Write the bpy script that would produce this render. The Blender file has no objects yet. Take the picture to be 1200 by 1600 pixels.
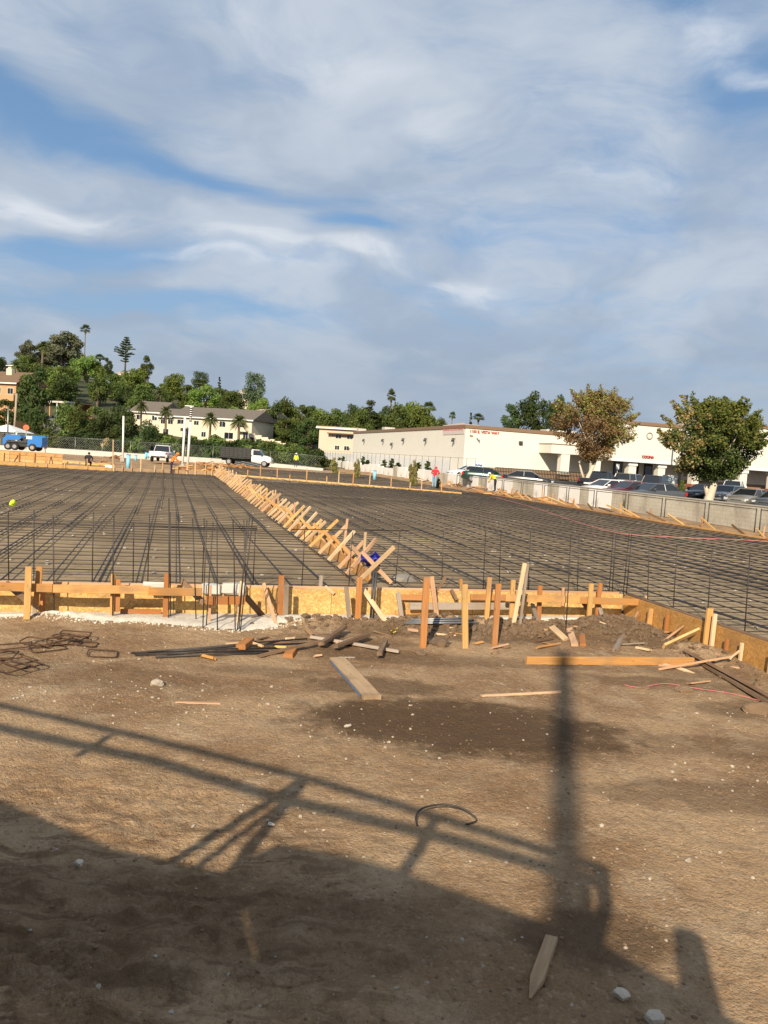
import bpy, bmesh, math, random
import numpy as np
from mathutils import Vector, Matrix, Euler
R = math.radians
rnd = random.Random(7)
SC = bpy.context.scene
COL = SC.collection

# ------------------------------------------------------------------ camera
H_CAM = 2.6; PITCH = R(4.1); ROLL = R(3.8); FPX = 1200.0
cam_d = bpy.data.cameras.new('camera'); cam = bpy.data.objects.new('camera', cam_d); COL.objects.link(cam)
cam_d.lens = 27.0; cam_d.sensor_width = 36.0; cam_d.clip_end = 6000; cam_d.clip_start = 0.05
CAM_R = Matrix.Rotation(math.pi/2-PITCH, 3, 'X') @ Matrix.Rotation(ROLL, 3, 'Z')
CAM_L = Vector((0, 0, H_CAM))
cam.matrix_world = Matrix.Translation(CAM_L) @ CAM_R.to_4x4()
SC.camera = cam
SC.cycles.max_bounces = 6; SC.cycles.diffuse_bounces = 3; SC.cycles.glossy_bounces = 2; SC.cycles.transmission_bounces = 3; SC.cycles.caustics_reflective = False; SC.cycles.caustics_refractive = False

# ------------------------------------------------------------------ sky, sun, exposure
SUN_AZ = R(12.7)      # shadows run away from the camera, a little to the right
SUN_EL = R(30.0)
to_sun = Vector((-math.sin(SUN_AZ)*math.cos(SUN_EL), -math.cos(SUN_AZ)*math.cos(SUN_EL), math.sin(SUN_EL)))
sun_d = bpy.data.lights.new('sun', 'SUN'); sun = bpy.data.objects.new('sun', sun_d); COL.objects.link(sun)
sun_d.energy = 5.0; sun_d.angle = R(0.5); sun_d.color = (1.0, 0.85, 0.64)
sun.rotation_euler = to_sun.to_track_quat('Z', 'Y').to_euler()
sun.location = (-20, -60, 60)
SC.view_settings.view_transform = 'Standard'; SC.view_settings.look = 'None'
SC.view_settings.exposure = 0.45; SC.view_settings.gamma = 1.0

class NT:
    """tiny node-tree helper"""
    def __init__(s, nt): s.nt = nt; s.n = nt.nodes; s.l = nt.links
    def add(s, t, **kw):
        n = s.n.new(t)
        for k, v in kw.items(): setattr(n, k, v)
        return n
    def set(s, sock, v):
        if hasattr(v, 'is_output') or isinstance(v, bpy.types.NodeSocket): s.l.new(v, sock)
        else: sock.default_value = v
    def math(s, op, a, b=0.0, clamp=False):
        n = s.add('ShaderNodeMath', operation=op); n.use_clamp = clamp
        s.set(n.inputs[0], a); s.set(n.inputs[1], b); return n.outputs[0]
    def mix(s, f, a, b):
        n = s.add('ShaderNodeMix', data_type='RGBA')
        s.set(n.inputs[0], f); s.set(n.inputs[6], a); s.set(n.inputs[7], b); return n.outputs[2]
    def noise(s, vec, scale, detail=4, rough=0.55, dist=0.0, dims='3D'):
        n = s.add('ShaderNodeTexNoise'); n.inputs['Scale'].default_value = scale
        n.inputs['Detail'].default_value = detail; n.inputs['Roughness'].default_value = rough
        n.inputs['Distortion'].default_value = dist
        if vec is not None: s.l.new(vec, n.inputs['Vector'])
        return n.outputs[0]
    def ramp(s, f, p0, p1):
        n = s.add('ShaderNodeMapRange'); n.interpolation_type = 'SMOOTHSTEP'
        s.set(n.inputs[0], f); n.inputs[1].default_value = p0; n.inputs[2].default_value = p1
        return n.outputs[0]
    def mapping(s, vec, scale=(1,1,1), rot=(0,0,0), loc=(0,0,0)):
        n = s.add('ShaderNodeMapping'); n.inputs['Scale'].default_value = scale
        n.inputs['Rotation'].default_value = rot; n.inputs['Location'].default_value = loc
        s.l.new(vec, n.inputs['Vector']); return n.outputs[0]

def c4(c): return (c[0], c[1], c[2], 1.0)

BLUE = [(-.62, 1.50, 40, .24, .075, .68), (-.36, 1.70, 20, .20, .05, .42), (-.80, 2.00, 4, .34, .07, .62), (-.14, 1.87, 10, .12, .04, .55), (.34, 1.14, 25, .30, .07, .5), (-.85, 2.28, 5, .6, .10, .5), (.52, 1.30, 20, .14, .05, .35)]   # clear gaps between the cloud sheets
TUFT = [(-.80, 1.80, 20, .22, .085, .95), (-.12, 2.0, 0, .16, .055, 1.0), (.19, 2.07, 0, .12, .05, 1.1), (-.35, 1.97, 12, .16, .05, .8), (.40, 1.20, 35, .10, .05, .8), (.53, 1.26, 10, .18, .03, .75), (.38, 1.57, 0, .22, .05, .6), (.04, 1.41, 50, .18, .05, .55), (-.2, 1.24, 20, .28, .08, .55), (-.45, 2.05, 8, .3, .04, .7)]   # brighter tufts
def build_world():
    w = bpy.data.worlds.new('World'); SC.world = w; w.use_nodes = True
    w.cycles.sampling_method = 'MANUAL'; w.cycles.sample_map_resolution = 512
    t = NT(w.node_tree); w.node_tree.nodes.clear()
    out = t.add('ShaderNodeOutputWorld'); bg = t.add('ShaderNodeBackground')
    sky = t.add('ShaderNodeTexSky'); sky.sky_type = 'NISHITA'; sky.sun_disc = False
    sky.sun_elevation = SUN_EL; sky.sun_rotation = math.pi + SUN_AZ
    sky.altitude = 100; sky.air_density = 1.0; sky.dust_density = 0.6; sky.ozone_density = 2.5
    tc = t.add('ShaderNodeTexCoord'); d = tc.outputs['Generated']
    sep = t.add('ShaderNodeSeparateXYZ'); t.l.new(d, sep.inputs[0])
    z = t.math('MAXIMUM', sep.outputs[2], 0.0)
    zz = t.math('ADD', z, 0.25)
    px = t.math('DIVIDE', sep.outputs[0], zz); py = t.math('DIVIDE', sep.outputs[1], zz)
    cmb = t.add('ShaderNodeCombineXYZ'); t.l.new(px, cmb.inputs[0]); t.l.new(py, cmb.inputs[1])
    p0 = cmb.outputs[0]
    # gentle warp so that nothing runs straight
    wn = t.add('ShaderNodeTexNoise'); wn.inputs['Scale'].default_value = 1.6; wn.inputs['Detail'].default_value = 3; t.l.new(p0, wn.inputs['Vector'])
    wv = t.add('ShaderNodeVectorMath', operation='SUBTRACT'); t.l.new(wn.outputs['Color'], wv.inputs[0]); wv.inputs[1].default_value = (.5, .5, .5)
    ws = t.add('ShaderNodeVectorMath', operation='SCALE'); t.l.new(wv.outputs[0], ws.inputs[0]); ws.inputs['Scale'].default_value = 0.55
    wa = t.add('ShaderNodeVectorMath', operation='ADD'); t.l.new(p0, wa.inputs[0]); t.l.new(ws.outputs[0], wa.inputs[1])
    p = wa.outputs[0]
    soft = t.noise(t.mapping(p, (1.0, 0.8, 1), (0, 0, R(-35)), (3.1, 1.7, 0)), 1.3, 4, 0.5)
    wisp = t.noise(t.mapping(p, (1.0, 2.6, 1), (0, 0, R(24)), (0.4, 7.7, 0)), 2.1, 7, 0.60)
    fine = t.noise(t.mapping(p, (1.0, 1.5, 1), (0, 0, R(15)), (5.3, 2.2, 0)), 6.5, 5, 0.6)
    cov = t.math('ADD', t.math('MULTIPLY', t.math('SUBTRACT', soft, 0.5), 1.25), 0.90)
    cov = t.math('ADD', cov, t.math('MULTIPLY', t.math('SUBTRACT', wisp, 0.5), 0.8))
    cov = t.math('ADD', cov, t.math('MULTIPLY', t.math('SUBTRACT', fine, 0.5), 0.62))
    sp = t.add('ShaderNodeSeparateXYZ'); t.l.new(p, sp.inputs[0]); sw = t.add('ShaderNodeSeparateXYZ'); t.l.new(p0, sw.inputs[0])
    def blob(cx, cy, ang, rx, ry, src=sp):   # soft oval on the cloud layer
        dx = t.math('SUBTRACT', src.outputs[0], cx); dy = t.math('SUBTRACT', src.outputs[1], cy); c_, s_ = math.cos(R(ang)), math.sin(R(ang))
        a_ = t.math('DIVIDE', t.math('ADD', t.math('MULTIPLY', dx, c_), t.math('MULTIPLY', dy, s_)), rx)
        b_ = t.math('DIVIDE', t.math('SUBTRACT', t.math('MULTIPLY', dy, c_), t.math('MULTIPLY', dx, s_)), ry)
        r2 = t.math('ADD', t.math('MULTIPLY', a_, a_), t.math('MULTIPLY', b_, b_))
        return t.math('POWER', 2.718, t.math('MULTIPLY', r2, -1.0))
    for (cx, cy, ang, rx, ry, k) in BLUE:
        cov = t.math('SUBTRACT', cov, t.math('MULTIPLY', blob(cx, cy, ang, rx, ry), k))
    dens = t.ramp(cov, 0.26, 1.0)
    shade = t.noise(t.mapping(p, (1.2, 0.9, 1), (0, 0, R(-30)), (9, 4, 0)), 1.5, 5, 0.55)
    ccol = t.mix(t.ramp(shade, 0.36, 0.62), (3.45, 4.2, 5.3, 1), (5.3, 5.85, 6.6, 1))
    blue = t.mix(0.50, sky.outputs[0], (1.85, 3.5, 5.9, 1))
    a = t.mix(t.math('MULTIPLY', dens, 0.92), blue, ccol)
    # brighter cumulus tufts
    tuft = None
    for (cx, cy, ang, rx, ry, k) in TUFT:
        b_ = t.math('MULTIPLY', blob(cx, cy, ang, rx, ry), k); tuft = b_ if tuft is None else t.math('MAXIMUM', tuft, b_)
    tex = t.math('ADD', t.math('MULTIPLY', fine, 1.3), t.math('MULTIPLY', wisp, 0.9))
    crisp = t.ramp(t.math('MULTIPLY', tuft, t.math('SUBTRACT', tex, 0.42)), 0.12, 0.80)
    a = t.mix(t.math('MULTIPLY', crisp, 0.60), a, (7.6, 7.9, 8.3, 1))
    # hazy band above the horizon
    haze = t.math('SUBTRACT', 1.0, t.ramp(z, -0.02, 0.26))
    a = t.mix(t.math('MULTIPLY', haze, 0.80), a, (3.0, 3.65, 4.55, 1))
    t.l.new(a, bg.inputs[0]); bg.inputs[1].default_value = 0.081
    t.l.new(bg.outputs[0], out.inputs[0])
build_world()

# ------------------------------------------------------------------ place geometry helpers
A = R(15.8); CA, SA = math.cos(A), math.sin(A)
def W(u, v, z=0.0): return Vector((u*CA - v*SA, u*SA + v*CA, z))      # site grid -> world
def UV(p): return (p[0]*CA + p[1]*SA, -p[0]*SA + p[1]*CA)
UD = Vector((CA, SA, 0)); VD = Vector((-SA, CA, 0))
def sight(px, py): return CAM_R @ Vector(((px-600)/FPX, -(py-800)/FPX, -1.0))
def gp(px, py, z=0.0):
    d = sight(px, py); return CAM_L + d*((z-H_CAM)/d.z)
def dp(px, py, dep):
    d = sight(px, py); return CAM_L + d*(dep/d.y)
def vp(px, py, v):
    d = sight(px, py); return CAM_L + d*(v/d.dot(VD))
def upl(px, py, u):
    d = sight(px, py); return CAM_L + d*(u/d.dot(UD))

# value noise in numpy
def vnoise(x, y, seed=0):
    xi = np.floor(x).astype(np.int64); yi = np.floor(y).astype(np.int64)
    fx = x-xi; fy = y-yi; fx = fx*fx*(3-2*fx); fy = fy*fy*(3-2*fy)
    def h(a, b):
        n = (a*374761393 + b*668265263 + seed*974711) & 0x7fffffff
        n = ((n ^ (n >> 13))*1274126177) & 0x7fffffff
        return ((n ^ (n >> 16)) & 0xffff)/65535.0
    return (h(xi, yi)*(1-fx)+h(xi+1, yi)*fx)*(1-fy) + (h(xi, yi+1)*(1-fx)+h(xi+1, yi+1)*fx)*fy
def fbm(x, y, f, o=4, seed=0):
    s = 0; a = 0.5; t = 0
    for i in range(o):
        s = s + a*vnoise(x*f, y*f, seed+i*17); t += a; f *= 2.03; a *= 0.52
    return s/t - 0.5

# ------------------------------------------------------------------ materials
MATS = {}
def new_mat(name):
    m = bpy.data.materials.new(name); m.use_nodes = True
    t = NT(m.node_tree); b = m.node_tree.nodes['Principled BSDF']
    MATS[name] = m
    return m, t, b
def bump(t, b, h, strength=0.3, dist=0.01):
    n = t.add('ShaderNodeBump'); n.inputs['Strength'].default_value = strength; n.inputs['Distance'].default_value = dist
    t.l.new(h, n.inputs['Height']); t.l.new(n.outputs[0], b.inputs['Normal'])
def plain(name, col, rough=0.6, metal=0.0, var=0.25, scale=3.0, bmp=0.0, coord='Object', spec=0.5, rnd_amt=0.0, coat=0.0):
    m, t, b = new_mat(name)
    tc = t.add('ShaderNodeTexCoord'); v = tc.outputs[coord]
    n = t.noise(v, scale, 6, 0.6)
    k = t.math('MULTIPLY_ADD', n, var*2.0); t.n[-1].inputs[2].default_value = 1.0-var
    if rnd_amt:
        oi = t.add('ShaderNodeObjectInfo')
        q = t.math('MULTIPLY_ADD', oi.outputs['Random'], 2*rnd_amt); t.n[-1].inputs[2].default_value = 1-rnd_amt
        k = t.math('MULTIPLY', k, q)
    vm = t.add('ShaderNodeVectorMath', operation='SCALE'); vm.inputs[0].default_value = col; t.l.new(k, vm.inputs['Scale'])
    t.l.new(vm.outputs[0], b.inputs['Base Color'])
    b.inputs['Roughness'].default_value = rough; b.inputs['Metallic'].default_value = metal
    b.inputs['Specular IOR Level'].default_value = spec
    if coat: b.inputs['Coat Weight'].default_value = coat; b.inputs['Coat Roughness'].default_value = 0.05
    if bmp: bump(t, b, t.noise(v, scale*8, 6, 0.65), bmp, 0.01)
    return m
def wood(name, c1, c2, rough=0.75, dirt=0.35):
    m, t, b = new_mat(name)
    tc = t.add('ShaderNodeTexCoord'); oi = t.add('ShaderNodeObjectInfo')
    off = t.add('ShaderNodeVectorMath', operation='ADD'); t.l.new(tc.outputs['Object'], off.inputs[0])
    cx = t.add('ShaderNodeCombineXYZ')
    for i in range(3): t.set(cx.inputs[i], t.math('MULTIPLY', oi.outputs['Random'], 37.0*(i+1)))
    t.l.new(cx.outputs[0], off.inputs[1]); v = off.outputs[0]
    g = t.noise(t.mapping(v, (1.2, 22, 22)), 2.2, 5, 0.6, 0.6)
    big = t.noise(v, 2.2, 3, 0.5)
    f = t.math('ADD', t.math('MULTIPLY', g, 0.8), t.math('MULTIPLY_ADD', oi.outputs['Random'], 0.5)); t.n[-2].inputs[2].default_value = -0.18
    col = t.mix(t.ramp(f, 0.25, 0.85), c4(c1), c4(c2))
    kn = t.add('ShaderNodeTexVoronoi'); kn.inputs['Scale'].default_value = 3.0; t.l.new(t.mapping(v, (1, 3, 3)), kn.inputs['Vector'])
    knot = t.math('SUBTRACT', 1.0, t.ramp(kn.outputs['Distance'], 0.04, 0.13))
    col = t.mix(t.math('MULTIPLY', knot, 0.55), col, c4([c*0.35 for c in c1]))
    grey = t.noise(t.mapping(v, (1.0, 5, 5), (0, 0, 0), (4, 2, 1)), 1.7, 5, .65)
    col = t.mix(t.math('MULTIPLY', t.ramp(grey, .46, .68), .42), col, (0.30, 0.225, 0.155, 1))
    stain = t.math('MULTIPLY', t.ramp(big, 0.5, 0.75), dirt*1.3)
    col = t.mix(stain, col, (0.16, 0.11, 0.07, 1))
    t.l.new(col, b.inputs['Base Color']); b.inputs['Roughness'].default_value = rough
    b.inputs['Specular IOR Level'].default_value = 0.25
    bump(t, b, g, 0.35, 0.004)
    return m
wood('wood_new', (0.42, 0.205, 0.062), (0.62, 0.345, 0.125))
wood('wood_yellow', (0.48, 0.285, 0.10), (0.68, 0.46, 0.205), dirt=0.3)
wood('wood_red', (0.34, 0.135, 0.042), (0.52, 0.235, 0.075))
wood('wood_pale', (0.50, 0.34, 0.19), (0.70, 0.52, 0.33), dirt=0.2)
wood('wood_pink', (0.46, 0.265, 0.15), (0.62, 0.40, 0.25), dirt=0.35)
wood('wood_grey', (0.22, 0.18, 0.145), (0.40, 0.34, 0.28), dirt=0.3)
wood('wood_brown', (0.12, 0.07, 0.04), (0.25, 0.155, 0.09), dirt=0.4)
wood('wood_weathered', (0.30, 0.19, 0.10), (0.48, 0.34, 0.20), dirt=0.6)
def mat_osb(name, c1, c2, c3):
    m, t, b = new_mat(name)
    tc = t.add('ShaderNodeTexCoord'); v = tc.outputs['Object']
    vo = t.add('ShaderNodeTexVoronoi'); vo.inputs['Scale'].default_value = 17.0
    w = t.add('ShaderNodeVectorMath', operation='ADD')
    nz = t.add('ShaderNodeTexNoise'); nz.inputs['Scale'].default_value = 5.0; t.l.new(v, nz.inputs['Vector'])
    sc = t.add('ShaderNodeVectorMath', operation='SCALE'); t.l.new(nz.outputs['Color'], sc.inputs[0]); sc.inputs['Scale'].default_value = 0.35
    t.l.new(v, w.inputs[0]); t.l.new(sc.outputs[0], w.inputs[1])
    t.l.new(t.mapping(w.outputs[0], (0.8, 1, 2.6)), vo.inputs['Vector'])
    vo2 = t.add('ShaderNodeTexVoronoi'); vo2.inputs['Scale'].default_value = 30.0
    t.l.new(t.mapping(w.outputs[0], (1.6, 1, 1.2), (0, R(35), 0)), vo2.inputs['Vector'])
    s1 = t.add('ShaderNodeSeparateColor'); t.l.new(vo.outputs['Color'], s1.inputs[0])
    s2 = t.add('ShaderNodeSeparateColor'); t.l.new(vo2.outputs['Color'], s2.inputs[0])
    col = t.mix(s1.outputs[0], c4(c1), c4(c2))
    col = t.mix(t.ramp(s2.outputs[1], 0.62, 0.9), col, c4(c3))
    st = t.noise(v, 1.1, 5, 0.6)
    col = t.mix(t.math('MULTIPLY', t.ramp(st, 0.52, 0.72), 0.45), col, (0.20, 0.12, 0.06, 1))
    t.l.new(col, b.inputs['Base Color']); b.inputs['Roughness'].default_value = 0.7; b.inputs['Specular IOR Level'].default_value = 0.3
    bump(t, b, s1.outputs[1], 0.25, 0.004)
mat_osb('osb', (0.46, 0.26, 0.085), (0.62, 0.38, 0.135), (0.70, 0.48, 0.20))
mat_osb('ply', (0.33, 0.17, 0.05), (0.44, 0.24, 0.075), (0.48, 0.27, 0.09))
plain('rebar', (0.055, 0.047, 0.043), 0.52, 0.45, 0.3, 9, 0.3, rnd_amt=0.3)
plain('rebar_rust', (0.085, 0.042, 0.022), 0.85, 0.1, 0.35, 14, 0.4)
plain('steel_dark', (0.075, 0.075, 0.08), 0.55, 0.6, 0.25, 8)
plain('galv', (0.30, 0.31, 0.32), 0.45, 0.8, 0.2, 5)
plain('concrete', (0.36, 0.335, 0.29), 0.9, 0, 0.22, 0.9, 0.25)
plain('concrete_pale', (0.52, 0.50, 0.46), 0.9, 0, 0.2, 1.5, 0.25)
plain('white_paint', (0.74, 0.74, 0.72), 0.6, 0, 0.10, 2)
plain('white_car', (0.75, 0.75, 0.75), 0.25, 0, 0.03, 2, coat=0.6)
plain('silver_car', (0.42, 0.43, 0.45), 0.3, 0.6, 0.04, 2, coat=0.6)
plain('tan_car', (0.30, 0.285, 0.25), 0.3, 0.5, 0.04, 2, coat=0.6)
plain('black_car', (0.012, 0.012, 0.015), 0.25, 0, 0.1, 2, coat=0.7)
plain('green_car', (0.010, 0.045, 0.032), 0.28, 0.2, 0.1, 2, coat=0.7)
plain('maroon_car', (0.10, 0.012, 0.016), 0.28, 0.2, 0.1, 2, coat=0.7)
plain('grey_car', (0.10, 0.105, 0.11), 0.3, 0.4, 0.05, 2, coat=0.6)
plain('rubber', (0.018, 0.018, 0.018), 0.85, 0, 0.2, 9)
plain('rim', (0.40, 0.40, 0.42), 0.35, 0.8, 0.1, 5)
plain('glass_dark', (0.015, 0.018, 0.022), 0.06, 0, 0.1, 2, spec=0.8)
plain('lamp_red', (0.45, 0.012, 0.012), 0.2, 0, 0.1, 4, coat=0.5)
plain('lamp_clear', (0.70, 0.72, 0.74), 0.12, 0.3, 0.1, 6, coat=0.5)
plain('plastic_black', (0.02, 0.02, 0.022), 0.6, 0, 0.2, 4)
plain('blue_paint', (0.015, 0.16, 0.50), 0.4, 0, 0.12, 2, coat=0.3)
plain('blue_sleeve', (0.22, 0.55, 0.72), 0.5, 0, 0.10, 3)
plain('blue_tarp', (0.01, 0.014, 0.22), 0.5, 0, 0.2, 6)
plain('teal', (0.03, 0.42, 0.48), 0.5, 0, 0.12, 3)
plain('yellow', (0.75, 0.58, 0.03), 0.6, 0, 0.12, 5)
plain('hi_vis', (0.62, 0.85, 0.04), 0.7, 0, 0.08, 5)
plain('orange', (0.80, 0.22, 0.02), 0.75, 0, 0.10, 5)
plain('red_cloth', (0.62, 0.02, 0.03), 0.85, 0, 0.15, 6)
plain('jeans', (0.16, 0.36, 0.52), 0.9, 0, 0.15, 9)
plain('navy_cloth', (0.025, 0.020, 0.05), 0.9, 0, 0.15, 9)
plain('dark_cloth', (0.018, 0.012, 0.018), 0.9, 0, 0.15, 9)
plain('skin', (0.32, 0.17, 0.11), 0.6, 0, 0.08, 9)
plain('hair', (0.018, 0.012, 0.009), 0.7, 0, 0.2, 20)
plain('red_letters', (0.42, 0.02, 0.03), 0.6, 0, 0.1, 2)
plain('pink_hose', (0.62, 0.22, 0.20), 0.6, 0, 0.1, 2)
plain('sign_orange', (0.62, 0.15, 0.06), 0.6, 0, 0.2, 3)
plain('stone_pale', (0.47, 0.405, 0.32), 0.9, 0, 0.25, 8, 0.4, rnd_amt=0.3)
plain('stone_grey', (0.30, 0.27, 0.235), 0.9, 0, 0.25, 8, 0.4, rnd_amt=0.3)
plain('clod', (0.175, 0.115, 0.068), 0.97, 0, 0.3, 7, 0.6, rnd_amt=0.2)
plain('stucco_cream', (0.66, 0.575, 0.44), 0.9, 0, 0.06, 0.6, 0.15)
plain('stucco_store', (0.70, 0.67, 0.59), 0.9, 0, 0.05, 0.35, 0.12)
plain('stucco_pink', (0.60, 0.47, 0.37), 0.9, 0, 0.08, 0.6, 0.15)
plain('stucco_orange', (0.50, 0.29, 0.15), 0.9, 0, 0.10, 0.6, 0.15)
plain('trim_brown', (0.21, 0.135, 0.085), 0.85, 0, 0.12, 1)
plain('wainscot', (0.27, 0.185, 0.12), 0.9, 0, 0.10, 1, 0.2)
plain('roof_grey', (0.135, 0.115, 0.095), 0.95, 0, 0.25, 2, 0.5)
plain('roof_brown', (0.16, 0.10, 0.062), 0.95, 0, 0.25, 2, 0.5)
plain('roof_tan', (0.42, 0.33, 0.24), 0.9, 0, 0.2, 2, 0.3)
plain('brick_red', (0.30, 0.115, 0.07), 0.9, 0, 0.25, 5, 0.4)
plain('door_dark', (0.045, 0.022, 0.016), 0.5, 0, 0.2, 2)
plain('iron_black', (0.012, 0.012, 0.012), 0.5, 0.3, 0.2, 4)
plain('asphalt', (0.058, 0.056, 0.054), 0.95, 0, 0.25, 0.5, 0.3)
plain('driveway', (0.17, 0.15, 0.125), 0.95, 0, 0.2, 0.4, 0.2)
plain('bark', (0.12, 0.085, 0.06), 0.95, 0, 0.3, 5, 0.5)
plain('bark_pale', (0.55, 0.48, 0.38), 0.9, 0, 0.35, 1.6, 0.3)
plain('palm_bark', (0.15, 0.115, 0.085), 0.95, 0, 0.3, 5, 0.5)
plain('dead_frond', (0.26, 0.19, 0.11), 0.95, 0, 0.25, 3)
plain('faded_blue', (0.09, 0.14, 0.24), 0.9, 0, 0.5, 14)
plain('cord_pink', (0.60, 0.16, 0.18), 0.7, 0, 0.1, 4)

def leaf_mat(name, c_dark, c_light, transl=0.36):
    c_dark = [c*1.6 for c in c_dark]; c_light = [c*1.42 for c in c_light]
    m, t, b = new_mat(name)
    at = t.add('ShaderNodeAttribute'); at.attribute_name = 'tint'
    oi = t.add('ShaderNodeObjectInfo')
    col = t.mix(at.outputs['Fac'], c4(c_dark), c4(c_light))
    hs = t.add('ShaderNodeHueSaturation'); t.l.new(col, hs.inputs['Color'])
    t.set(hs.inputs['Hue'], t.math('MULTIPLY_ADD', oi.outputs['Random'], 0.035)); t.n[-1].inputs[2].default_value = 0.4825
    t.set(hs.inputs['Value'], t.math('MULTIPLY_ADD', oi.outputs['Random'], 0.7)); t.n[-1].inputs[2].default_value = 0.65
    d = t.add('ShaderNodeBsdfDiffuse'); tr = t.add('ShaderNodeBsdfTranslucent'); mx = t.add('ShaderNodeMixShader')
    t.l.new(hs.outputs[0], d.inputs[0]); t.l.new(hs.outputs[0], tr.inputs[0]); mx.inputs[0].default_value = transl
    t.l.new(d.outputs[0], mx.inputs[1]); t.l.new(tr.outputs[0], mx.inputs[2])
    t.l.new(mx.outputs[0], t.n['Material Output'].inputs[0])
leaf_mat('leaf_green', (0.045, 0.072, 0.022), (0.130, 0.160, 0.046))
leaf_mat('leaf_bright', (0.070, 0.110, 0.024), (0.185, 0.225, 0.060))
leaf_mat('leaf_dark', (0.026, 0.046, 0.018), (0.084, 0.108, 0.038))
leaf_mat('leaf_euc', (0.085, 0.098, 0.062), (0.190, 0.200, 0.130))
leaf_mat('leaf_pine', (0.035, 0.055, 0.032), (0.100, 0.125, 0.066))
leaf_mat('leaf_syc', (0.125, 0.080, 0.034), (0.265, 0.185, 0.088), 0.3)
leaf_mat('leaf_syc_green', (0.075, 0.098, 0.022), (0.230, 0.240, 0.065), 0.3)
leaf_mat('leaf_palm', (0.040, 0.058, 0.020), (0.115, 0.130, 0.048))
leaf_mat('leaf_dry', (0.19, 0.13, 0.065), (0.36, 0.27, 0.14))
leaf_mat('leaf_olive', (0.10, 0.095, 0.03), (0.21, 0.18, 0.075))

# ------------------------------------------------------------------ object helpers
def tag(o, label=None, cat=None, group=None, kind=None):
    if label: o['label'] = label
    if cat: o['category'] = cat
    if group: o['group'] = group
    if kind: o['kind'] = kind
    return o
def empty(name, loc, label, cat, group=None, rz=0.0):
    e = bpy.data.objects.new(name, None); COL.objects.link(e)
    e.location = loc; e.rotation_euler = (0, 0, rz); e.empty_display_size = 0.2
    return tag(e, label, cat, group)
def adopt(o, parent):
    """child keeps its world placement; parents are unrotated or built at the origin"""
    if parent is None: return o
    o.parent = parent
    if parent.type == 'EMPTY' and abs(parent.rotation_euler.z) < 1e-9:
        o.matrix_parent_inverse = Matrix.Translation(-parent.location)
    return o
def mesh_obj(name, me, parent=None, mats=None, M=None):
    o = bpy.data.objects.new(name, me); COL.objects.link(o)
    if mats:
        me.materials.clear()
        for m in (mats if isinstance(mats, (list, tuple)) else [mats]): me.materials.append(MATS[m])
    if M is not None: o.matrix_basis = M
    if parent is not None:
        o.parent = parent
        if parent.type == 'EMPTY' and abs(parent.rotation_euler.z) < 1e-9 and M is not None:
            o.matrix_parent_inverse = Matrix.Translation(-parent.location)
    return o
def pydata(name, v, f, smooth=False):
    me = bpy.data.meshes.new(name); me.from_pydata([tuple(p) for p in v], [], f); me.update()
    if smooth:
        for p in me.polygons: p.use_smooth = True
    return me

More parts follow.
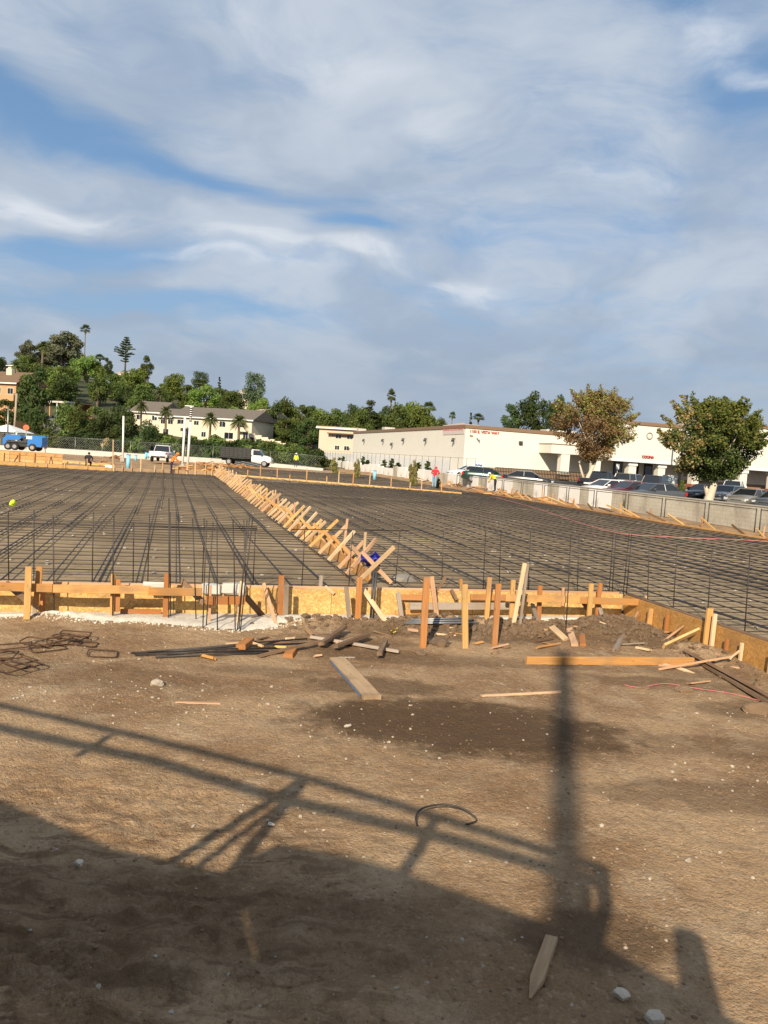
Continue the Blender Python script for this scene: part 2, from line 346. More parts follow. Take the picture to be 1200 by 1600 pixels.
class MB:
    """mesh collector: shapes of ONE part"""
    def __init__(s): s.v = []; s.f = []; s.m = []
    def add(s, v, f, mi=0):
        o = len(s.v); s.v += [tuple(p) for p in v]; s.f += [tuple(i+o for i in q) for q in f]; s.m += [mi]*len(f); return s
    def box(s, x0, x1, y0, y1, z0, z1, mi=0, M=None):
        v = [Vector((x, y, z)) for z in (z0, z1) for x, y in ((x0,y0),(x1,y0),(x1,y1),(x0,y1))]
        if M: v = [M @ p for p in v]
        return s.add(v, [(0,3,2,1),(4,5,6,7),(0,1,5,4),(1,2,6,5),(2,3,7,6),(3,0,4,7)], mi)
    def cbox(s, x0, x1, y0, y1, z0, z1, c=0.02, mi=0, M=None):
        """box with chamfered edges"""
        b = bmesh.new(); bmesh.ops.create_cube(b, size=1.0)
        for q in b.verts:
            q.co = Vector((x0+(q.co.x+.5)*(x1-x0), y0+(q.co.y+.5)*(y1-y0), z0+(q.co.z+.5)*(z1-z0)))
        bmesh.ops.bevel(b, geom=list(b.edges), offset=c, segments=1, affect='EDGES')
        b.verts.index_update()
        v = [(M @ q.co) if M else q.co.copy() for q in b.verts]; f = [tuple(q.index for q in p.verts) for p in b.faces]
        b.free(); return s.add(v, f, mi)
    def tube(s, pts, radii, n=6, mi=0, caps=True):
        pts = [Vector(p) for p in pts]
        if not isinstance(radii, (list, tuple)): radii = [radii]*len(pts)
        v = []; f = []
        t0 = (pts[1]-pts[0]).normalized()
        ref = Vector((0,0,1)) if abs(t0.z) < 0.9 else Vector((1,0,0))
        for i, p in enumerate(pts):
            t = (pts[min(i+1, len(pts)-1)] - pts[max(i-1, 0)]).normalized()
            a = t.cross(ref)
            if a.length < 1e-4: a = t.cross(Vector((0,1,0)))
            a.normalize(); b = t.cross(a)
            for k in range(n):
                q = 2*math.pi*k/n
                v.append(p + (a*math.cos(q)+b*math.sin(q))*radii[i])
        for i in range(len(pts)-1):
            for k in range(n):
                f.append((i*n+k, i*n+(k+1) % n, (i+1)*n+(k+1) % n, (i+1)*n+k))
        if caps:
            f.append(tuple(range(n-1, -1, -1))); f.append(tuple(range((len(pts)-1)*n, len(pts)*n)))
        return s.add(v, f, mi)
    def cyl(s, p0, p1, r, n=10, mi=0, r1=None): return s.tube([p0, p1], [r, r if r1 is None else r1], n, mi)
    def prism(s, poly, y0, y1, mi=0, M=None):
        """polygon in XZ extruded along Y"""
        n = len(poly)
        v = [Vector((x, y0, z)) for x, z in poly] + [Vector((x, y1, z)) for x, z in poly]
        if M: v = [M @ p for p in v]
        f = [tuple(range(n)), tuple(range(2*n-1, n-1, -1))] + [(i, (i+1) % n+0, (i+1) % n+n, i+n)[::-1] for i in range(n)]
        return s.add(v, f, mi)
    def build(s, name, mats, parent=None, smooth=False, M=None):
        me = pydata(name, s.v, s.f, smooth)
        o = mesh_obj(name, me, parent, mats, M)
        if max(s.m, default=0) > 0: me.polygons.foreach_set('material_index', s.m)
        return o

def frame(p0, p1, roll=0.0):
    """matrix whose X runs from p0 to p1, Z as upright as possible"""
    x = (p1-p0); L = x.length; x = x/L
    up = Vector((0,0,1)) if abs(x.z) < 0.985 else Vector((0,1,0))
    y = up.cross(x).normalized(); z = x.cross(y)
    M = Matrix((x, y, z)).transposed()
    if roll: M = M @ Matrix.Rotation(roll, 3, 'X')
    M = M.to_4x4(); M.translation = p0
    return M, L
def plank_mesh(L, w, t, pointed=False, jag=0.0):
    """board with its length on local X, width on Z, thickness on Y; eased edges, optional driven point at x=0"""
    c = min(t, w)*0.07
    sec = [(-t/2+c, -w/2), (t/2-c, -w/2), (t/2, -w/2+c), (t/2, w/2-c), (t/2-c, w/2), (-t/2+c, w/2), (-t/2, w/2-c), (-t/2, -w/2+c)]
    st = []
    if pointed: st += [(0.0, 0.15), (min(0.16, L*0.3), 1.0)]
    else: st += [(0.0, 0.985)]
    bow = (rnd.random()-.5)*0.006*L
    st += [(L*0.5, 1.0), (L, 0.985)]
    v = []; f = []
    for i, (x, k) in enumerate(st):
        by = bow if 0 < i < len(st)-1 else 0
        for (a, b) in sec:
            v.append((x + (rnd.random()-.5)*jag, a*(k if pointed else 1)+by, b*k))
    n = 8
    for i in range(len(st)-1):
        for k in range(n): f.append((i*n+k, i*n+(k+1) % n, (i+1)*n+(k+1) % n, (i+1)*n+k))
    f.append(tuple(range(n-1, -1, -1))); f.append(tuple(range((len(st)-1)*n, len(st)*n)))
    return pydata('plank', v, f)
def board(name, p0, p1, w, t, m, parent=None, roll=0.0, pointed=False, jag=0.0):
    p0 = Vector(p0); p1 = Vector(p1)
    M, L = frame(p0, p1, roll)
    return mesh_obj(name, plank_mesh(L, w, t, pointed, jag), parent, m, M)
def facing(p0, p1, deg=0.0):
    """roll that turns a steep stake's broad face (normal Y) towards the near side of the site (-VD)"""
    M, L = frame(Vector(p0), Vector(p1))
    x = M.to_3x3().col[0]; y = M.to_3x3().col[1]; z = M.to_3x3().col[2]
    n = -VD - x*(-VD).dot(x)
    return math.atan2(n.dot(z), n.dot(y)) + R(deg)
def stake(name, p0, p1, w, t, m, parent=None, deg=0.0, pointed=False):
    return board(name, p0, p1, w, t, m, parent, facing(p0, p1, deg), pointed)

def copy_tree(root, loc, rz=0.0, scale=1.0, label=None, group=None):
    r = root.copy(); COL.objects.link(r)
    r.location = loc; r.rotation_euler = (0, 0, rz); r.scale = scale if hasattr(scale, '__len__') else (scale,)*3
    if label: r['label'] = label
    if group: r['group'] = group
    for ch in [o for o in bpy.data.objects if o.parent == root]:
        c = ch.copy(); COL.objects.link(c); c.parent = r
        for g in [o for o in bpy.data.objects if o.parent == ch]:
            d = g.copy(); COL.objects.link(d); d.parent = c
    return r

# ================================================================== SETTING
def hill_h(x, y):
    a = x/np.maximum(y, 1.0)
    K = np.interp(a, [-0.75, -0.5, -0.4, -0.3, -0.22, -0.165, -0.13, -0.065, 0.0, 0.08, 0.2, 0.5], [22, 24, 25, 20, 18, 15, 11, 7, 5, 4, 3, 2])
    t = np.clip((y-128)/175.0, 0, 1); s = t*t*(3-2*t)
    t2 = np.clip((y-310)/500.0, 0, 1)
    return 0.35 + K*s*(1-0.5*t2) + 1.5*fbm(x, y, 0.03, 3, 5)*s
def hz(x, y): return float(hill_h(np.array([x], float), np.array([y], float))[0])

def gauss(u, v, u0, v0, su, sv): return np.exp(-((u-u0)/su)**2-((v-v0)/sv)**2)
MOUNDS = [(4.1, 11.25, .9, .26, .13), (5.6, 11.05, 1.1, .30, .10), (7.15, 10.85, .65, .50, .22), (6.6, 10.6, .5, .35, .08),
          (2.2, 11.35, .7, .22, .09), (-1.4, 11.55, .5, .18, .06), (0.5, 10.95, .5, .2, .03), (7.7, 9.4, .35, .9, .14), (4.9, 10.7, .8, .25, .05)]
LUGS = [(-2.7, 6.15, -.35, 5.05, 20, 1.15), (-2.55, 6.45, -.2, 5.4, 20, .75), (-3.3, 5.9, -1.3, 5.0, 14, 1.3), (-1.0, 4.3, 1.2, 3.1, 14, .4), (-.8, 4.6, 1.4, 3.4, 12, .1)]
def ground_h(x, y):
    u = x*CA + y*SA; v = -x*SA + y*CA
    near = np.clip((16-y)/3.0, 0, 1)
    h = 0.05*fbm(x, y, 0.45, 3, 1) + 0.030*fbm(x, y, 2.2, 3, 2) + 0.032*fbm(x, y, 8, 4, 3)
    m = 0*h; cl = 0*h
    for (u0, v0, su, sv, a) in MOUNDS:
        g = gauss(u, v, u0, v0, su, sv); m = m + a*g; cl = np.maximum(cl, g*(a > .05))
    clod = np.abs(fbm(x, y, 5.5, 3, 9))*0.16 + np.abs(fbm(x, y, 12, 2, 11))*0.07
    h = h + m + cl*(clod-0.02)
    # churned strip before the forms and in the near left
    rough = np.clip(gauss(u, v, 3.5, 10.7, 5.5, .7), 0, 1)*0.5
    h = h + rough*(np.abs(fbm(x, y, 6, 4, 21))*0.16)
    churn = np.clip(1.1*gauss(x, y, -1.2, 3.7, 1.5, .95) + .7*gauss(x, y, -2.4, 5.3, 1.3, .5), 0, 1)
    h = h + churn*(np.abs(fbm(x+0.6*y, y*1.6, 2.4, 4, 31))*0.34 - .03)
    ridge = 1-np.abs(np.sin((x*.8+y*1.9)*5.2+5*fbm(x, y, 1.1, 3, 61)))
    h = h + churn*ridge**3*np.clip(vnoise(x*1.5, y*1.5, 63)*1.7-.5, 0, 1)*.040
    # tyre treads curving across the left
    rr = np.sqrt((x+4.6)**2+(y-1.6)**2)
    for r0 in (3.55, 4.55):
        band = np.exp(-((rr-r0)/.16)**2)
        th = np.arctan2(y-1.6, x+4.6)
        h = h + band*(-0.034 + 0.036*np.clip(np.sin(th*r0*2*math.pi/0.085+ (rr-r0)*14), -.2, 1))*np.clip(vnoise(x*1.7, y*1.7, 77)*1.6-.3, 0, 1)
    for (ax, ay, bx, by, n_, sk) in LUGS:
        for k in range(n_):
            t_ = (k+.5)/n_; cx = ax+(bx-ax)*t_; cy = ay+(by-ay)*t_ + .10*math.sin(t_*3.1); dx = x-cx; dy = y-cy
            c_, s_ = math.cos(sk), math.sin(sk); a_ = (dx*c_+dy*s_)/.10; b_ = (dy*c_-dx*s_)/.030
            e = a_*a_+b_*b_; h = h - np.where(e < 6, .024*np.exp(-e), 0) + np.where(e < 12, .009*np.exp(-e/3.0), 0)
    # levelled against the forms
    lev = np.clip((v-11.62)/.18, 0, 1)
    h = h*(1-lev)*near + lev*0.0
    # gravel bed stands a little proud
    far = np.clip((v-12.3)/2.0, 0, 1)
    h = h + far*0.13
    h = np.where(y > 100, h + np.clip((y-100)/20, 0, 1)*0.0, h)
    return h
def graded(lo, f0, f1, hi, step, grow=1.22):
    c = list(np.arange(f0, f1, step)); a = f0; s = step; L = []
    while a > lo: s *= grow; a -= s; L.append(max(a, lo))
    b = c[-1]; s = step; Rr = []
    while b < hi: s *= grow; b += s; Rr.append(min(b, hi))
    return np.array(L[::-1]+c+Rr)
def build_ground():
    xs = graded(-2500, -6.2, 6.6, 2500, 0.036); ys = graded(-300, 2.6, 13.2, 4000, 0.036)
    X, Y = np.meshgrid(xs, ys); Z = ground_h(X, Y)
    nx, ny = len(xs), len(ys)
    co = np.stack([X, Y, Z], -1).reshape(-1, 3)
    i = np.arange(nx*ny).reshape(ny, nx)
    q = np.stack([i[:-1, :-1], i[:-1, 1:], i[1:, 1:], i[1:, :-1]], -1).reshape(-1, 4)
    me = bpy.data.meshes.new('ground'); me.vertices.add(len(co)); me.vertices.foreach_set('co', co.ravel())
    me.loops.add(q.size); me.loops.foreach_set('vertex_index', q.ravel().astype(np.int32))
    me.polygons.add(len(q)); me.polygons.foreach_set('loop_start', np.arange(0, q.size, 4, dtype=np.int32))
    me.polygons.foreach_set('use_smooth', np.ones(len(q), dtype=bool)); me.update(); me.validate()
    m, t, b = new_mat('dirt')
    g = t.add('ShaderNodeNewGeometry'); p = g.outputs['Position']
    n1 = t.noise(p, 0.55, 6, 0.6, 0.4); n2 = t.noise(p, 4.5, 8, 0.7); n3 = t.noise(p, 55, 6, 0.7); n0 = t.noise(p, 1.7, 8, 0.66, 0.6)
    col = t.mix(t.ramp(n1, 0.36, 0.64), (0.262, 0.158, 0.082, 1), (0.440, 0.298, 0.172, 1))
    col = t.mix(t.math('MULTIPLY', t.ramp(n0, 0.5, 0.66), 0.55), col, (0.50, 0.37, 0.235, 1))
    col = t.mix(t.math('MULTIPLY', t.ramp(n2, 0.50, 0.72), 0.45), col, (0.175, 0.108, 0.060, 1))
    col = t.mix(t.math('MULTIPLY', t.ramp(n3, 0.52, 0.75), 0.5), col, (0.50, 0.39, 0.27, 1))
    col = t.mix(t.math('MULTIPLY', t.ramp(n3, 0.48, 0.25), 0.45), col, (0.13, 0.082, 0.048, 1))
    def cells(scale, warp):
        vo = t.add('ShaderNodeTexVoronoi'); vo.inputs['Scale'].default_value = scale
        wv = t.add('ShaderNodeVectorMath', operation='ADD'); nz = t.add('ShaderNodeTexNoise'); nz.inputs['Scale'].default_value = scale*.8; t.l.new(p, nz.inputs['Vector'])
        sc_ = t.add('ShaderNodeVectorMath', operation='SCALE'); t.l.new(nz.outputs['Color'], sc_.inputs[0]); sc_.inputs['Scale'].default_value = warp/scale
        t.l.new(p, wv.inputs[0]); t.l.new(sc_.outputs[0], wv.inputs[1]); t.l.new(wv.outputs[0], vo.inputs['Vector'])
        sp_ = t.add('ShaderNodeSeparateColor'); t.l.new(vo.outputs['Color'], sp_.inputs[0]); return vo.outputs['Distance'], sp_.outputs[0], sp_.outputs[1]
    dA, cA, eA = cells(16, 1.2); dB, cB, eB = cells(48, 1.0)
    patch = t.ramp(t.noise(p, 1.1, 5, .6), .40, .66)
    col = t.mix(t.math('MULTIPLY', t.math('MULTIPLY', t.ramp(cA, .55, 1.0), patch), .24), col, (0.135, 0.082, 0.045, 1))
    col = t.mix(t.math('MULTIPLY', t.ramp(eA, .80, 1.0), .20), col, (0.47, 0.355, 0.235, 1))
    col = t.mix(t.math('MULTIPLY', t.ramp(cB, .72, 1.0), .34), col, (0.150, 0.092, 0.052, 1))
    col = t.mix(t.math('MULTIPLY', t.ramp(eB, .86, 1.0), .34), col, (0.52, 0.41, 0.285, 1))
    # painted dark streaks standing in for shade in the furrows, and moist soil, lower left
    stn = t.noise(t.mapping(p, (0.9, 2.6, 1), (0, 0, R(-28))), 3.2, 7, .62, .9)
    sxy = t.add('ShaderNodeSeparateXYZ'); t.l.new(p, sxy.inputs[0])
    loc_ = t.math('MULTIPLY', t.math('SUBTRACT', 1.0, t.ramp(sxy.outputs[0], -.6, 1.0)), t.math('SUBTRACT', 1.0, t.ramp(sxy.outputs[1], 4.6, 7.2)))
    col = t.mix(t.math('MULTIPLY', t.math('MULTIPLY', t.ramp(stn, .47, .62), loc_), .62), col, (0.125, 0.072, 0.038, 1))
    # damp earth: spilled water soaked in, with its own outline
    sx = t.add('ShaderNodeSeparateXYZ'); t.l.new(p, sx.inputs[0])
    wob = t.math('MULTIPLY', t.math('SUBTRACT', t.noise(p, 2.3, 7, 0.72), 0.5), 2.6)
    wet = None
    for (cx, cy, rx, ry, k) in ((0.95, 7.45, 1.75, .85, 1.0), (0.05, 8.6, .95, .35, .75), (2.9, 6.15, 1.1, .35, .55), (3.6, 7.3, 1.4, .30, .45),
                                (1.35, 4.15, .5, .3, .8), (-1.2, 8.9, .8, .22, .45), (4.6, 8.6, 1.0, .4, .6), (3.9, 11.9, 1.5, .5, .75), (1.0, 11.4, 1.7, .45, .65), (.4, 9.9, 1.8, .35, .5), (3.6, 9.5, 1.2, .3, .5), (-.4, 10.6, 1.0, .25, .4), (4.3, 10.1, .9, .3, .45), (-3.2, 8.3, 1.6, .5, .35), (2.1, 10.05, 1.6, .22, .45), (-1.5, 4.0, 2.2, .55, .45)):
        ax = t.math('DIVIDE', t.math('SUBTRACT', sx.outputs[0], cx), rx); ay = t.math('DIVIDE', t.math('SUBTRACT', sx.outputs[1], cy), ry)
        r2 = t.math('ADD', t.math('MULTIPLY', ax, ax), t.math('MULTIPLY', ay, ay))
        f = t.math('MULTIPLY', t.math('SUBTRACT', 1.0, t.ramp(t.math('ADD', r2, wob), 0.40, 1.35)), k)
        wet = f if wet is None else t.math('MAXIMUM', wet, f)
    col = t.mix(t.math('MULTIPLY', wet, 0.90), col, (0.088, 0.053, 0.029, 1))
    # orange decomposed granite on the far strip by the parking wall
    t.l.new(col, b.inputs['Base Color']); b.inputs['Roughness'].default_value = 0.96; b.inputs['Specular IOR Level'].default_value = 0.15
    hgt = t.math('ADD', t.math('MULTIPLY', t.noise(p, 22, 5, 0.72), 1.0), t.math('MULTIPLY', t.noise(p, 90, 3, 0.7), 0.45))
    hgt = t.math('SUBTRACT', hgt, t.math('ADD', t.math('MULTIPLY', dA, .35), t.math('MULTIPLY', dB, .30)))
    bump(t, b, hgt, 1.0, 0.030)
    o = mesh_obj('ground', me, None, 'dirt'); tag(o, kind='structure')
build_ground()

def sheet(name, poly, z, m, thick=0.12, sub=None):
    """flat paved area with its own thickness; poly in site (u,v)"""
    mb = MB(); n = len(poly)
    zz = [z(u, v) if callable(z) else z for u, v in poly]
    v = [W(u, q, k) for (u, q), k in zip(poly, zz)] + [W(u, q, k-thick) for (u, q), k in zip(poly, zz)]
    f = [tuple(range(n)), tuple(range(2*n-1, n-1, -1))] + [(i+n, (i+1) % n+n, (i+1) % n, i) for i in range(n)]
    mb.add(v, f); o = mb.build(name, m); tag(o, kind='structure'); return o

# sand bed inside the forms
m, t, b = new_mat('sand_bed')
g = t.add('ShaderNodeNewGeometry'); p = g.outputs['Position']
n1 = t.noise(p, 0.22, 6, 0.62, 0.5); n2 = t.noise(p, 2.5, 7, 0.65); n3 = t.noise(p, 30, 5, 0.7)
col = t.mix(t.ramp(n1, 0.38, 0.62), (0.205, 0.152, 0.092, 1), (0.325, 0.245, 0.152, 1))
col = t.mix(t.math('MULTIPLY', t.ramp(n2, 0.45, 0.7), 0.5), col, (0.135, 0.100, 0.064, 1))
col = t.mix(t.math('MULTIPLY', t.ramp(n3, 0.55, 0.8), 0.4), col, (0.30, 0.235, 0.155, 1))
t.l.new(col, b.inputs['Base Color']); b.inputs['Roughness'].default_value = 0.95; b.inputs['Specular IOR Level'].default_value = 0.2
bump(t, b, t.math('ADD', n2, t.math('MULTIPLY', n3, 0.3)), 0.6, 0.05)
PAD = 0.30
def park_z(u, v): return 0.42 + (v-28.0)*0.0092
sheet('slab_bed', [(-60, 11.98), (7.98, 11.98), (7.98, 2.0), (22.6, 2.0), (22.6, 86), (3.3, 86), (3.3, 59), (-60, 59)], PAD, 'sand_bed', 0.5)
sheet('parking_lot', [(27.75, 5), (150, 5), (150, 92), (27.75, 92)], park_z, 'asphalt', 0.5)
sheet('store_pavement', [(27.8, 92.02), (150, 92.02), (150, 160), (27.8, 160)], lambda u, v: 1.05, 'concrete', 0.6)

def strip_ground():
    """loose orange earth between slab and parking wall"""
    m, t, b = new_mat('orange_earth')
    g = t.add('ShaderNodeNewGeometry'); p = g.outputs['Position']
    n = t.noise(p, 1.2, 7, 0.68); n2 = t.noise(p, 9, 6, 0.7)
    col = t.mix(t.ramp(n, 0.35, 0.65), (0.26, 0.155, 0.072, 1), (0.40, 0.255, 0.13, 1))
    col = t.mix(t.math('MULTIPLY', t.ramp(n2, 0.5, 0.75), 0.5), col, (0.16, 0.09, 0.045, 1))
    t.l.new(col, b.inputs['Base Color']); b.inputs['Roughness'].default_value = 0.97
    bump(t, b, n2, 0.8, 0.08)
    us = np.linspace(22.5, 27.6, 26); vs = np.linspace(3, 140, 260)
    U, V = np.meshgrid(us, vs); e = np.clip(np.minimum(U-22.5, 27.6-U)/.6, 0, 1)
    Z = 0.16 + e*(0.22*np.abs(fbm(U, V, 0.9, 4, 3))*2 + 0.12*fbm(U, V, 0.2, 2, 8) + .05)
    v = [W(a, b_, c) for a, b_, c in zip(U.ravel(), V.ravel(), Z.ravel())]
    nx = 26; f = [(j*nx+i, j*nx+i+1, (j+1)*nx+i+1, (j+1)*nx+i) for j in range(259) for i in range(nx-1)]
    o = mesh_obj('earth_strip', pydata('earth_strip', v, f, True), None, 'orange_earth'); tag(o, kind='structure')
strip_ground()

def build_hill():
    xs = np.linspace(-420, 420, 130); ys = np.concatenate([np.linspace(122, 330, 64), np.linspace(345, 900, 16)])
    X, Y = np.meshgrid(xs, ys); Z = hill_h(X, Y); Z[0, :] -= 1.5
    nx = len(xs); v = np.stack([X, Y, Z], -1).reshape(-1, 3)
    f = [(j*nx+i, j*nx+i+1, (j+1)*nx+i+1, (j+1)*nx+i) for j in range(len(ys)-1) for i in range(nx-1)]
    m, t, b = new_mat('hill_scrub')
    g = t.add('ShaderNodeNewGeometry'); p = g.outputs['Position']
    n = t.noise(p, 0.12, 6, 0.65); n2 = t.noise(p, 1.5, 6, 0.7)
    col = t.mix(t.ramp(n, 0.4, 0.62), (0.035, 0.050, 0.018, 1), (0.10, 0.095, 0.042, 1))
    col = t.mix(t.math('MULTIPLY', t.ramp(n2, 0.5, 0.7), 0.6), col, (0.022, 0.030, 0.012, 1))
    t.l.new(col, b.inputs['Base Color']); b.inputs['Roughness'].default_value = 0.95
    bump(t, b, n2, 1.0, 0.5)
    o = mesh_obj('hillside', pydata('hillside', v.tolist(), f, True), None, 'hill_scrub'); tag(o, kind='structure')
build_hill()

# ================================================================== SHADOW-CASTING OBJECTS (behind the photographer)
# unseen screen shaped to cast the shadow and, farther back, a tall light mast
SD = Vector((0.913, -0.4085, 0)); SN = Vector((0.4085, 0.913, 0)); SOFF = 0.8
def cast(px, py, z_ground=0.0, off=SOFF):
    """point on the hoarding's front plane whose shadow falls on the ground seen at this place"""
    g = gp(px, py, z_ground); k = (g.dot(SN)+off)/(-to_sun.dot(SN)); return g + to_sun*k
def shadow_screen():  # added screen out of view, its outline projected back from the ground shadow
    base = SN*(-SOFF) + SD*(-3.0)
    root = empty('shadow_screen', base, 'unseen screen with rails, shaped to cast the foreground shadow, behind the photographer', 'shadow screen')
    def loc(p): return (p.dot(SD), p.z)
    M = Matrix((SD, -SN, Vector((0, 0, 1)))).transposed().to_4x4(); M.translation = SN*(-SOFF)
    top = [loc(cast(*q)) for q in ((-400, 1090), (0, 1250), (180, 1325), (300, 1352), (362, 1364), (380, 1349), (396, 1337), (412, 1328), (440, 1318), (530, 1334), (620, 1358), (850, 1440), (940, 1475), (1060, 1540), (1165, 1605), (1215, 1700))]
    A1, A2, B1, B2 = [loc(cast(*q)) for q in ((377, 1412), (391, 1412), (396, 1500), (411, 1500))]  # slot left open so a bright streak reaches the ground
    k = 6; z0 = .05
    left = top[:k] + [A1, B1, (B1[0], z0), (top[0][0], z0)]
    right = [(B2[0], z0), B2, A2] + top[k:] + [(top[-1][0]+.05, z0)]
    for poly in (left, right, [A1, top[k-1], top[k], A2], [(B1[0], z0), B1, B2, (B2[0], z0)]):
        b = MB(); b.prism(poly, 0.0, .06); b.build('panel', 'steel_dark', root, M=M)
    for s_ in (-5.5, -3.2, -.9, 1.2):
        b = MB(); b.cbox(s_, s_+.1, .061, .16, 0, 2.3, .01); b.build('stud', 'wood_grey', root, M=M)
    def rail(name, pts, r):
        q = MB(); q.tube([cast(*p) for p in pts], r, 8); q.build(name, 'steel_dark', root, M=Matrix.Identity(4))  # tubes placed back along the sun from their shadow lines
    rail('shadow_rail', [(-200, 1058), (0, 1102), (240, 1156), (480, 1216), (700, 1281), (940, 1357)], .036)
    rail('shadow_rail', [(-200, 1095), (0, 1137), (240, 1188), (430, 1245), (700, 1310), (935, 1377)], .046)
    rail('shadow_post', [(940, 1355), (945, 1420), (925, 1490)], .05)
    rail('shadow_post', [(915, 1378), (918, 1430), (905, 1470)], .035)
    rail('shadow_post', [(680, 1278), (655, 1325), (622, 1375)], .045)
    rail('shadow_post', [(170, 1150), (150, 1165), (122, 1180)], .04)
    rail('shadow_brace', [(478, 1212), (420, 1252), (270, 1345)], .04)
    rail('shadow_brace', [(460, 1240), (400, 1285), (300, 1360)], .03)
    rail('shadow_brace', [(470, 1225), (410, 1300), (352, 1375)], .05)
    q = MB(); a = cast(1075, 1462); c = cast(1102, 1600)
    q.tube([c, a], [.10, .085], 10); q.build('shadow_stub', 'steel_dark', root, M=Matrix.Identity(4))  # stub added to cast the arm-shaped shadow
shadow_screen()
def light_mast():
    tip = gp(880, 1018); hgt = 13.0
    b0 = tip + to_sun*(hgt/to_sun.z); b0.z = 0
    root = empty('light_mast', b0, 'tall steel light mast far behind the photographer', 'light mast')
    q = MB(); q.tube([b0, b0+Vector((0, 0, hgt))], [.14, .115], 12); q.build('pole', 'galv', root, M=Matrix.Identity(4))
    q = MB(); q.cbox(-.3, .3, -.3, .3, 0, .3, .03, M=Matrix.Translation(b0)); q.build('footing', 'concrete', root, M=Matrix.Identity(4))
light_mast()

# ================================================================== REBAR MATS
def bar_mesh(n=5, r=0.0085):
    b = MB(); b.tube([(0, 0, 0), (0.5, 0, 0), (1, 0, 0)], r, n, caps=True); return pydata('bar', b.v, b.f, True)
BAR = bar_mesh(); BAR.materials.append(MATS['rebar'])
def bar(p0, p1, parent, k=1.0, name='rebar'):
    M, L = frame(p0, p1); o = bpy.data.objects.new(name, BAR); COL.objects.link(o)
    o.matrix_basis = M @ Matrix.Diagonal((L, k, k, 1)); o.parent = parent
    o.matrix_parent_inverse = Matrix.Translation(-parent.location); return o
def mat_of_bars(label, u0, u1, v0, v1, cut, su, sv, seed, nd):
    r = random.Random(seed)
    root = empty('rebar_mat', W((u0+u1)/2, (v0+v1)/2, PAD), label, 'rebar mat', 'rebar mats tied in the slab bays')
    v = v0+.12
    while v < v1:
        a, b_ = cut(v)
        j = r.uniform(-.03, .03)
        bar(W(a, v+j, PAD+.065+r.uniform(-.004, .004)), W(b_, v+j+r.uniform(-.05, .05), PAD+.065+r.uniform(-.004, .004)), root)
        v += sv*r.uniform(.88, 1.12)
    u = u0+.2
    while u < u1:
        j = r.uniform(-.08, .08); va = v0 if u < 7.98 or v0 > 12 else v0
        vs = v0+.05 if not (v0 < 11 and u < 8.0) else 12.05
        # each run is lapped bars, a hand apart where they lie side by side; they wander a little
        m1 = vs + (v1-vs)*r.uniform(.22, .42); m2 = vs + (v1-vs)*r.uniform(.5, .75); off = r.choice((.04, .08, .12)); w1 = r.uniform(-.10, .10); w2 = r.uniform(-.12, .12)
        bar(W(u, vs, PAD+.085), W(u+w1, m1+1.2, PAD+.085), root, 1.55)
        bar(W(u+off+w1*.8, m1-r.uniform(1, 4), PAD+.087), W(u+off+w2, m2+1.0, PAD+.085), root, 1.55)
        bar(W(u+w2, m2-1.0, PAD+.085), W(u+j, v1-.05, PAD+.085), root, 1.55)
        if r.random() < .35: bar(W(u+off, vs, PAD+.088), W(u+off+w1, m1*.7+vs*.3, PAD+.088), root, 1.55)
        u += su*r.uniform(.9, 1.1)
    # concrete dobies under the bars
    d = MB()
    for i in range(nd):
        vv = v0 + (v1-v0)*r.random()**1.6; a, b_ = cut(vv); uu = a + (b_-a)*r.random()
        uu = u0+.2+round((uu-u0-.2)/su)*su
        if not (a+.1 < uu < b_-.1): continue
        s = r.uniform(.022, .036); q = r.uniform(0, 3)
        M = Matrix.Translation(W(uu+r.uniform(-.05, .05), vv, PAD+.001)) @ Matrix.Rotation(q, 4, 'Z')
        d.cbox(-s, s, -s*.9, s*.9, 0, s*1.25, s*.2, M=M)
    o = d.build('spacer_blocks', 'concrete', root, M=Matrix.Identity(4)); tag(o, kind='stuff')
    return root
mat_of_bars('mat of dark rebar in the left slab bay, left of the crossed braces', -32, 3.35, 12.0, 58.8, lambda v: (-32, 3.4), .62, .54, 3, 420)
mat_of_bars('mat of dark rebar in the right slab bay, between crossed braces and parking wall', 3.8, 22.5, 4.0, 53.9, lambda v: (3.75 if v > 12.02 else 8.05, 22.5), .62, .47, 5, 360)
mat_of_bars('thin strip of dark rebar in the far bay beyond the staked edge board', 3.4, 22.5, 54.3, 85.5, lambda v: (3.4, 22.5), 1.2, .9, 8, 60)

# hose / string lying over the right mat
def strand(name, pts, r, m, label, cat, group=None, n=6):
    b = MB(); P = [Vector(p) for p in pts]; Q = []
    for i in range(len(P)-1):
        a = P[max(i-1, 0)]; p = P[i]; q = P[i+1]; d = P[min(i+2, len(P)-1)]
        for k in range(5):
            s = k/5.0
            Q.append(0.5*((2*p)+(q-a)*s+(2*a-5*p+4*q-d)*s*s+(3*p-a-3*q+d)*s*s*s))
    Q.append(P[-1]); b.tube(Q, r, n); o = b.build(name, m, None, True); return tag(o, label, cat, group)
strand('hose', [gp(x, y, PAD+.12) for x, y in ((770, 776), (830, 792), (885, 810), (930, 824), (975, 834), (1030, 838), (1090, 841), (1150, 843), (1215, 847))], .011, 'pink_hose',
       'pink hose trailing across the right rebar mat', 'hose')

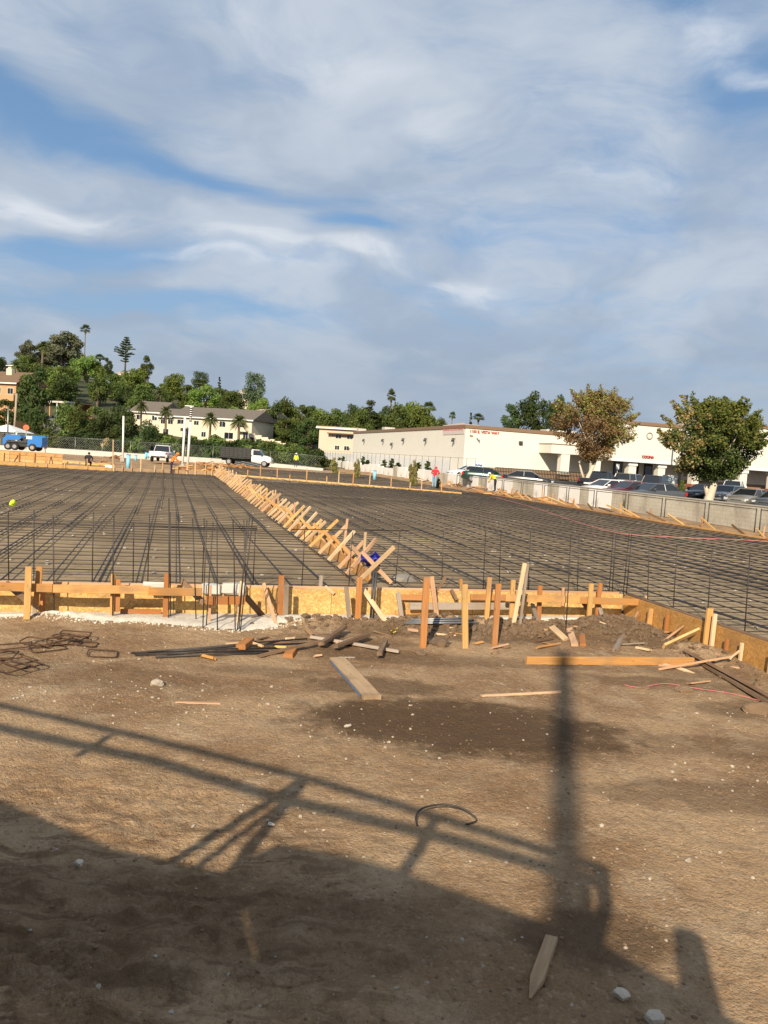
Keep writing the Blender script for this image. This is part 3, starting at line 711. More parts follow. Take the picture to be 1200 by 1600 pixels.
# ================================================================== VERTICAL DOWELS
def dowel(root, bx, by, tx, ty, z=0.0, r=.0085, m='rebar'):
    a = gp(bx, by, z); t_ = dp(tx, ty, a.y)
    b = MB(); b.tube([a-Vector((0, 0, .06)), (a+t_)/2+Vector((rnd.uniform(-.006, .006), 0, 0)), t_], r, 6)
    b.build('dowel', m, root, True, Matrix.Identity(4))
    return a, t_
root = empty('rebar_dowel_row', W(-1.2, 11.6, 0), 'row of upright rebar dowels tied by two level bars at the left form', 'rebar')
for q in ((85, 966, 83, 806, 0), (176, 969, 178, 806, 0), (264, 971, 264, 778, 0), (267, 968, 266, 800, 0),
          (53, 912, 53, 797, .3), (144, 915, 146, 800, .3), (231, 915, 234, 803, .3), (208, 914, 209, 815, .3), (14, 909, 13, 800, .3)):
    dowel(root, *q)
for z0, y0, y1, r in ((0, 812, 823, .008), (0, 819, 826, .010), (0, 824, 829, .007)):
    a = dp(-60, y0-4, 11.2); c = dp(402, y1, 12.0)
    b = MB(); b.tube([a, a.lerp(c, .5)-Vector((0, 0, .012)), c], r, 6); b.build('tie_bar', 'rebar', root, True, Matrix.Identity(4))
root = empty('rebar_dowel_cluster', gp(345, 985), 'bundle of leaning rebar dowels in the white gravel', 'rebar')
for q in ((307, 972, 301, 810, 0), (317, 986, 323, 813, 0), (322, 984, 333, 816, 0), (340, 988, 339, 808, 0), (368, 989, 364, 812, 0),
          (370, 989, 390, 809, 0), (375, 988, 395, 808, 0), (373, 986, 386, 813, 0), (316, 914, 319, 810, .3), (395, 922, 399, 828, .3), (384, 918, 381, 812, .3)):
    dowel(root, *q)
root = empty('rebar_dowel_line', W(5, 12.2, PAD), 'line of upright rebar dowels behind the near form, right of the bundle', 'rebar')
for q in ((471, 922, 476, 829), (545, 919, 551, 832), (616, 925, 625, 829), (690, 924, 693, 830), (755, 926, 759, 829), (780, 927, 783, 829), (825, 929, 829, 830),
          (951, 933, 958, 832), (956, 933, 963, 833), (973, 934, 983, 834), (978, 934, 987, 835), (1012, 936, 1015, 840), (1052, 950, 1058, 850), (1105, 972, 1113, 857), (1163, 1002, 1172, 866), (902, 931, 905, 834)):
    dowel(root, *q, .3)
for q in ((884, 992, 892, 836),): dowel(root, *q, 0)
b = MB(); b.tube([dp(455, 827, 12.9), dp(560, 828, 12.9), dp(640, 829, 13.2)], .008, 5); b.build('tie_bar', 'rebar', root, True, Matrix.Identity(4))

for k, (x0, x1, y0, y1, lab) in enumerate(((316, 346, 914, 929, 'left white foam block on the form behind the leaning dowels'), (347, 384, 913, 929, 'right white foam block on the form behind the leaning dowels'), (222, 262, 911, 921, 'splash of white plaster on the left rail'))):
    a_ = vp(x0, y1, 11.80 if k < 2 else 11.62); c_ = vp(x1, y0, 11.80 if k < 2 else 11.62)
    b = MB(); L = (c_-a_).dot(UD); b.cbox(0, L, 0, .16 if k < 2 else .05, 0, abs(c_.z-a_.z), .02)
    for i_, v_ in enumerate(b.v): b.v[i_] = (v_[0]+rnd.uniform(-.012, .012), v_[1]+rnd.uniform(-.01, .01), v_[2]+rnd.uniform(-.012, .012))
    M = Matrix((UD, VD, Vector((0, 0, 1)))).transposed().to_4x4(); M.translation = Vector((a_.x, a_.y, min(a_.z, c_.z)))
    tag(b.build('foam_block' if k < 2 else 'plaster_splash', 'concrete_pale', None, False, M), lab, 'foam block' if k < 2 else 'plaster')
# ================================================================== NEAR FORM
FV = 11.92       # face line of the OSB
root = empty('near_formwork', W(1, FV, 0), 'orange timber form of strand board, rails and stakes along the near slab edge', 'formwork')
u = -9.6
k = 0
while u < 7.9:
    u1 = min(u+2.44, 7.92)
    b = MB(); L = u1-u-.006
    b.cbox(0, L, 0, .018, -.06, .435+.004*(k % 2), .003)
    M = Matrix((UD, VD, Vector((0, 0, 1)))).transposed().to_4x4(); M.translation = W(u, FV+.003*(k % 2), 0)
    b.build('strand_panel', 'osb', root, M=M); u = u1; k += 1
u = -9.6
while u < 7.85:
    u1 = min(u+3.6, 7.85)
    board('top_plate', W(u, FV+.042, .425), W(u1-.01, FV+.042, .425), .085, .04, 'wood_pink', root); u = u1
# footing lip under the panels
b = MB(); b.cbox(0, 9.2, 0, .10, -.05, .035, .01)
M = Matrix((UD, VD, Vector((0, 0, 1)))).transposed().to_4x4(); M.translation = W(-1.3, FV-.13, 0)
b.build('footing_lip', 'concrete_pale', root, M=M)
def onv(px, py, v): return vp(px, py, v)
def rail_px(x0, y0, x1, y1, v, w, m, name='rail', t=.04): return board(name, onv(x0, y0, v), onv(x1, y1, v), w, t, m, root)
rail_px(-90, 914, 82, 919, 11.50, .115, 'wood_new'); rail_px(83, 919.5, 236, 922, 11.50, .115, 'wood_new'); rail_px(232, 924, 316, 925, 11.47, .115, 'wood_new')
rail_px(321, 938, 383, 938, 11.18, .12, 'wood_red')
rail_px(790, 934, 905, 937, 11.48, .115, 'wood_new'); rail_px(903, 937.5, 998, 941, 11.50, .115, 'wood_new')
rail_px(640, 947, 795, 947, 11.72, .115, 'wood_grey')
rail_px(624, 933, 660, 934, 11.86, .09, 'wood_red'); rail_px(618, 957, 672, 956, 11.86, .075, 'wood_new'); rail_px(735, 933, 795, 934, 11.83, .10, 'wood_red')
rail_px(188, 955, 252, 956, 11.80, .07, 'wood_red')
def stk(tx, ty, bx, by, v, w, m, z=None, name='stake', t=.038, deg=0, pointed=False):
    p1 = onv(tx, ty, v)
    p0 = gp(bx, by, 0.0) if v is None else onv(bx, by, v)
    p0 = p0 - Vector((0, 0, .05))
    return stake(name, p0, p1, w, t, m, root, deg, pointed)
for q in ((45, 885, 42, 962, 11.40, .085, 'wood_yellow'), (62, 885, 57, 940, 11.56, .085, 'wood_new'), (55, 940, 54, 958, 11.80, .06, 'wood_grey'), (66, 915, 66, 958, 11.78, .085, 'wood_red'),
          (177, 897, 175, 955, 11.58, .06, 'wood_new'), (184, 905, 183, 950, 11.60, .08, 'wood_red'), (261, 896, 258, 958, 11.56, .075, 'wood_red'),
          (440, 899, 437, 964, 11.58, .085, 'wood_red'), (448, 913, 446, 968, 11.50, .07, 'wood_grey'), (541, 917, 547, 971, 11.52, .065, 'wood_grey'),
          (562, 902, 559, 965, 11.60, .09, 'wood_red'), (622, 926, 629, 968, 11.55, .07, 'wood_grey'), (674, 901, 684, 968, 11.66, .075, 'wood_pink'),
          (765, 902, 760, 969, 11.60, .075, 'wood_new'), (802, 906, 798, 975, 11.55, .075, 'wood_yellow'), (844, 915, 842, 965, 11.62, .075, 'wood_red'),
          (924, 912, 919, 981, 11.42, .080, 'wood_yellow'), (938, 911, 932, 972, 11.62, .075, 'wood_red'), (502, 899, 500, 922, 11.99, .06, 'wood_grey'),
          (1009, 931, 1008, 955, 11.95, .035, 'wood_pale'), (350, 915, 348, 932, 11.9, .035, 'wood_pale'), (329, 915, 327, 978, 11.3, .035, 'wood_pink'), (377, 908, 372, 975, 11.25, .04, 'wood_pale'),
          (880, 918, 879, 945, 11.9, .04, 'wood_pink'), (720, 905, 722, 940, 11.95, .05, 'wood_new')):
    stk(*q)
# front row of driven stakes and tall leaning strips
for (tx, ty, bx, by, w, m) in ((667, 902, 661, 1006, .092, 'wood_red'), (726, 913, 728, 1006, .085, 'wood_yellow'), (779, 912, 773, 1003, .082, 'wood_red'),
                               (820, 880, 800, 980, .065, 'wood_pale'), (825, 881, 811, 981, .035, 'wood_grey')):
    p0 = gp(bx, by, .06); p1 = dp(tx, ty, p0.y+.02); stake('stake', p0-Vector((0, 0, .12)), p1, w, .04, m, root)
# kickers
for (x0, y0, v0, x1, y1, v1, w, m) in ((412, 912, 11.8, 433, 982, 11.05, .055, 'wood_pink'), (567, 920, 11.78, 606, 977, 11.15, .075, 'wood_pale'),
                                       (284, 908, 11.9, 320, 944, 11.5, .085, 'wood_brown'), (10, 912, 11.9, 42, 938, 11.45, .085, 'wood_brown'),  # dark brown of these two carries the shade they stand in
                                       (832, 944, 11.8, 845, 986, 11.2, .07, 'wood_grey'), (934, 938, 11.82, 946, 982, 11.15, .08, 'wood_grey'),
                                       (1006, 942, 11.8, 984, 982, 11.0, .06, 'wood_pink'), (696, 901, 12.1, 680, 930, 11.9, .05, 'wood_brown'), (705, 922, 11.9, 714, 938, 11.75, .06, 'wood_brown'),
                                       (382, 930, 11.2, 410, 962, 11.8, .09, 'wood_brown'), (910, 938, 11.5, 918, 950, 11.9, .09, 'wood_brown'), (508, 916, 11.97, 522, 928, 11.9, .05, 'wood_pink')):
    p0 = vp(x0, y0, v0); p1 = vp(x1, y1, v1)
    stake('kicker', p1, p0, w, .036, m, root)
# twin steel pins
for dx in (0, 4):
    a = vp(579+dx, 967, 11.55); c = vp(584+dx, 894, 11.6)
    b = MB(); b.tube([a-Vector((0, 0, .05)), c], .018, 8); b.build('steel_pin', 'steel_dark', root, True, Matrix.Identity(4))

# ---------------- right-hand return of the form
root = empty('return_formwork', W(7.95, 8, 0), 'plywood form turning towards the viewer at the right slab edge', 'formwork')
M0 = Matrix((-VD, UD, Vector((0, 0, 1)))).transposed().to_4x4()
vv = 11.9
for k in range(5):
    L = (1.25, 2.44, 2.44, 2.44, 2.0)[k]
    b = MB(); b.cbox(0, L-.006, 0, .018, -.06, .43, .003); M = M0.copy(); M.translation = W(7.94+.003*(k % 2), vv, 0)
    b.build('plywood_panel', 'ply', root, M=M)
    board('top_plate', W(7.985, vv, .40), W(7.985, vv-L+.01, .40), .12, .045, 'wood_brown', root); vv -= L
for (vq, w, m, h) in ((11.05, .085, 'wood_new', .36), (10.6, .06, 'wood_red', .36), (9.62, .10, 'wood_new', .66), (9.50, .06, 'wood_pale', .60), (9.2, .05, 'wood_red', .3), (7.62, .10, 'wood_red', .62), (8.9, .04, 'wood_pale', .32), (8.35, .04, 'wood_pale', .30), (6.6, .09, 'wood_new', .6)):
    p = W(7.94-.06, vq, -.05); board('stake', p, p+Vector((.01, 0, h+.05)), w, .04, m, root, roll=R(16+90))

# ================================================================== BULKHEAD WITH CROSSED BRACES
BU = 3.58
root = empty('braced_bulkhead', W(BU, 36, PAD), 'long bulkhead of crossed timber braces dividing the two slab bays', 'formwork')
v = 13.3
while v < 62:
    board('bulkhead_board', W(BU, v, PAD+.12), W(BU, min(v+3.6, 62)-.01, PAD+.12), .22, .036, 'wood_new', root); v += 3.6
r = random.Random(11); v = 13.0; k = 0
while v < 62:
    far = min(1.0, max(0.0, (v-15)/30.0)); wd = .072
    m = r.choice(('wood_yellow', 'wood_pale', 'wood_pale', 'wood_pale', 'wood_pink'))
    lean = r.uniform(.85, 1.1); dv = r.uniform(-.12, .12)
    a = W(BU-.31*lean, v+dv-.1, PAD+.05); c = W(BU+.30*lean, v-dv+.05, PAD+.68*lean)
    board('brace', a, c, wd, .036, m, root, roll=R(90 if False else r.uniform(-12, 12)))
    if r.random() < .8:
        a = W(BU+.32*lean, v+.07, PAD+.06); c = W(BU-.20*lean, v+.10+dv, PAD+.56*lean)
        board('brace', a, c, wd, .036, r.choice(('wood_new', 'wood_yellow', 'wood_pink')), root, roll=R(r.uniform(-12, 12)))
    if r.random() < .75:
        p = W(BU+r.uniform(.05, .25), v+.3, PAD); stake('stake', p, p+Vector((r.uniform(-.04, .06), 0, r.uniform(.55, .92))), .05, .036, r.choice(('wood_pink', 'wood_yellow', 'wood_pale')), root)
    v += r.choice((.55, .8, .95, 1.05, 1.15)); k += 1
# dirt trapped at the foot, grey concrete lump at the near end
def lump(name, c, s, m, seed, label=None, cat=None, group=None, parent=None, flat=.7, det=2, kind=None):
    b = bmesh.new(); bmesh.ops.create_icosphere(b, subdivisions=det, radius=1.0); q = random.Random(seed)
    o3 = Vector((q.random()*9, q.random()*9, q.random()*9))
    planes = [(Vector((q.gauss(0, 1), q.gauss(0, 1), q.gauss(0, 1))).normalized(), q.uniform(.42, .86)) for _ in range(12)]
    for x in b.verts:
        d = x.co.copy()
        for n, h in planes:
            e = d.dot(n)
            if e > h: d -= n*(e-h)
        d *= 1+q.uniform(-.07, .07)
        x.co = Vector((d.x*s[0], d.y*s[1], d.z*s[2]*flat))
    me = bpy.data.meshes.new(name); b.to_mesh(me); b.free()
    M = Matrix.Translation(c) @ Matrix.Rotation(q.uniform(0, 6), 4, 'Z')
    o = mesh_obj(name, me, parent, m, M)
    if label: tag(o, label, cat, group)
    if kind: o['kind'] = kind
    return o
lump('concrete_lump', gp(632, 905, PAD+.02), (.36, .28, .20), 'stone_grey', 5, 'grey concrete lump at the near end of the crossed braces', 'rubble')
# blue rag on the nearest crossing
def rag():
    b = MB(); nx, ny = 9, 7; c = dp(577, 874, 14.2)
    v = []; f = []
    for j in range(ny):
        for i in range(nx):
            x = (i/(nx-1)-.5)*.36; y = (j/(ny-1)-.5)*.20
            v.append(c + UD*x + Vector((0, 0, y + .05*math.sin(i*1.3)+.01*math.cos(j*2))) + VD*(.05*math.sin(i*2.1+j)+.5*x*x-.08+.06*math.cos(j*1.3)))
    f = [(j*nx+i, j*nx+i+1, (j+1)*nx+i+1, (j+1)*nx+i) for j in range(ny-1) for i in range(nx-1)]
    b.add(v, f); o = b.build('rag', 'blue_tarp', None, True)
    s = o.modifiers.new('s', 'SOLIDIFY'); s.thickness = .008
    tag(o, 'deep blue rag hung over the nearest crossed braces', 'rag')
rag()

# ================================================================== LOOSE LUMBER ON THE NEAR GROUND
def gz(p): return float(ground_h(np.array([p[0]]), np.array([p[1]]))[0])
def lay(px, py, lift=0.0):
    p = gp(px, py, 0.0)
    for _ in range(4): p = gp(px, py, gz(p)+lift)
    return p
def loose(name, x0, y0, x1, y1, w, t, m, label, roll=90, z0=.0, z1=.0, cat='lumber', pointed=False, group=None, jag=.004):
    th = t if abs(roll) > 45 else w
    a = lay(x0, y0, th/2+z0-.006); c = lay(x1, y1, th/2+z1-.006)
    o = board(name, a, c, w, t, m, None, R(roll), pointed, jag); return tag(o, label, cat, group)
loose('timber_beam', 822, 1032, 1083, 1033, .105, .05, 'wood_new', 'long heavy timber lying below the mound, in the mast shadow', roll=4)
loose('plank', 1072, 1018, 1235, 1106, .10, .045, 'wood_brown', 'upper dark wet plank of the pair by the right form', roll=60, z0=.06, z1=.05)
loose('plank', 1086, 1030, 1235, 1118, .10, .045, 'wood_brown', 'lower dark wet plank of the pair by the right form', roll=80)
loose('plank', 1037, 1010, 1118, 972, .10, .04, 'wood_yellow', 'broad yellow plank leaning on the right form', roll=35, z0=.0, z1=.33)
loose('wood_strip', 1036, 1003, 1088, 963, .05, .03, 'wood_pink', 'thin pale strip with red paint leaning behind the yellow plank', roll=30, z0=.02, z1=.36)
loose('wood_strip', 1028, 1046, 1144, 1026, .045, .03, 'wood_pink', 'reddish strip lying across the end of the dark planks', roll=70, z1=.08)
loose('wood_strip', 1142, 1028, 1180, 998, .05, .03, 'wood_pale', 'whitish strip propped up beside the right form', roll=30, z0=.06, z1=.22)
loose('wood_strip', 1086, 1052, 1030, 1037, .055, .03, 'wood_pale', 'white pointed strip in front of the long timber', roll=70, pointed=True)
loose('offcut', 884, 1000, 862, 980, .10, .045, 'wood_pale', 'leftmost of three board ends on the mound slope', roll=70, z1=.05)
loose('offcut', 898, 1008, 889, 982, .10, .05, 'wood_pink', 'middle of three board ends on the mound slope', roll=75, z1=.04)
loose('offcut', 911, 1008, 909, 983, .09, .05, 'wood_red', 'rightmost of three board ends on the mound slope', roll=75, z1=.04)
loose('offcut', 961, 1016, 974, 989, .075, .03, 'wood_grey', 'grey split board standing on the mound', roll=65, z1=.08)
loose('offcut', 952, 980, 975, 984, .07, .025, 'wood_pale', 'small pale chip near the top of the mound', roll=80, z0=.03)
loose('wood_strip', 938, 972, 982, 990, .03, .02, 'wood_pale', 'thin pale lath across the top of the mound', roll=80, z0=.05, z1=.02)
loose('board', 486, 995, 624, 1018, .085, .04, 'wood_grey', 'pale weathered board under the crossed brown offcuts', roll=80, z0=.02, z1=.02)
loose('offcut', 502, 1006, 538, 980, .09, .045, 'wood_brown', 'left brown offcut resting across the pale board', roll=75, z0=.06, z1=.09)
loose('offcut', 524, 1010, 575, 992, .085, .045, 'wood_brown', 'middle brown offcut resting across the pale board', roll=80, z0=.06, z1=.08)
loose('offcut', 593, 1022, 602, 1001, .075, .045, 'wood_brown', 'short brown offcut at the right end of the pale board', roll=80, z0=.05, z1=.06)
loose('board', 404, 1025, 500, 1002, .09, .04, 'wood_brown', 'long dark board slanting out of the rebar pile', roll=75, z1=.06)
loose('offcut', 450, 1025, 459, 1012, .12, .06, 'wood_red', 'orange block beside the dark board', roll=85)
loose('offcut', 376, 1011, 390, 1000, .13, .07, 'wood_red', 'orange block on the rebar pile', roll=85, z0=.03, z1=.03)
loose('offcut', 487, 992, 478, 982, .06, .05, 'wood_brown', 'dark stub behind the pale board', roll=30, z1=.08)
loose('board', 360, 1002, 455, 1004, .06, .03, 'wood_brown', 'thin dark board behind the rebar pile', roll=85)
loose('plank', 527, 1030, 582, 1090, .20, .05, 'wood_weathered', 'wide weathered plank with blue edge on the damp earth', roll=90)
loose('wood_strip', 752, 1087, 876, 1081, .05, .025, 'wood_pink', 'pale lath with red end lying on the damp earth', roll=80)
loose('survey_stake', 828, 1560, 862, 1466, .070, .03, 'wood_weathered', 'pointed wooden stake lying in the shade in the foreground', roll=85, cat='stake', pointed=True)
loose('wood_strip', 275, 1097, 345, 1099, .05, .015, 'wood_pink', 'thin reddish splinter half buried left of the wide plank', roll=85)
loose('twig', 404, 1103, 411, 1091, .02, .012, 'wood_pale', 'tiny pale twig on the bare earth', roll=85, cat='twig')
dq = random.Random(77); DEB = (('wood_brown', 'dark'), ('wood_grey', 'grey'), ('wood_pink', 'reddish'), ('wood_pale', 'pale'), ('wood_new', 'orange'))
for i, (zx0, zx1, zy0, zy1, nm) in enumerate(((840, 1060, 972, 1016, 'on the mound left of the right form'), (560, 830, 978, 1012, 'among the clods behind the front stakes'), (1040, 1190, 1000, 1070, 'in the litter by the right form'), (300, 560, 994, 1028, 'in the litter around the rebar pile'))):
    for k in range(11):
        m_, cn = dq.choice(DEB); x = dq.uniform(zx0, zx1); y = dq.uniform(zy0, zy1); L = dq.uniform(8, 34); sl = dq.uniform(-.35, .35)
        loose('wood_scrap', x-L/2, y+L*sl*.5, x+L/2, y-L*sl*.5, dq.uniform(.03, .08), dq.uniform(.015, .035), m_, '%s splinter of wood %s' % (cn, nm), roll=dq.uniform(55, 95), z0=dq.uniform(-.01, .03), z1=dq.uniform(-.01, .03), group='wood splinters '+nm, jag=.02)
# blue painted edge on the wide plank
pl = [o for o in bpy.data.objects if o.get('label', '').startswith('wide weathered plank')][0]
b = MB(); Lp = max(v.co.x for v in pl.data.vertices)
b.box(.06, Lp*.96, -.018, .016, .1105, .1118) ; e = b.build('painted_edge', 'faded_blue'); e.parent = pl
# conduit
a = lay(632, 974, .03); c = lay(748, 973, .05)
for k in range(3):
    b = MB(); b.tube([a+Vector((.05*k, .05*k, .02*k)), c+Vector((-.1*k, .05*k, .02*k))], .016, 8)
    tag(b.build('conduit', 'galv', None, True), ('lowest', 'middle', 'topmost')[k]+' grey conduit pipe lying behind the front stakes', 'pipe')
# rebar pile
for k, (x0, y0, x1, y1) in enumerate(((205, 1020, 440, 1012), (210, 1023, 420, 1017), (230, 1018, 500, 1004), (243, 1027, 415, 1020), (260, 1022, 395, 1018), (300, 1014, 480, 998))):
    a = lay(x0, y0, .015+.012*(k % 3)); c = lay(x1, y1, .02+.012*(k % 2))
    b = MB(); b.tube([a, a.lerp(c, .5)+Vector((0, 0, .012)), c], .012, 6)
    tag(b.build('loose_rebar', 'rebar', None, True), ('topmost', 'second', 'third', 'fourth', 'shortest', 'rearmost')[k]+' dark straight bar in the loose rebar pile before the gravel', 'rebar', 'loose bars in the rebar pile')
# bent stirrups
def stirrup(px, py, wx, wy, ang, lift, i):
    wx *= .8; wy *= .8; c = lay(px, py, .012+lift); b = MB(); pts = []
    for k in range(4):
        for q in range(4):
            t = math.pi/2*(k + q/3.0); cx = (1 if k in (0, 3) else -1)*(wx/2-.05); cy = (1 if k in (0, 1) else -1)*(wy/2-.05)
            pts.append(Vector((cx+.05*math.cos(t), cy+.05*math.sin(t), 0)))
    pts.append(pts[0]+Vector((0, 0, .012)))
    q = random.Random(i); T = Euler((q.uniform(-.12, .12), q.uniform(-.12, .12), ang)).to_matrix()
    P = [c + T @ p for p in pts]
    P = [Vector((p.x, p.y, max(p.z, gz(p)+.008))) for p in P]
    b.tube(P, .0085, 5); tag(b.build('rebar_stirrup', 'rebar_rust', None, True), ('rusty bent stirrup lying apart at the right of the heap' if i == 0 else 'rusty bent stirrup in the heap left of the gravel' if i in (1, 2, 3, 4, 5, 6, 12) else 'rusty bent stirrup in the pile at the left edge'), 'rebar', 'bent stirrups on the ground')
for i, q in enumerate(((160, 1021, .42, .30, .3, .0), (130, 1006, .42, .26, .1, .0), (100, 1003, .5, .3, .5, .02), (110, 995, .52, .3, -.3, .05), (85, 1000, .5, .3, .9, .07), (118, 990, .45, .26, .2, .09), (60, 1003, .5, .28, -.1, .02),
                       (15, 1010, .6, .34, .4, .0), (20, 1030, .62, .4, -.5, .0), (35, 1036, .6, .34, -.6, .03), (10, 1040, .6, .4, -.45, .05), (-10, 1022, .6, .4, .2, .03), (75, 1014, .5, .3, .7, .0))):
    stirrup(*q, i)
P = [lay(652, 1290, .01), lay(650, 1276, .04), lay(660, 1263, .07), lay(690, 1257, .08), lay(720, 1262, .07), lay(740, 1275, .04), lay(744, 1283, .01), lay(728, 1288, .01)]
strand('wire_loop', P, .007, 'rebar', 'curved loop of dark wire on the open earth', 'wire')
strand('string', [lay(x, y, .012) for x, y in ((975, 1070), (1000, 1074), (1040, 1068), (1090, 1076), (1140, 1083), (1200, 1098))], .004, 'cord_pink', 'faint pink string line on the ground at right', 'string')

# ================================================================== STONES, CLODS, GRAVEL
NEARV = {}
def near(px, py, s, m, seed, name, label, cat, group, flat=.6, sink=.25, det=3):
    c = lay(px, py, s*flat*(1-2*sink)*.5); q = random.Random(seed)
    return lump(name, c, (s*q.uniform(.8, 1.15), s*q.uniform(.7, 1.0), s), m, seed, label, cat, group, None, flat, det)
for i, (x, y, s, lab) in enumerate(((245, 1069, .085, 'squarish pale rock left of the wide plank'), (970, 1556, .055, 'pale flat stone in the shade at bottom right'),
        (123, 1350, .045, 'grey stone alone in the shade at left'), (1022, 1590, .06, 'flat stone at the bottom edge of the shade'), (543, 1134, .05, 'pale stone on the damp patch'),
        (425, 1288, .035, 'pale stone between the rail shadows'), (1075, 1345, .035, 'white angular stone on the sunlit earth at right'), (940, 1290, .03, 'small white stone right of the mast shadow'))):
    near(x, y, s, 'stone_pale', 40+i, 'stone', lab, 'stone', None)
for i, (x, y, s, lab) in enumerate(((683, 1006, .20, 'large brown clod right of the first front stake'), (657, 1021, .11, 'clod at the foot of the first front stake'), (775, 1022, .09, 'wedge-shaped clod below the front stakes'),
        (800, 985, .12, 'clod behind the end of the long timber'), (1068, 1080, .12, 'low brown clod below the white pointed strip'), (1185, 1112, .22, 'big clod at the right edge below the dark planks'),
        (1010, 1076, .07, 'dark clod on the pink string'), (548, 966, .12, 'clod behind the crossed offcuts'), (640, 985, .10, 'dark clod beside the yellow weed'), (742, 996, .11, 'clod between the second and third front stakes'))):
    near(x, y, s, 'clod', 80+i, 'earth_clod', lab, 'clod', None, .55, .45)
# many anonymous clods on the mounds: too many to tell apart
def scatter(name, n, pos, size, m, label, cat, seed, det=1, flat=.65):
    q = random.Random(seed); protos = []
    for k in range(6):
        b = bmesh.new(); bmesh.ops.create_icosphere(b, subdivisions=det, radius=1.0)
        pl_ = [(Vector((q.gauss(0, 1), q.gauss(0, 1), q.gauss(0, 1))).normalized(), q.uniform(.55, .9)) for _ in range(7)]
        for x in b.verts:
            for nn, h in pl_:
                e = x.co.dot(nn)
                if e > h: x.co -= nn*(e-h)
        b.verts.index_update(); protos.append((np.array([x.co[:] for x in b.verts]), [tuple(x.index for x in f.verts) for f in b.faces])); b.free()
    V = []; F = []; o = 0
    pts = [pos(q) for _ in range(n)]; P = np.array([(p[0], p[1]) for p in pts]); Zs = ground_h(P[:, 0], P[:, 1])
    for (x, y), z in zip(P, Zs):
        pv, pf = protos[q.randrange(6)]; s = size(q); a = q.uniform(0, 6.3)
        c, s_ = math.cos(a), math.sin(a); w = pv*np.array([s*q.uniform(.75, 1.3), s*q.uniform(.7, 1.1), s*flat])
        r = np.stack([w[:, 0]*c-w[:, 1]*s_+x, w[:, 0]*s_+w[:, 1]*c+y, w[:, 2]+z+s*.12], 1)
        V.append(r); F += [tuple(i+o for i in f) for f in pf]; o += len(r)
    me = pydata(name, np.concatenate(V).tolist(), F)
    ob = mesh_obj(name, me, None, m); return tag(ob, label, cat, kind='stuff')
def mound_pos(q):
    while True:
        u0, v0, su, sv, a = MOUNDS[q.choice((0, 0, 1, 1, 2, 2, 3, 4, 7, 8))]
        u = q.gauss(u0, su*.75); v = q.gauss(v0-.05, sv*.9)
        if v < 11.72 and u < 7.8: return W(u, v)
scatter('clods', 1900, mound_pos, lambda q: .012+.065*q.random()**3.2, 'clod', 'loose clods of brown earth heaped along the form', 'earth', 5)
def open_pos(q):
    while True:
        y = 3.0+8.6*q.random()**1.25; x = (q.random()-.5)*2*(0.56*y+.4)
        u, v = UV((x, y))
        if v < 11.4 and u < 7.8: return (x, y)
def peb_size(q): return .0025+.014*q.random()**6.5
scatter('pebbles', 1900, open_pos, peb_size, 'stone_pale', 'pale pebbles scattered over the bare earth', 'pebbles', 9, 1, .7)
scatter('grit', 3600, open_pos, lambda q: .004+.012*q.random()**3, 'clod', 'brown crumbs of earth scattered over the ground', 'earth', 10, 1, .7)
def peb_cluster(q):
    c = q.choice(((-2.7, 8.0), (-2.0, 7.5), (-3.2, 7.6), (2.4, 5.0), (.2, 6.9), (3.4, 6.6), (-.4, 5.6), (4.4, 8.2), (-3.4, 9.4)))
    return (q.gauss(c[0], .55), q.gauss(c[1], .35))
scatter('small_stones', 420, peb_cluster, lambda q: .005+.020*q.random()**3, 'stone_pale', 'small whitish stones lying in loose patches', 'stones', 12, 1, .7)
# white gravel bed before the left half of the form
plain('gravel_white', (0.60, 0.55, 0.465), 0.9, 0, 0.5, 16, 0.8)
def grav_shape(u): return 11.05 + (0 if -.2 < u < 2.1 else .35 if u < -.2 else .48)
def gravel_bed():
    us = np.linspace(-2.9, 7.7, 160); vs = np.linspace(0, 1, 14)
    U, T = np.meshgrid(us, vs)
    lo = 11.66 - .86*np.exp(-((us-.95)/1.15)**2) - .22*np.exp(-((us+.9)/.7)**2) + .10*fbm(us*1.0, us*0+3, 2.1, 3, 3)
    Vv = lo[None, :]*(1-T)+11.90*T
    P = W(0, 0); X = U*CA-Vv*SA; Y = U*SA+Vv*CA
    Z = ground_h(X, Y)+.028*np.clip(T*6, 0, 1)*np.clip((1-T)*9+.5, 0, 1)+.006+.012*fbm(X, Y, 18, 2, 6)
    n = 160; f = [(j*n+i, j*n+i+1, (j+1)*n+i+1, (j+1)*n+i) for j in range(13) for i in range(n-1)]
    o = mesh_obj('gravel_bed', pydata('gravel_bed', np.stack([X, Y, Z], -1).reshape(-1, 3).tolist(), f, True), None, 'gravel_white'); tag(o, kind='structure')
    def pos(q):
        while True:
            k = q.randrange(160); t_ = q.random(); u = us[k]+q.uniform(-.03, .03); v = lo[k]*(1-t_)+11.88*t_ - .22*q.random()**4
            if v < 11.89 and (u < 3.2 or q.random() < .35): return W(u, v, 0)
    scatter('gravel', 8500, pos, lambda q: .008+.018*q.random()**2, 'gravel_white', 'white crushed gravel spilled along the foot of the left form', 'gravel', 15, 1, .8)
gravel_bed()
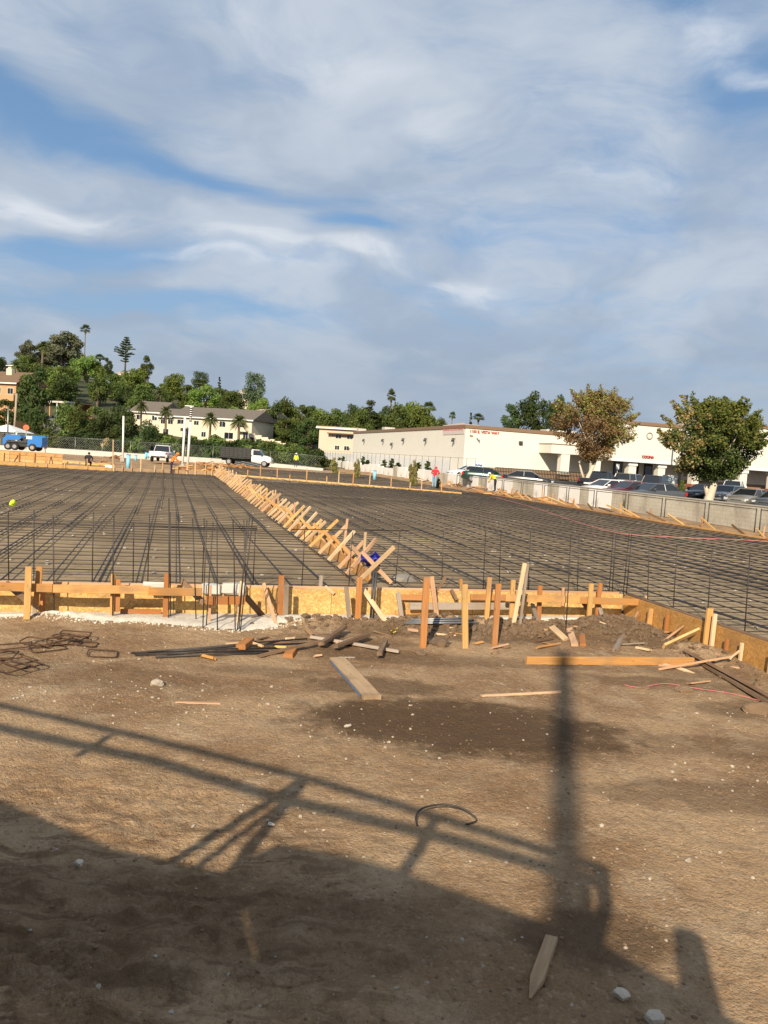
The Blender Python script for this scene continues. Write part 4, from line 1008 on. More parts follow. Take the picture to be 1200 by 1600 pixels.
# a yellow-flowered weed by the front stakes
def weed():
    c = lay(612, 992, 0); root = empty('weed', c, 'dry weed with a yellow flower on the mound', 'weed'); q = random.Random(3)
    b = MB()
    for i in range(16):
        a = q.uniform(0, 6.3); L = q.uniform(.08, .24); e = c+Vector((math.cos(a)*L*.7, math.sin(a)*L*.7, L*q.uniform(.5, 1)))
        b.tube([c, c.lerp(e, .5)+Vector((0, 0, .03)), e], [.003, .002, .001], 4)
    b.build('stems', 'leaf_dry', root, M=Matrix.Identity(4))
    b = MB()
    for i in range(14):
        a = q.uniform(0, 6.3); p = c+Vector((q.gauss(.02, .03), q.gauss(-.04, .03), .05+q.uniform(0, .05)))
        d = Vector((math.cos(a), math.sin(a), .6))*.022; s = Vector((-math.sin(a), math.cos(a), 0))*.010
        b.add([p, p+d*.5+s, p+d, p+d*.5-s], [(0, 1, 2, 3)])
    b.build('flower', 'yellow', root, M=Matrix.Identity(4))
weed()
tag(lump('marker_pad', gp(20, 786, PAD+.14), (.16, .14, .16), 'hi_vis', 4), 'fluorescent yellow cap lying on the left rebar mat', 'marker')

# ================================================================== FAR FORMS, STAKES AND SITE THINGS
def edge_form(name, u0, v0, u1, v1, label, st, hh, seed, m='wood_yellow', hs=.7):
    root = empty(name, W((u0+u1)/2, (v0+v1)/2, PAD), label, 'formwork'); q = random.Random(seed)
    a = W(u0, v0, PAD+hh/2); c = W(u1, v1, PAD+hh/2); L = (c-a).length; n = max(1, int(L/4.2))
    for i in range(n): board('edge_board', a.lerp(c, i/n), a.lerp(c, (i+.995)/n), hh, .045, m, root)
    d = 0.3
    while d < L:
        p = a.lerp(c, d/L); p.z = PAD-.1; h = q.uniform(.5, 1.15)*hs
        stake('stake', p-VD*.06, p-VD*.06+Vector((q.uniform(-.04, .04), q.uniform(-.03, .03), h+.1)), .075, .045, q.choice(('wood_pink', 'wood_yellow', 'wood_pale', 'wood_new')), root)
        d += st*q.uniform(.6, 1.35)
    return root
p = gp(335, 742, PAD); u0, v0 = UV(p); p = gp(722, 773, PAD); u1, v1 = UV(p)
edge_form('far_edge_form', u0, v0, u1, v1, 'staked edge board across the far side of the right slab bay', 1.25, .16, 3, hs=.95)
p = gp(172, 737, PAD); u2, v2 = UV(p)
edge_form('far_edge_form', u2, v2, u0, v0, 'staked edge board across the far side of the left slab bay', .95, .28, 4, 'wood_pale', .9)
p = gp(-60, 724, PAD); u3, v3 = UV(p)
edge_form('low_edge_board', u3, v3, u2, v2, 'pale edge board below the tall orange form at far left', 1.3, .3, 6, 'wood_yellow', .8)
# tall footing form at far left
def tall_form(name, pa, pb, dep, rows, hb, label, seed):
    q = random.Random(seed)
    a = dp(pa[0], pa[1], dep[0]); c = dp(pb[0], pb[1], dep[1])
    root = empty(name, (a+c)/2, label, 'formwork'); L = (c-a).length; n = max(2, int(L/3.0))
    for r_ in range(rows):
        z = Vector((0, 0, hb*(r_+.5)))
        for i in range(n):
            board('form_board', a.lerp(c, i/n)+z, a.lerp(c, (i+.99)/n)+z, hb*.9, .05, q.choice(('wood_yellow', 'wood_new', 'wood_yellow', 'osb')), root)
    for i in range(n*3):
        p = a.lerp(c, (i+q.random()*.7)/(n*3)); p = p-Vector((0, .12, .2))
        stake('stake', p, p+Vector((q.uniform(-.1, .1), 0, hb*rows*q.uniform(.7, 1.15)+.2)), .09, .06, q.choice(('wood_new', 'wood_red', 'wood_pale')), root)
    for i in range(n*2):
        p = a.lerp(c, (i+q.random()*.7)/(n*2)); board('kicker', p-Vector((q.uniform(-.3, .3), .9, .05)), p+Vector((0, -.05, hb*rows*.8)), .09, .05, q.choice(('wood_brown', 'wood_new')), root)
    board('walkway_plank', a+Vector((0, .3, hb*rows+.03)), c+Vector((0, .3, hb*rows+.03)), .3, .05, 'wood_pale', root, R(90))
    return root
tall_form('footing_form', (-70, 722), (98, 732), (64, 66), 4, .30, 'tall orange timber footing form at far left', 21)
tall_form('footing_form', (96, 729), (172, 736), (70, 69), 2, .28, 'lower orange footing form beside the wooden post', 22)
def timber_heap(name, px, py, dep, n, L, label, seed, mats):
    q = random.Random(seed); c = dp(px, py, dep); root = empty(name, c, label, 'lumber')
    for i in range(n):
        p = c+Vector((q.gauss(0, L*.5), q.gauss(0, .6), .06+.5*q.random()*max(0, 1-i/n)))
        d = Vector((q.uniform(.4, 1), q.uniform(-.6, .6), q.uniform(-.12, .3)))*(q.uniform(.5, 1.1))
        board('timber', p-d*.5, p+d*.5, .12, .06, q.choice(mats), root, R(q.uniform(0, 90)))
timber_heap('lumber_heap', 312, 738, 63, 26, 1.0, 'heap of orange form lumber at the head of the braced bulkhead', 1, ('wood_new', 'wood_yellow', 'wood_red'))
timber_heap('lumber_heap', 335, 729, 88, 34, 3.4, 'long scatter of reddish lumber before the stake-bed truck', 2, ('wood_red', 'wood_new', 'wood_pink'))
timber_heap('lumber_heap', 365, 731, 82, 24, 2.6, 'right end of the reddish lumber, below the white truck cab', 7, ('wood_red', 'wood_new', 'wood_pink'))
timber_heap('lumber_heap', 158, 728, 74, 26, .9, 'dark leaning boards beside the crouching person', 3, ('wood_brown', 'wood_red', 'wood_new'))
timber_heap('lumber_heap', 182, 717, 86, 20, 1.2, 'brown offcuts behind the wooden post', 4, ('wood_brown', 'wood_red'))
timber_heap('lumber_heap', 288, 735, 66, 14, .7, 'boards and tools around the white posts', 5, ('wood_yellow', 'wood_brown', 'wood_pale'))
def pole(name, px0, y0, px1, y1, dep, r, m, label, cat, collar=None, square=False):
    a = dp(px0, y0, dep); c = dp(px1, y1, dep); root = empty(name, a, label, cat)
    b = MB(); a2 = a-Vector((0, 0, .4)); b.tube([a2, c], [r, r*.95], 4 if square else 12); b.build('shaft', m, root, not square, Matrix.Identity(4))
    b = MB(); b.cbox(-r*2.2, r*2.2, -r*2.2, r*2.2, -.3, .12, .02, M=Matrix.Translation(a)); b.build('base', 'concrete', root, M=Matrix.Identity(4))
    if collar: collar(root, a, c, r)
    return root
def col_bands(root, a, c, r):
    for k in range(7):
        p = c.lerp(a, .02+k*.035); b = MB(); b.tube([p, p-Vector((0, 0, .13))], r*1.06, 12); b.build('dark_band', 'plastic_black', root, True, Matrix.Identity(4))
    b = MB(); b.tube([c-Vector((.6, 0, -.02)), c+Vector((.25, 0, .02))], .05, 8); b.build('arm', 'white_paint', root, True, Matrix.Identity(4))
pole('steel_post', 192, 717, 193, 650, 82, .10, 'white_paint', 'lone white steel post left of the pickup', 'post')
pole('steel_post', 285, 727, 289, 652, 74, .11, 'white_paint', 'shorter of the two white steel posts by the orange-shirted person', 'post')
pole('steel_post', 293, 729, 299, 635, 73, .12, 'white_paint', 'taller white steel post with dark bands near its top', 'post', col_bands)
pole('timber_post', 176, 740, 177, 687, 58.5, .05, 'wood_pale', 'slim wooden post at the far edge of the left bay', 'post', square=True)
def sleeve(px, y0, y1, dep, w, label):
    a = dp(px, y0, dep); h = (y0-y1)/1200*dep; r = w/1200*dep/2; root = empty('pipe_sleeve', a, label, 'pipe', 'blue pipe sleeves on the site')
    b = MB(); b.tube([a-Vector((0, 0, .1)), a+Vector((.0, 0, h))], r, 14); b.build('sleeve', 'blue_sleeve', root, True, Matrix.Identity(4))
    b = MB(); b.tube([a+Vector((0, 0, h+.001)), a+Vector((0, 0, h+.05))], r*1.12, 14); b.build('rim', 'blue_paint', root, True, Matrix.Identity(4))
sleeve(200, 732, 711, 64, 6.0, 'tallest light blue pipe sleeve right of the wooden post')
sleeve(212, 719, 712, 84, 4, 'short light blue sleeve behind the tallest one')
sleeve(228, 716, 707, 92, 3.5, 'left of the light blue sleeves beside the pickup door')
sleeve(231.5, 715, 708, 95, 3.2, 'right of the light blue sleeves beside the pickup door')
sleeve(585, 748, 736, 70, 5.0, 'teal blue sleeve standing before the white wall')
# ice chest and bucket near the wooden post
c = dp(171, 735, 61); root = empty('ice_chest', c, 'white ice chest beside the wooden post', 'cooler')
b = MB(); b.cbox(-.3, .3, -.2, .2, 0, .32, .03, M=Matrix.Translation(c)); b.build('tub', 'white_paint', root, M=Matrix.Identity(4))
b = MB(); b.cbox(-.32, .32, -.22, .22, .325, .42, .03, M=Matrix.Translation(c)); b.build('lid', 'white_paint', root, M=Matrix.Identity(4))
c = dp(272, 741, 60)

# ================================================================== VEHICLES
def loft(rings, closed_ends=True):
    n = len(rings[0]); v = [p for r_ in rings for p in r_]; f = []
    for i in range(len(rings)-1):
        for k in range(n): f.append((i*n+k, (i+1)*n+k, (i+1)*n+(k+1) % n, i*n+(k+1) % n))
    if closed_ends: f.append(tuple(range(n))); f.append(tuple(range((len(rings)-1)*n+n-1, (len(rings)-1)*n-1, -1)))
    return v, f
def body_ring(x, zb, zt, w, cr=.03):
    y = [(-w*.90, zb), (-w*.99, zb+.12), (-w, zb+(zt-zb)*.5), (-w*.965, zt-.07), (-w*.88, zt), (0, zt+cr), (w*.88, zt), (w*.965, zt-.07), (w, zb+(zt-zb)*.5), (w*.99, zb+.12), (w*.90, zb)]
    return [(x, a, b) for a, b in y]
KIND = {
 'sedan': dict(L=4.7, w=.90, st=[(-2.33, .34, .86, .74), (-2.25, .28, .98, .84), (-1.7, .24, 1.02, .90), (-.6, .22, 1.0, .91), (.7, .22, .97, .91), (1.3, .24, .92, .90), (1.9, .26, .82, .86), (2.25, .28, .70, .78), (2.35, .34, .60, .68)],
               g=(1.15, -1.85, .35, -1.0, .98, 1.44, .82, .60), wx=1.38, wr=.33),
 'hatch': dict(L=4.3, w=.89, st=[(-2.1, .36, .95, .78), (-2.05, .28, 1.02, .86), (-1.4, .24, 1.04, .89), (.6, .22, 1.0, .90), (1.2, .24, .95, .89), (1.75, .26, .86, .85), (2.1, .28, .72, .76), (2.18, .34, .62, .66)],
               g=(1.15, -2.0, .45, -1.55, 1.0, 1.50, .81, .62), wx=1.3, wr=.33),
 'suv':   dict(L=4.8, w=.94, st=[(-2.4, .42, 1.0, .84), (-2.35, .34, 1.12, .92), (-1.5, .30, 1.14, .94), (.7, .30, 1.12, .94), (1.3, .32, 1.08, .93), (1.9, .34, 1.0, .90), (2.3, .36, .84, .82), (2.4, .42, .72, .74)],
               g=(1.05, -2.32, .45, -2.1, 1.12, 1.78, .86, .68), wx=1.45, wr=.37),
 'pickup': dict(L=5.6, w=.97, st=[(-2.8, .55, 1.08, .92), (-2.76, .48, 1.13, .96), (-1.6, .42, 1.14, .97), (-.55, .40, 1.15, .97), (.9, .40, 1.15, .97), (1.5, .42, 1.13, .96), (2.2, .44, 1.08, .94), (2.72, .46, .94, .88), (2.8, .52, .80, .82)],
               g=(1.25, -.70, .72, -.45, 1.14, 1.84, .88, .70), wx=1.75, wr=.40)}
CARP = {}
def make_vehicle(kind, paint, key, roofm=None):
    d = KIND[kind]; root = empty(key, (0, 0, 0), 'proto', 'car'); root['proto'] = 1
    v, f = loft([body_ring(*s) for s in d['st']]); b = MB(); b.add(v, f)
    o = b.build('body', paint, root, True); e = o.modifiers.new('e', 'EDGE_SPLIT'); e.split_angle = R(50)
    xf, xr, tf, tr, zb, zt, wb, wt = d['g']
    b = MB(); zt2 = zt-.05
    ring = lambda z, x0, x1, w: [(x0, -w, z), (x0, w, z), (x1, w, z), (x1, -w, z)]
    v = ring(zb-.03, xf, xr, wb) + ring(zt2, tf, tr, wt+.02); b.add(v, [(0, 1, 5, 4)[::-1], (1, 2, 6, 5)[::-1], (2, 3, 7, 6)[::-1], (3, 0, 4, 7)[::-1], (4, 5, 6, 7)[::-1]])
    b.build('windows', 'glass_dark', root)
    b = MB()
    v = ring(zt2-.02, tf+.06, tr-.06, wt+.05) + ring(zt, tf-.10, tr+.10, wt-.06); b.add(v, [(0, 1, 5, 4)[::-1], (1, 2, 6, 5)[::-1], (2, 3, 7, 6)[::-1], (3, 0, 4, 7)[::-1], (4, 5, 6, 7)[::-1], (0, 1, 2, 3)])
    b.build('roof', roofm or paint, root)
    for s in (-1, 1):
        for xa, xb in ((xf, tf), (xr, tr), ((tf+tr)/2, (tf+tr)/2)):
            P = MB(); P.tube([(xa, s*(wb+.004), zb-.02), (xb, s*(wt+.034), zt2)], .031, 5); P.build('pillar', roofm or paint, root)
    for s in (-1, 1):
        for x in (d['wx'], -d['wx']):
            r_ = d['wr']; b = MB(); y0 = s*(d['w']-.20); y1 = s*(d['w']+.015)
            b.tube([(x, y0, r_), (x, y0+(y1-y0)*.15, r_), (x, y1-(y1-y0)*.15, r_), (x, y1, r_)], [r_*.92, r_, r_, r_*.90], 18)
            wh = b.build('wheel', 'rubber', root, True)
            b = MB(); b.tube([(x, y1-.01*s, r_), (x, y1+.006*s, r_)], [r_*.66, r_*.60], 14); q = b.build('rim', 'rim', wh)
            b = MB(); b.tube([(x, y0-.02*s, r_+.02), (x, y1-.035*s, r_+.02)], r_*1.17, 18); b.build('wheel_arch', 'plastic_black', root, True)
        L = d['st']; xf2 = L[-1][0]; xr2 = L[0][0]; zf = L[-2][2]; zr = L[1][2]; w = d['w']
        b = MB(); b.cbox(xf2-.22, xf2-.03, s*w*.84-.15, s*w*.84+.10 if s > 0 else s*w*.84+.15, zf-.17, zf-.02, .02); b.build('headlight', 'lamp_clear', root)
        b = MB(); b.cbox(xr2+.0, xr2+.17, s*w*.86-.12, s*w*.86+.09, zr-.32, zr-.06, .02); b.build('taillight', 'lamp_red', root)
        b = MB(); b.cbox(xf-.42, xf-.26, s*(wb+.06), s*(wb+.24), zb-.02, zb+.12, .03); b.build('mirror', paint, root)
    b = MB(); b.cbox(xf2-.10, xf2+.05, -w*.72, w*.72, .32, .50, .03); b.build('bumper', 'plastic_black' if kind == 'pickup' else paint, root)
    b = MB(); b.cbox(xr2-.06, xr2+.08, -w*.80, w*.80, .34 if kind != 'pickup' else .46, .52 if kind != 'pickup' else .64, .03); b.build('bumper', 'plastic_black' if kind in ('pickup', 'suv') else paint, root)
    b = MB(); b.cbox(xr2-.075, xr2-.02, -.26, .26, .62, .76, .01); b.build('number_plate', 'white_paint', root)
    b = MB(); b.cbox(xf2-.06, xf2+.02, -w*.45, w*.45, .52, zf-.12, .02); b.build('grille', 'plastic_black', root)
    if kind == 'pickup':
        b = MB(); b.box(-2.68, -.62, -w*.82, w*.82, 1.146, 1.156); b.build('bed_floor', 'plastic_black', root)
    return root
def park(kind, paint, name, px, py, dep, heading, label, cat='car', roofm=None, level=None):
    p = dp(px, py, dep)
    if level is not None: p.z = level(p)
    root = make_vehicle(kind, paint, name, roofm); del root['proto']
    root.location = p; root.rotation_euler = (0, 0, R(heading)); tag(root, label, cat); return root
lot = lambda p: park_z(*UV(p))+.002
G_ = 'vehicles parked by the store'
park('sedan', 'white_car', 'parked_car', 733, 748, 81, 195, 'white sedan nearest the store corner, behind the white sign', level=lot)
park('sedan', 'green_car', 'parked_car', 760, 752, 73, 350, 'dark green sedan between the white and the black one', level=lot)
park('sedan', 'black_car', 'parked_car', 824, 757, 70, -14, 'black sedan with pale roof right of the green sedan', roofm='tan_car', level=lot)
park('pickup', 'black_car', 'parked_pickup', 938, 765, 72, 48, 'black pickup seen from behind under the brown sycamore', 'pickup', level=lot)
park('suv', 'tan_car', 'parked_car', 986, 762, 78, 48, 'beige minivan with red tail lights right of the black pickup', level=lot)
park('suv', 'black_car', 'parked_car', 1030, 770, 76, 48, 'black sport utility vehicle right of the beige minivan', level=lot)
park('sedan', 'white_car', 'parked_car', 950, 770, 56, 205, 'white sedan mostly hidden by the wall, before the black pickup', level=lot)
park('sedan', 'maroon_car', 'parked_car', 985, 775, 54, 205, 'maroon sedan mostly hidden by the wall', level=lot)
park('sedan', 'grey_car', 'parked_car', 1020, 778, 53, 205, 'grey sedan behind the wall, right of the maroon one', level=lot)
park('sedan', 'black_car', 'parked_car', 1100, 783, 64, 215, 'black car behind the pale sycamore trunk', level=lot)
park('hatch', 'silver_car', 'parked_car', 1136, 786, 63, 225, 'silver hatchback right of the pale sycamore trunk', level=lot)
park('sedan', 'tan_car', 'parked_car', 1170, 790, 58, 222, 'grey-beige sedan at far right facing the wall', level=lot)
park('sedan', 'grey_car', 'parked_car', 1214, 795, 56, 222, 'dark grey car cut off by the right edge', level=lot)
park('suv', 'white_car', 'parked_car', 1146, 776, 82, 60, 'white vehicle far back behind the silver hatchback', level=lot)

# white site pickup with its door open
root = park('pickup', 'white_car', 'site_pickup', 254, 721, 88, 96, 'white pickup on the site with its left door open', 'pickup')
b = MB(); b.cbox(0, 1.15, -.03, .03, .52, 1.12, .02); b.cbox(.1, .95, -.015, .015, 1.13, 1.72, .01, 1)
b.build('open_door', ['white_car', 'glass_dark'], root, M=Matrix.Translation((1.15, .98, 0)) @ Matrix.Rotation(R(148), 4, 'Z') @ Matrix.Translation((-1.15*0, 0, 0)))
# stake-bed truck
def stake_truck():
    p = dp(384, 727.5, 103); root = empty('stake_bed_truck', p, 'white cab truck with a long black stake bed before the hedge', 'truck'); root.rotation_euler = (0, 0, R(-2))
    v, f = loft([body_ring(x, zb, zt, w) for x, zb, zt, w in ((.9, .6, 1.35, .98), (1.0, .55, 1.5, 1.0), (2.2, .55, 1.5, 1.0), (2.9, .55, 1.42, .98), (3.45, .6, 1.22, .92), (3.55, .7, 1.0, .82))])
    b = MB(); b.add(v, f); o = b.build('cab', 'white_car', root, True); o.modifiers.new('e', 'EDGE_SPLIT').split_angle = R(45)
    b = MB(); b.add([(2.45, -.93, 1.46), (2.45, .93, 1.46), (.92, .95, 1.46), (.92, -.95, 1.46), (1.85, -.80, 2.15), (1.85, .80, 2.15), (.98, .82, 2.15), (.98, -.82, 2.15)], [(4, 5, 1, 0), (5, 6, 2, 1), (6, 7, 3, 2), (7, 4, 0, 3), (7, 6, 5, 4)])
    b.build('windows', 'glass_dark', root)
    b = MB(); b.cbox(.90, 1.92, -.86, .86, 2.12, 2.22, .04); b.cbox(.86, 1.12, -.96, .96, 1.45, 2.18, .03); b.build('roof', 'white_car', root)
    b = MB(); b.cbox(-3.3, .8, -1.1, 1.1, .92, 1.06, .02); b.build('bed', 'plastic_black', root)
    for s in (-1, 1):
        for k in range(8):
            b = MB(); x = -3.25+k*.575; b.cbox(x, x+.06, s*1.1-.03, s*1.1+.03, 1.06, 2.35, .008); b.build('bed_stake', 'plastic_black', root)
        for k in range(5):
            b = MB(); z = 1.10+k*.255; b.cbox(-3.3, .78, s*1.06-.015, s*1.06+.015, z, z+.215, .008); b.build('bed_slat', 'plastic_black', root)
        for x in (2.65, -2.1):
            b = MB(); y0 = s*.72; y1 = s*1.0
            b.tube([(x, y0, .42), (x, y0+.05*s, .42), (x, y1-.05*s, .42), (x, y1, .42)], [.37, .42, .42, .37], 18); wh = b.build('wheel', 'rubber', root, True)
            b = MB(); b.tube([(x, y1-.01*s, .42), (x, y1+.01*s, .42)], .26, 14); b.build('rim', 'rim', wh)
        b = MB(); b.cbox(3.40, 3.53, s*.7-.14, s*.7+.14, .92, 1.1, .02); b.build('headlight', 'lamp_clear', root)
        b = MB(); b.cbox(2.2, 2.36, s*1.08, s*1.25, 1.45, 1.75, .02); b.build('mirror', 'plastic_black', root)
    b = MB(); b.cbox(3.5, 3.66, -.95, .95, .5, .72, .03); b.build('bumper', 'rim', root)
    b = MB(); b.cbox(-3.2, 2.6, -.4, .4, .55, .85, .02); b.build('chassis', 'plastic_black', root)
stake_truck()
# blue boom lift at far left
def boom_lift():
    p = dp(38, 704, 84); p0 = p.copy(); root = empty('boom_lift', p, 'blue boom lift with black chassis at far left behind the form', 'boom lift'); root.rotation_euler = (0, 0, R(4)); root.scale = (.88, .88, .88)
    for x in (-1.55, -.75, 1.35):
        for s in (-1, 1):
            b = MB(); b.tube([(x, s*.75, .45), (x, s*.80, .45), (x, s*1.10, .45), (x, s*1.15, .45)], [.40, .46, .46, .40], 18); wh = b.build('wheel', 'rubber', root, True)
            b = MB(); b.tube([(x, s*1.14, .45), (x, s*1.17, .45)], .24, 14); b.build('rim', 'wood_grey' if x > 0 else 'rim', wh)
    b = MB(); b.cbox(-2.0, 1.9, -.7, .7, .45, .95, .06); b.build('chassis', 'plastic_black', root)
    b = MB(); b.cbox(-1.9, .6, -.85, .85, .96, 1.14, .03); b.build('turntable', 'steel_dark', root)
    poly = [(.7, .55), (2.35, .55), (2.45, .9), (2.45, 1.75), (2.2, 1.85), (1.2, 1.85), (.7, 1.3)]
    b = MB(); b.prism(poly, -.95, .95); b.build('counterweight', 'blue_paint', root)
    poly = [(-2.3, .62), (-1.9, .62), (-1.75, 1.2), (-.4, 1.25), (-.1, 1.55), (-.35, 1.9), (-1.9, 1.85), (-2.3, 1.3)]
    b = MB(); b.prism(poly, -.8, .3); b.build('engine_hood', 'blue_paint', root)
    b = MB(); b.tube([(-2.2, .5, 1.62), (2.3, .5, 1.78)], .17, 4); b.build('boom', 'blue_paint', root)
    b = MB(); b.cbox(.55, 1.25, -.97, -.90, 1.45, 1.83, .02); b.build('side_panel', 'white_paint', root)
    b = MB(); b.tube([(-.3, -.4, 1.2), (.4, -.4, 1.75), (.9, -.4, 1.5)], .09, 8); b.build('lift_cylinder', 'steel_dark', root)
boom_lift()

# ================================================================== PEOPLE
def person(name, base, rz, J, rad, colour, label, extras, s=1.0):
    """J: joint -> (x right, y forward, z up); one skinned, continuous body"""
    order = ['pelvis', 'waist', 'chest', 'neck', 'head', 'crown', 'shl', 'ell', 'wrl', 'hal', 'shr', 'elr', 'wrr', 'har', 'hil', 'knl', 'anl', 'tol', 'hir', 'knr', 'anr', 'tor', 'nose']
    E_ = [('pelvis', 'waist'), ('waist', 'chest'), ('chest', 'neck'), ('neck', 'head'), ('head', 'crown'), ('chest', 'shl'), ('shl', 'ell'), ('ell', 'wrl'), ('wrl', 'hal'), ('chest', 'shr'), ('shr', 'elr'), ('elr', 'wrr'), ('wrr', 'har'),
          ('pelvis', 'hil'), ('hil', 'knl'), ('knl', 'anl'), ('anl', 'tol'), ('pelvis', 'hir'), ('hir', 'knr'), ('knr', 'anr'), ('anr', 'tor'), ('head', 'nose')]
    idx = {k: i for i, k in enumerate(order)}
    me = bpy.data.meshes.new('b'); me.from_pydata([J[k] for k in order], [(idx[a], idx[b_]) for a, b_ in E_], [])
    ob = bpy.data.objects.new('b', me); COL.objects.link(ob)
    sk = ob.modifiers.new('s', 'SKIN'); sk.use_smooth_shade = True; ss = ob.modifiers.new('u', 'SUBSURF'); ss.levels = 2; ss.render_levels = 2
    for i, k in enumerate(order):
        r_ = rad[k]; me.skin_vertices[0].data[i].radius = (r_, r_ if not isinstance(r_, tuple) else r_[1]); me.skin_vertices[0].data[i].use_root = (k == 'pelvis')
    dg = bpy.context.evaluated_depsgraph_get(); ev = ob.evaluated_get(dg); m2 = bpy.data.meshes.new_from_object(ev)
    bpy.data.objects.remove(ob); bpy.data.meshes.remove(me)
    # fingers: five short unequal bent tubes rooted inside each palm
    q = MB(); q.v = [tuple(v.co) for v in m2.vertices]; q.f = [tuple(p.vertices) for p in m2.polygons]; q.m = [0]*len(q.f)
    for h, w in (('hal', 'wrl'), ('har', 'wrr')):
        hp = Vector(J[h]); d = (hp-Vector(J[w])).normalized(); sd = d.cross(Vector((0, 1, 0)))
        sd = sd.normalized() if sd.length > .1 else Vector((1, 0, 0)); nn = sd.cross(d)
        for k, L in enumerate((.07, .085, .08, .062)):
            a = hp+sd*(k-1.5)*.021; q.tube([a-d*.02, a+d*L*.55, a+d*L*.85+nn*L*.35], [.009, .0085, .007], 5)
        a = hp-d*.03+sd*.03; q.tube([a, a+sd*.035+d*.02, a+sd*.045+d*.05], [.011, .0095, .008], 5)
    o = MB(); o.v, o.f = q.v, q.f
    cols = list(dict.fromkeys(colour.values())); seg = []
    ks = [(a, b_, colour.get(b_, colour['chest'])) for a, b_ in E_]
    o.m = []
    for fc in o.f:
        c = sum((Vector(o.v[i]) for i in fc), Vector())/len(fc); best = None
        for a, b_, cm in ks:
            A_, B_ = Vector(J[a]), Vector(J[b_]); t_ = max(0, min(1, (c-A_).dot(B_-A_)/max(1e-6, (B_-A_).length_squared))); dd = (c-A_.lerp(B_, t_)).length - rad[b_]*.6
            if best is None or dd < best[0]: best = (dd, cm)
        o.m.append(cols.index(best[1]))
    root = empty(name, base, label, 'person'); root.rotation_euler = (0, 0, rz); root.scale = (s, s, s)
    body = o.build('body', cols, root, True)
    for nm, mb, mt in extras: mb.build(nm, mt, root, True)
    return root
RAD = dict(pelvis=.155, waist=.145, chest=.165, neck=.062, head=.098, crown=.075, nose=.022, shl=.075, ell=.05, wrl=.034, hal=.036, shr=.075, elr=.05, wrr=.034, har=.036, hil=.105, knl=.07, anl=.05, tol=.042, hir=.105, knr=.07, anr=.05, tor=.042)
def pose(**k):
    J = dict(pelvis=(0, 0, .95), waist=(0, .01, 1.10), chest=(0, .0, 1.32), neck=(0, .02, 1.48), head=(0, .04, 1.60), crown=(0, .03, 1.70), nose=(0, .145, 1.59), shl=(-.19, 0, 1.41), ell=(-.25, -.02, 1.13), wrl=(-.24, .10, .92), hal=(-.23, .14, .85),
             shr=(.19, 0, 1.41), elr=(.25, -.02, 1.13), wrr=(.24, .10, .92), har=(.23, .14, .85), hil=(-.10, 0, .90), knl=(-.11, .02, .50), anl=(-.12, -.02, .09), tol=(-.13, .14, .045), hir=(.10, 0, .90), knr=(.11, .02, .50), anr=(.12, -.02, .09), tor=(.13, .14, .045))
    J.update(k); return J
def cloth(top, sleeve, legs, shoe='dark_cloth', skin='skin'):
    c = dict(chest=top, waist=top, pelvis=legs, neck=skin, head=skin, crown=skin, nose=skin, shl=top, shr=top, ell=sleeve, elr=sleeve, wrl=sleeve, wrr=sleeve, hal=skin, har=skin, hil=legs, hir=legs, knl=legs, knr=legs, anl=legs, anr=legs, tol=shoe, tor=shoe)
    return c
def cap_mesh(h, r=.115, brim=.05, tilt=0):
    b = MB(); c = Vector(h); n = 14; prof = [(r+brim, -.01), (r+brim, .0), (r, .01), (r*.95, .06), (r*.7, .105), (r*.25, .125)]
    v = []; f = []
    for (rr, z) in prof:
        for k in range(n): a = 2*math.pi*k/n; v.append(c+Vector((rr*math.cos(a), rr*math.sin(a)*1.1, z)))
    for i in range(len(prof)-1):
        for k in range(n): f.append((i*n+k, i*n+(k+1) % n, (i+1)*n+(k+1) % n, (i+1)*n+k))
    f.append(tuple(range((len(prof)-1)*n, len(prof)*n))); b.add(v, f); return b
def vest_mesh(z0, z1, y, rx, ry, lean=0.0):
    b = MB(); n = 18; v = []; f = []; st = 6
    for i in range(st):
        t_ = i/(st-1); z = z0+(z1-z0)*t_; k = 1.0-.10*abs(t_-.4)
        for q in range(n): a = 2*math.pi*q/n; v.append((rx*k*math.cos(a), y+lean*t_+ry*k*math.sin(a), z))
    for i in range(st-1):
        for q in range(n): f.append((i*n+q, i*n+(q+1) % n, (i+1)*n+(q+1) % n, (i+1)*n+q))
    b.add(v, f); return b
def hair_mesh(h):
    b = bmesh.new(); bmesh.ops.create_uvsphere(b, u_segments=12, v_segments=8, radius=.112); o = MB(); b.verts.index_update()
    o.add([Vector(h)+Vector((q.co.x*.95, q.co.y*1.02-.015, q.co.z+.015)) for q in b.verts], [tuple(q.index for q in p.verts) for p in b.faces if p.calc_center_median().y < .03 or p.calc_center_median().z > .06]); b.free(); return o
# orange worker, leaning forward over tools, facing right
J = pose(waist=(0, .06, 1.10), chest=(0, .20, 1.30), neck=(0, .32, 1.43), head=(0, .41, 1.50), crown=(0, .44, 1.60), nose=(0, .515, 1.46), shl=(-.19, .22, 1.38), shr=(.19, .22, 1.38), ell=(-.23, .38, 1.14), elr=(.23, .34, 1.12), wrl=(-.16, .60, 1.06), wrr=(.18, .56, 1.00), hal=(-.15, .67, 1.04), har=(.17, .63, .98),
         pelvis=(0, -.03, .95))
p = dp(267, 742, 57.4)
person('person', p, R(-75), J, RAD, cloth('orange', 'orange', 'navy_cloth'), 'person in orange shirt and cap leaning over tools by the white posts', [('cap', cap_mesh((0, .43, 1.57)), 'orange')])
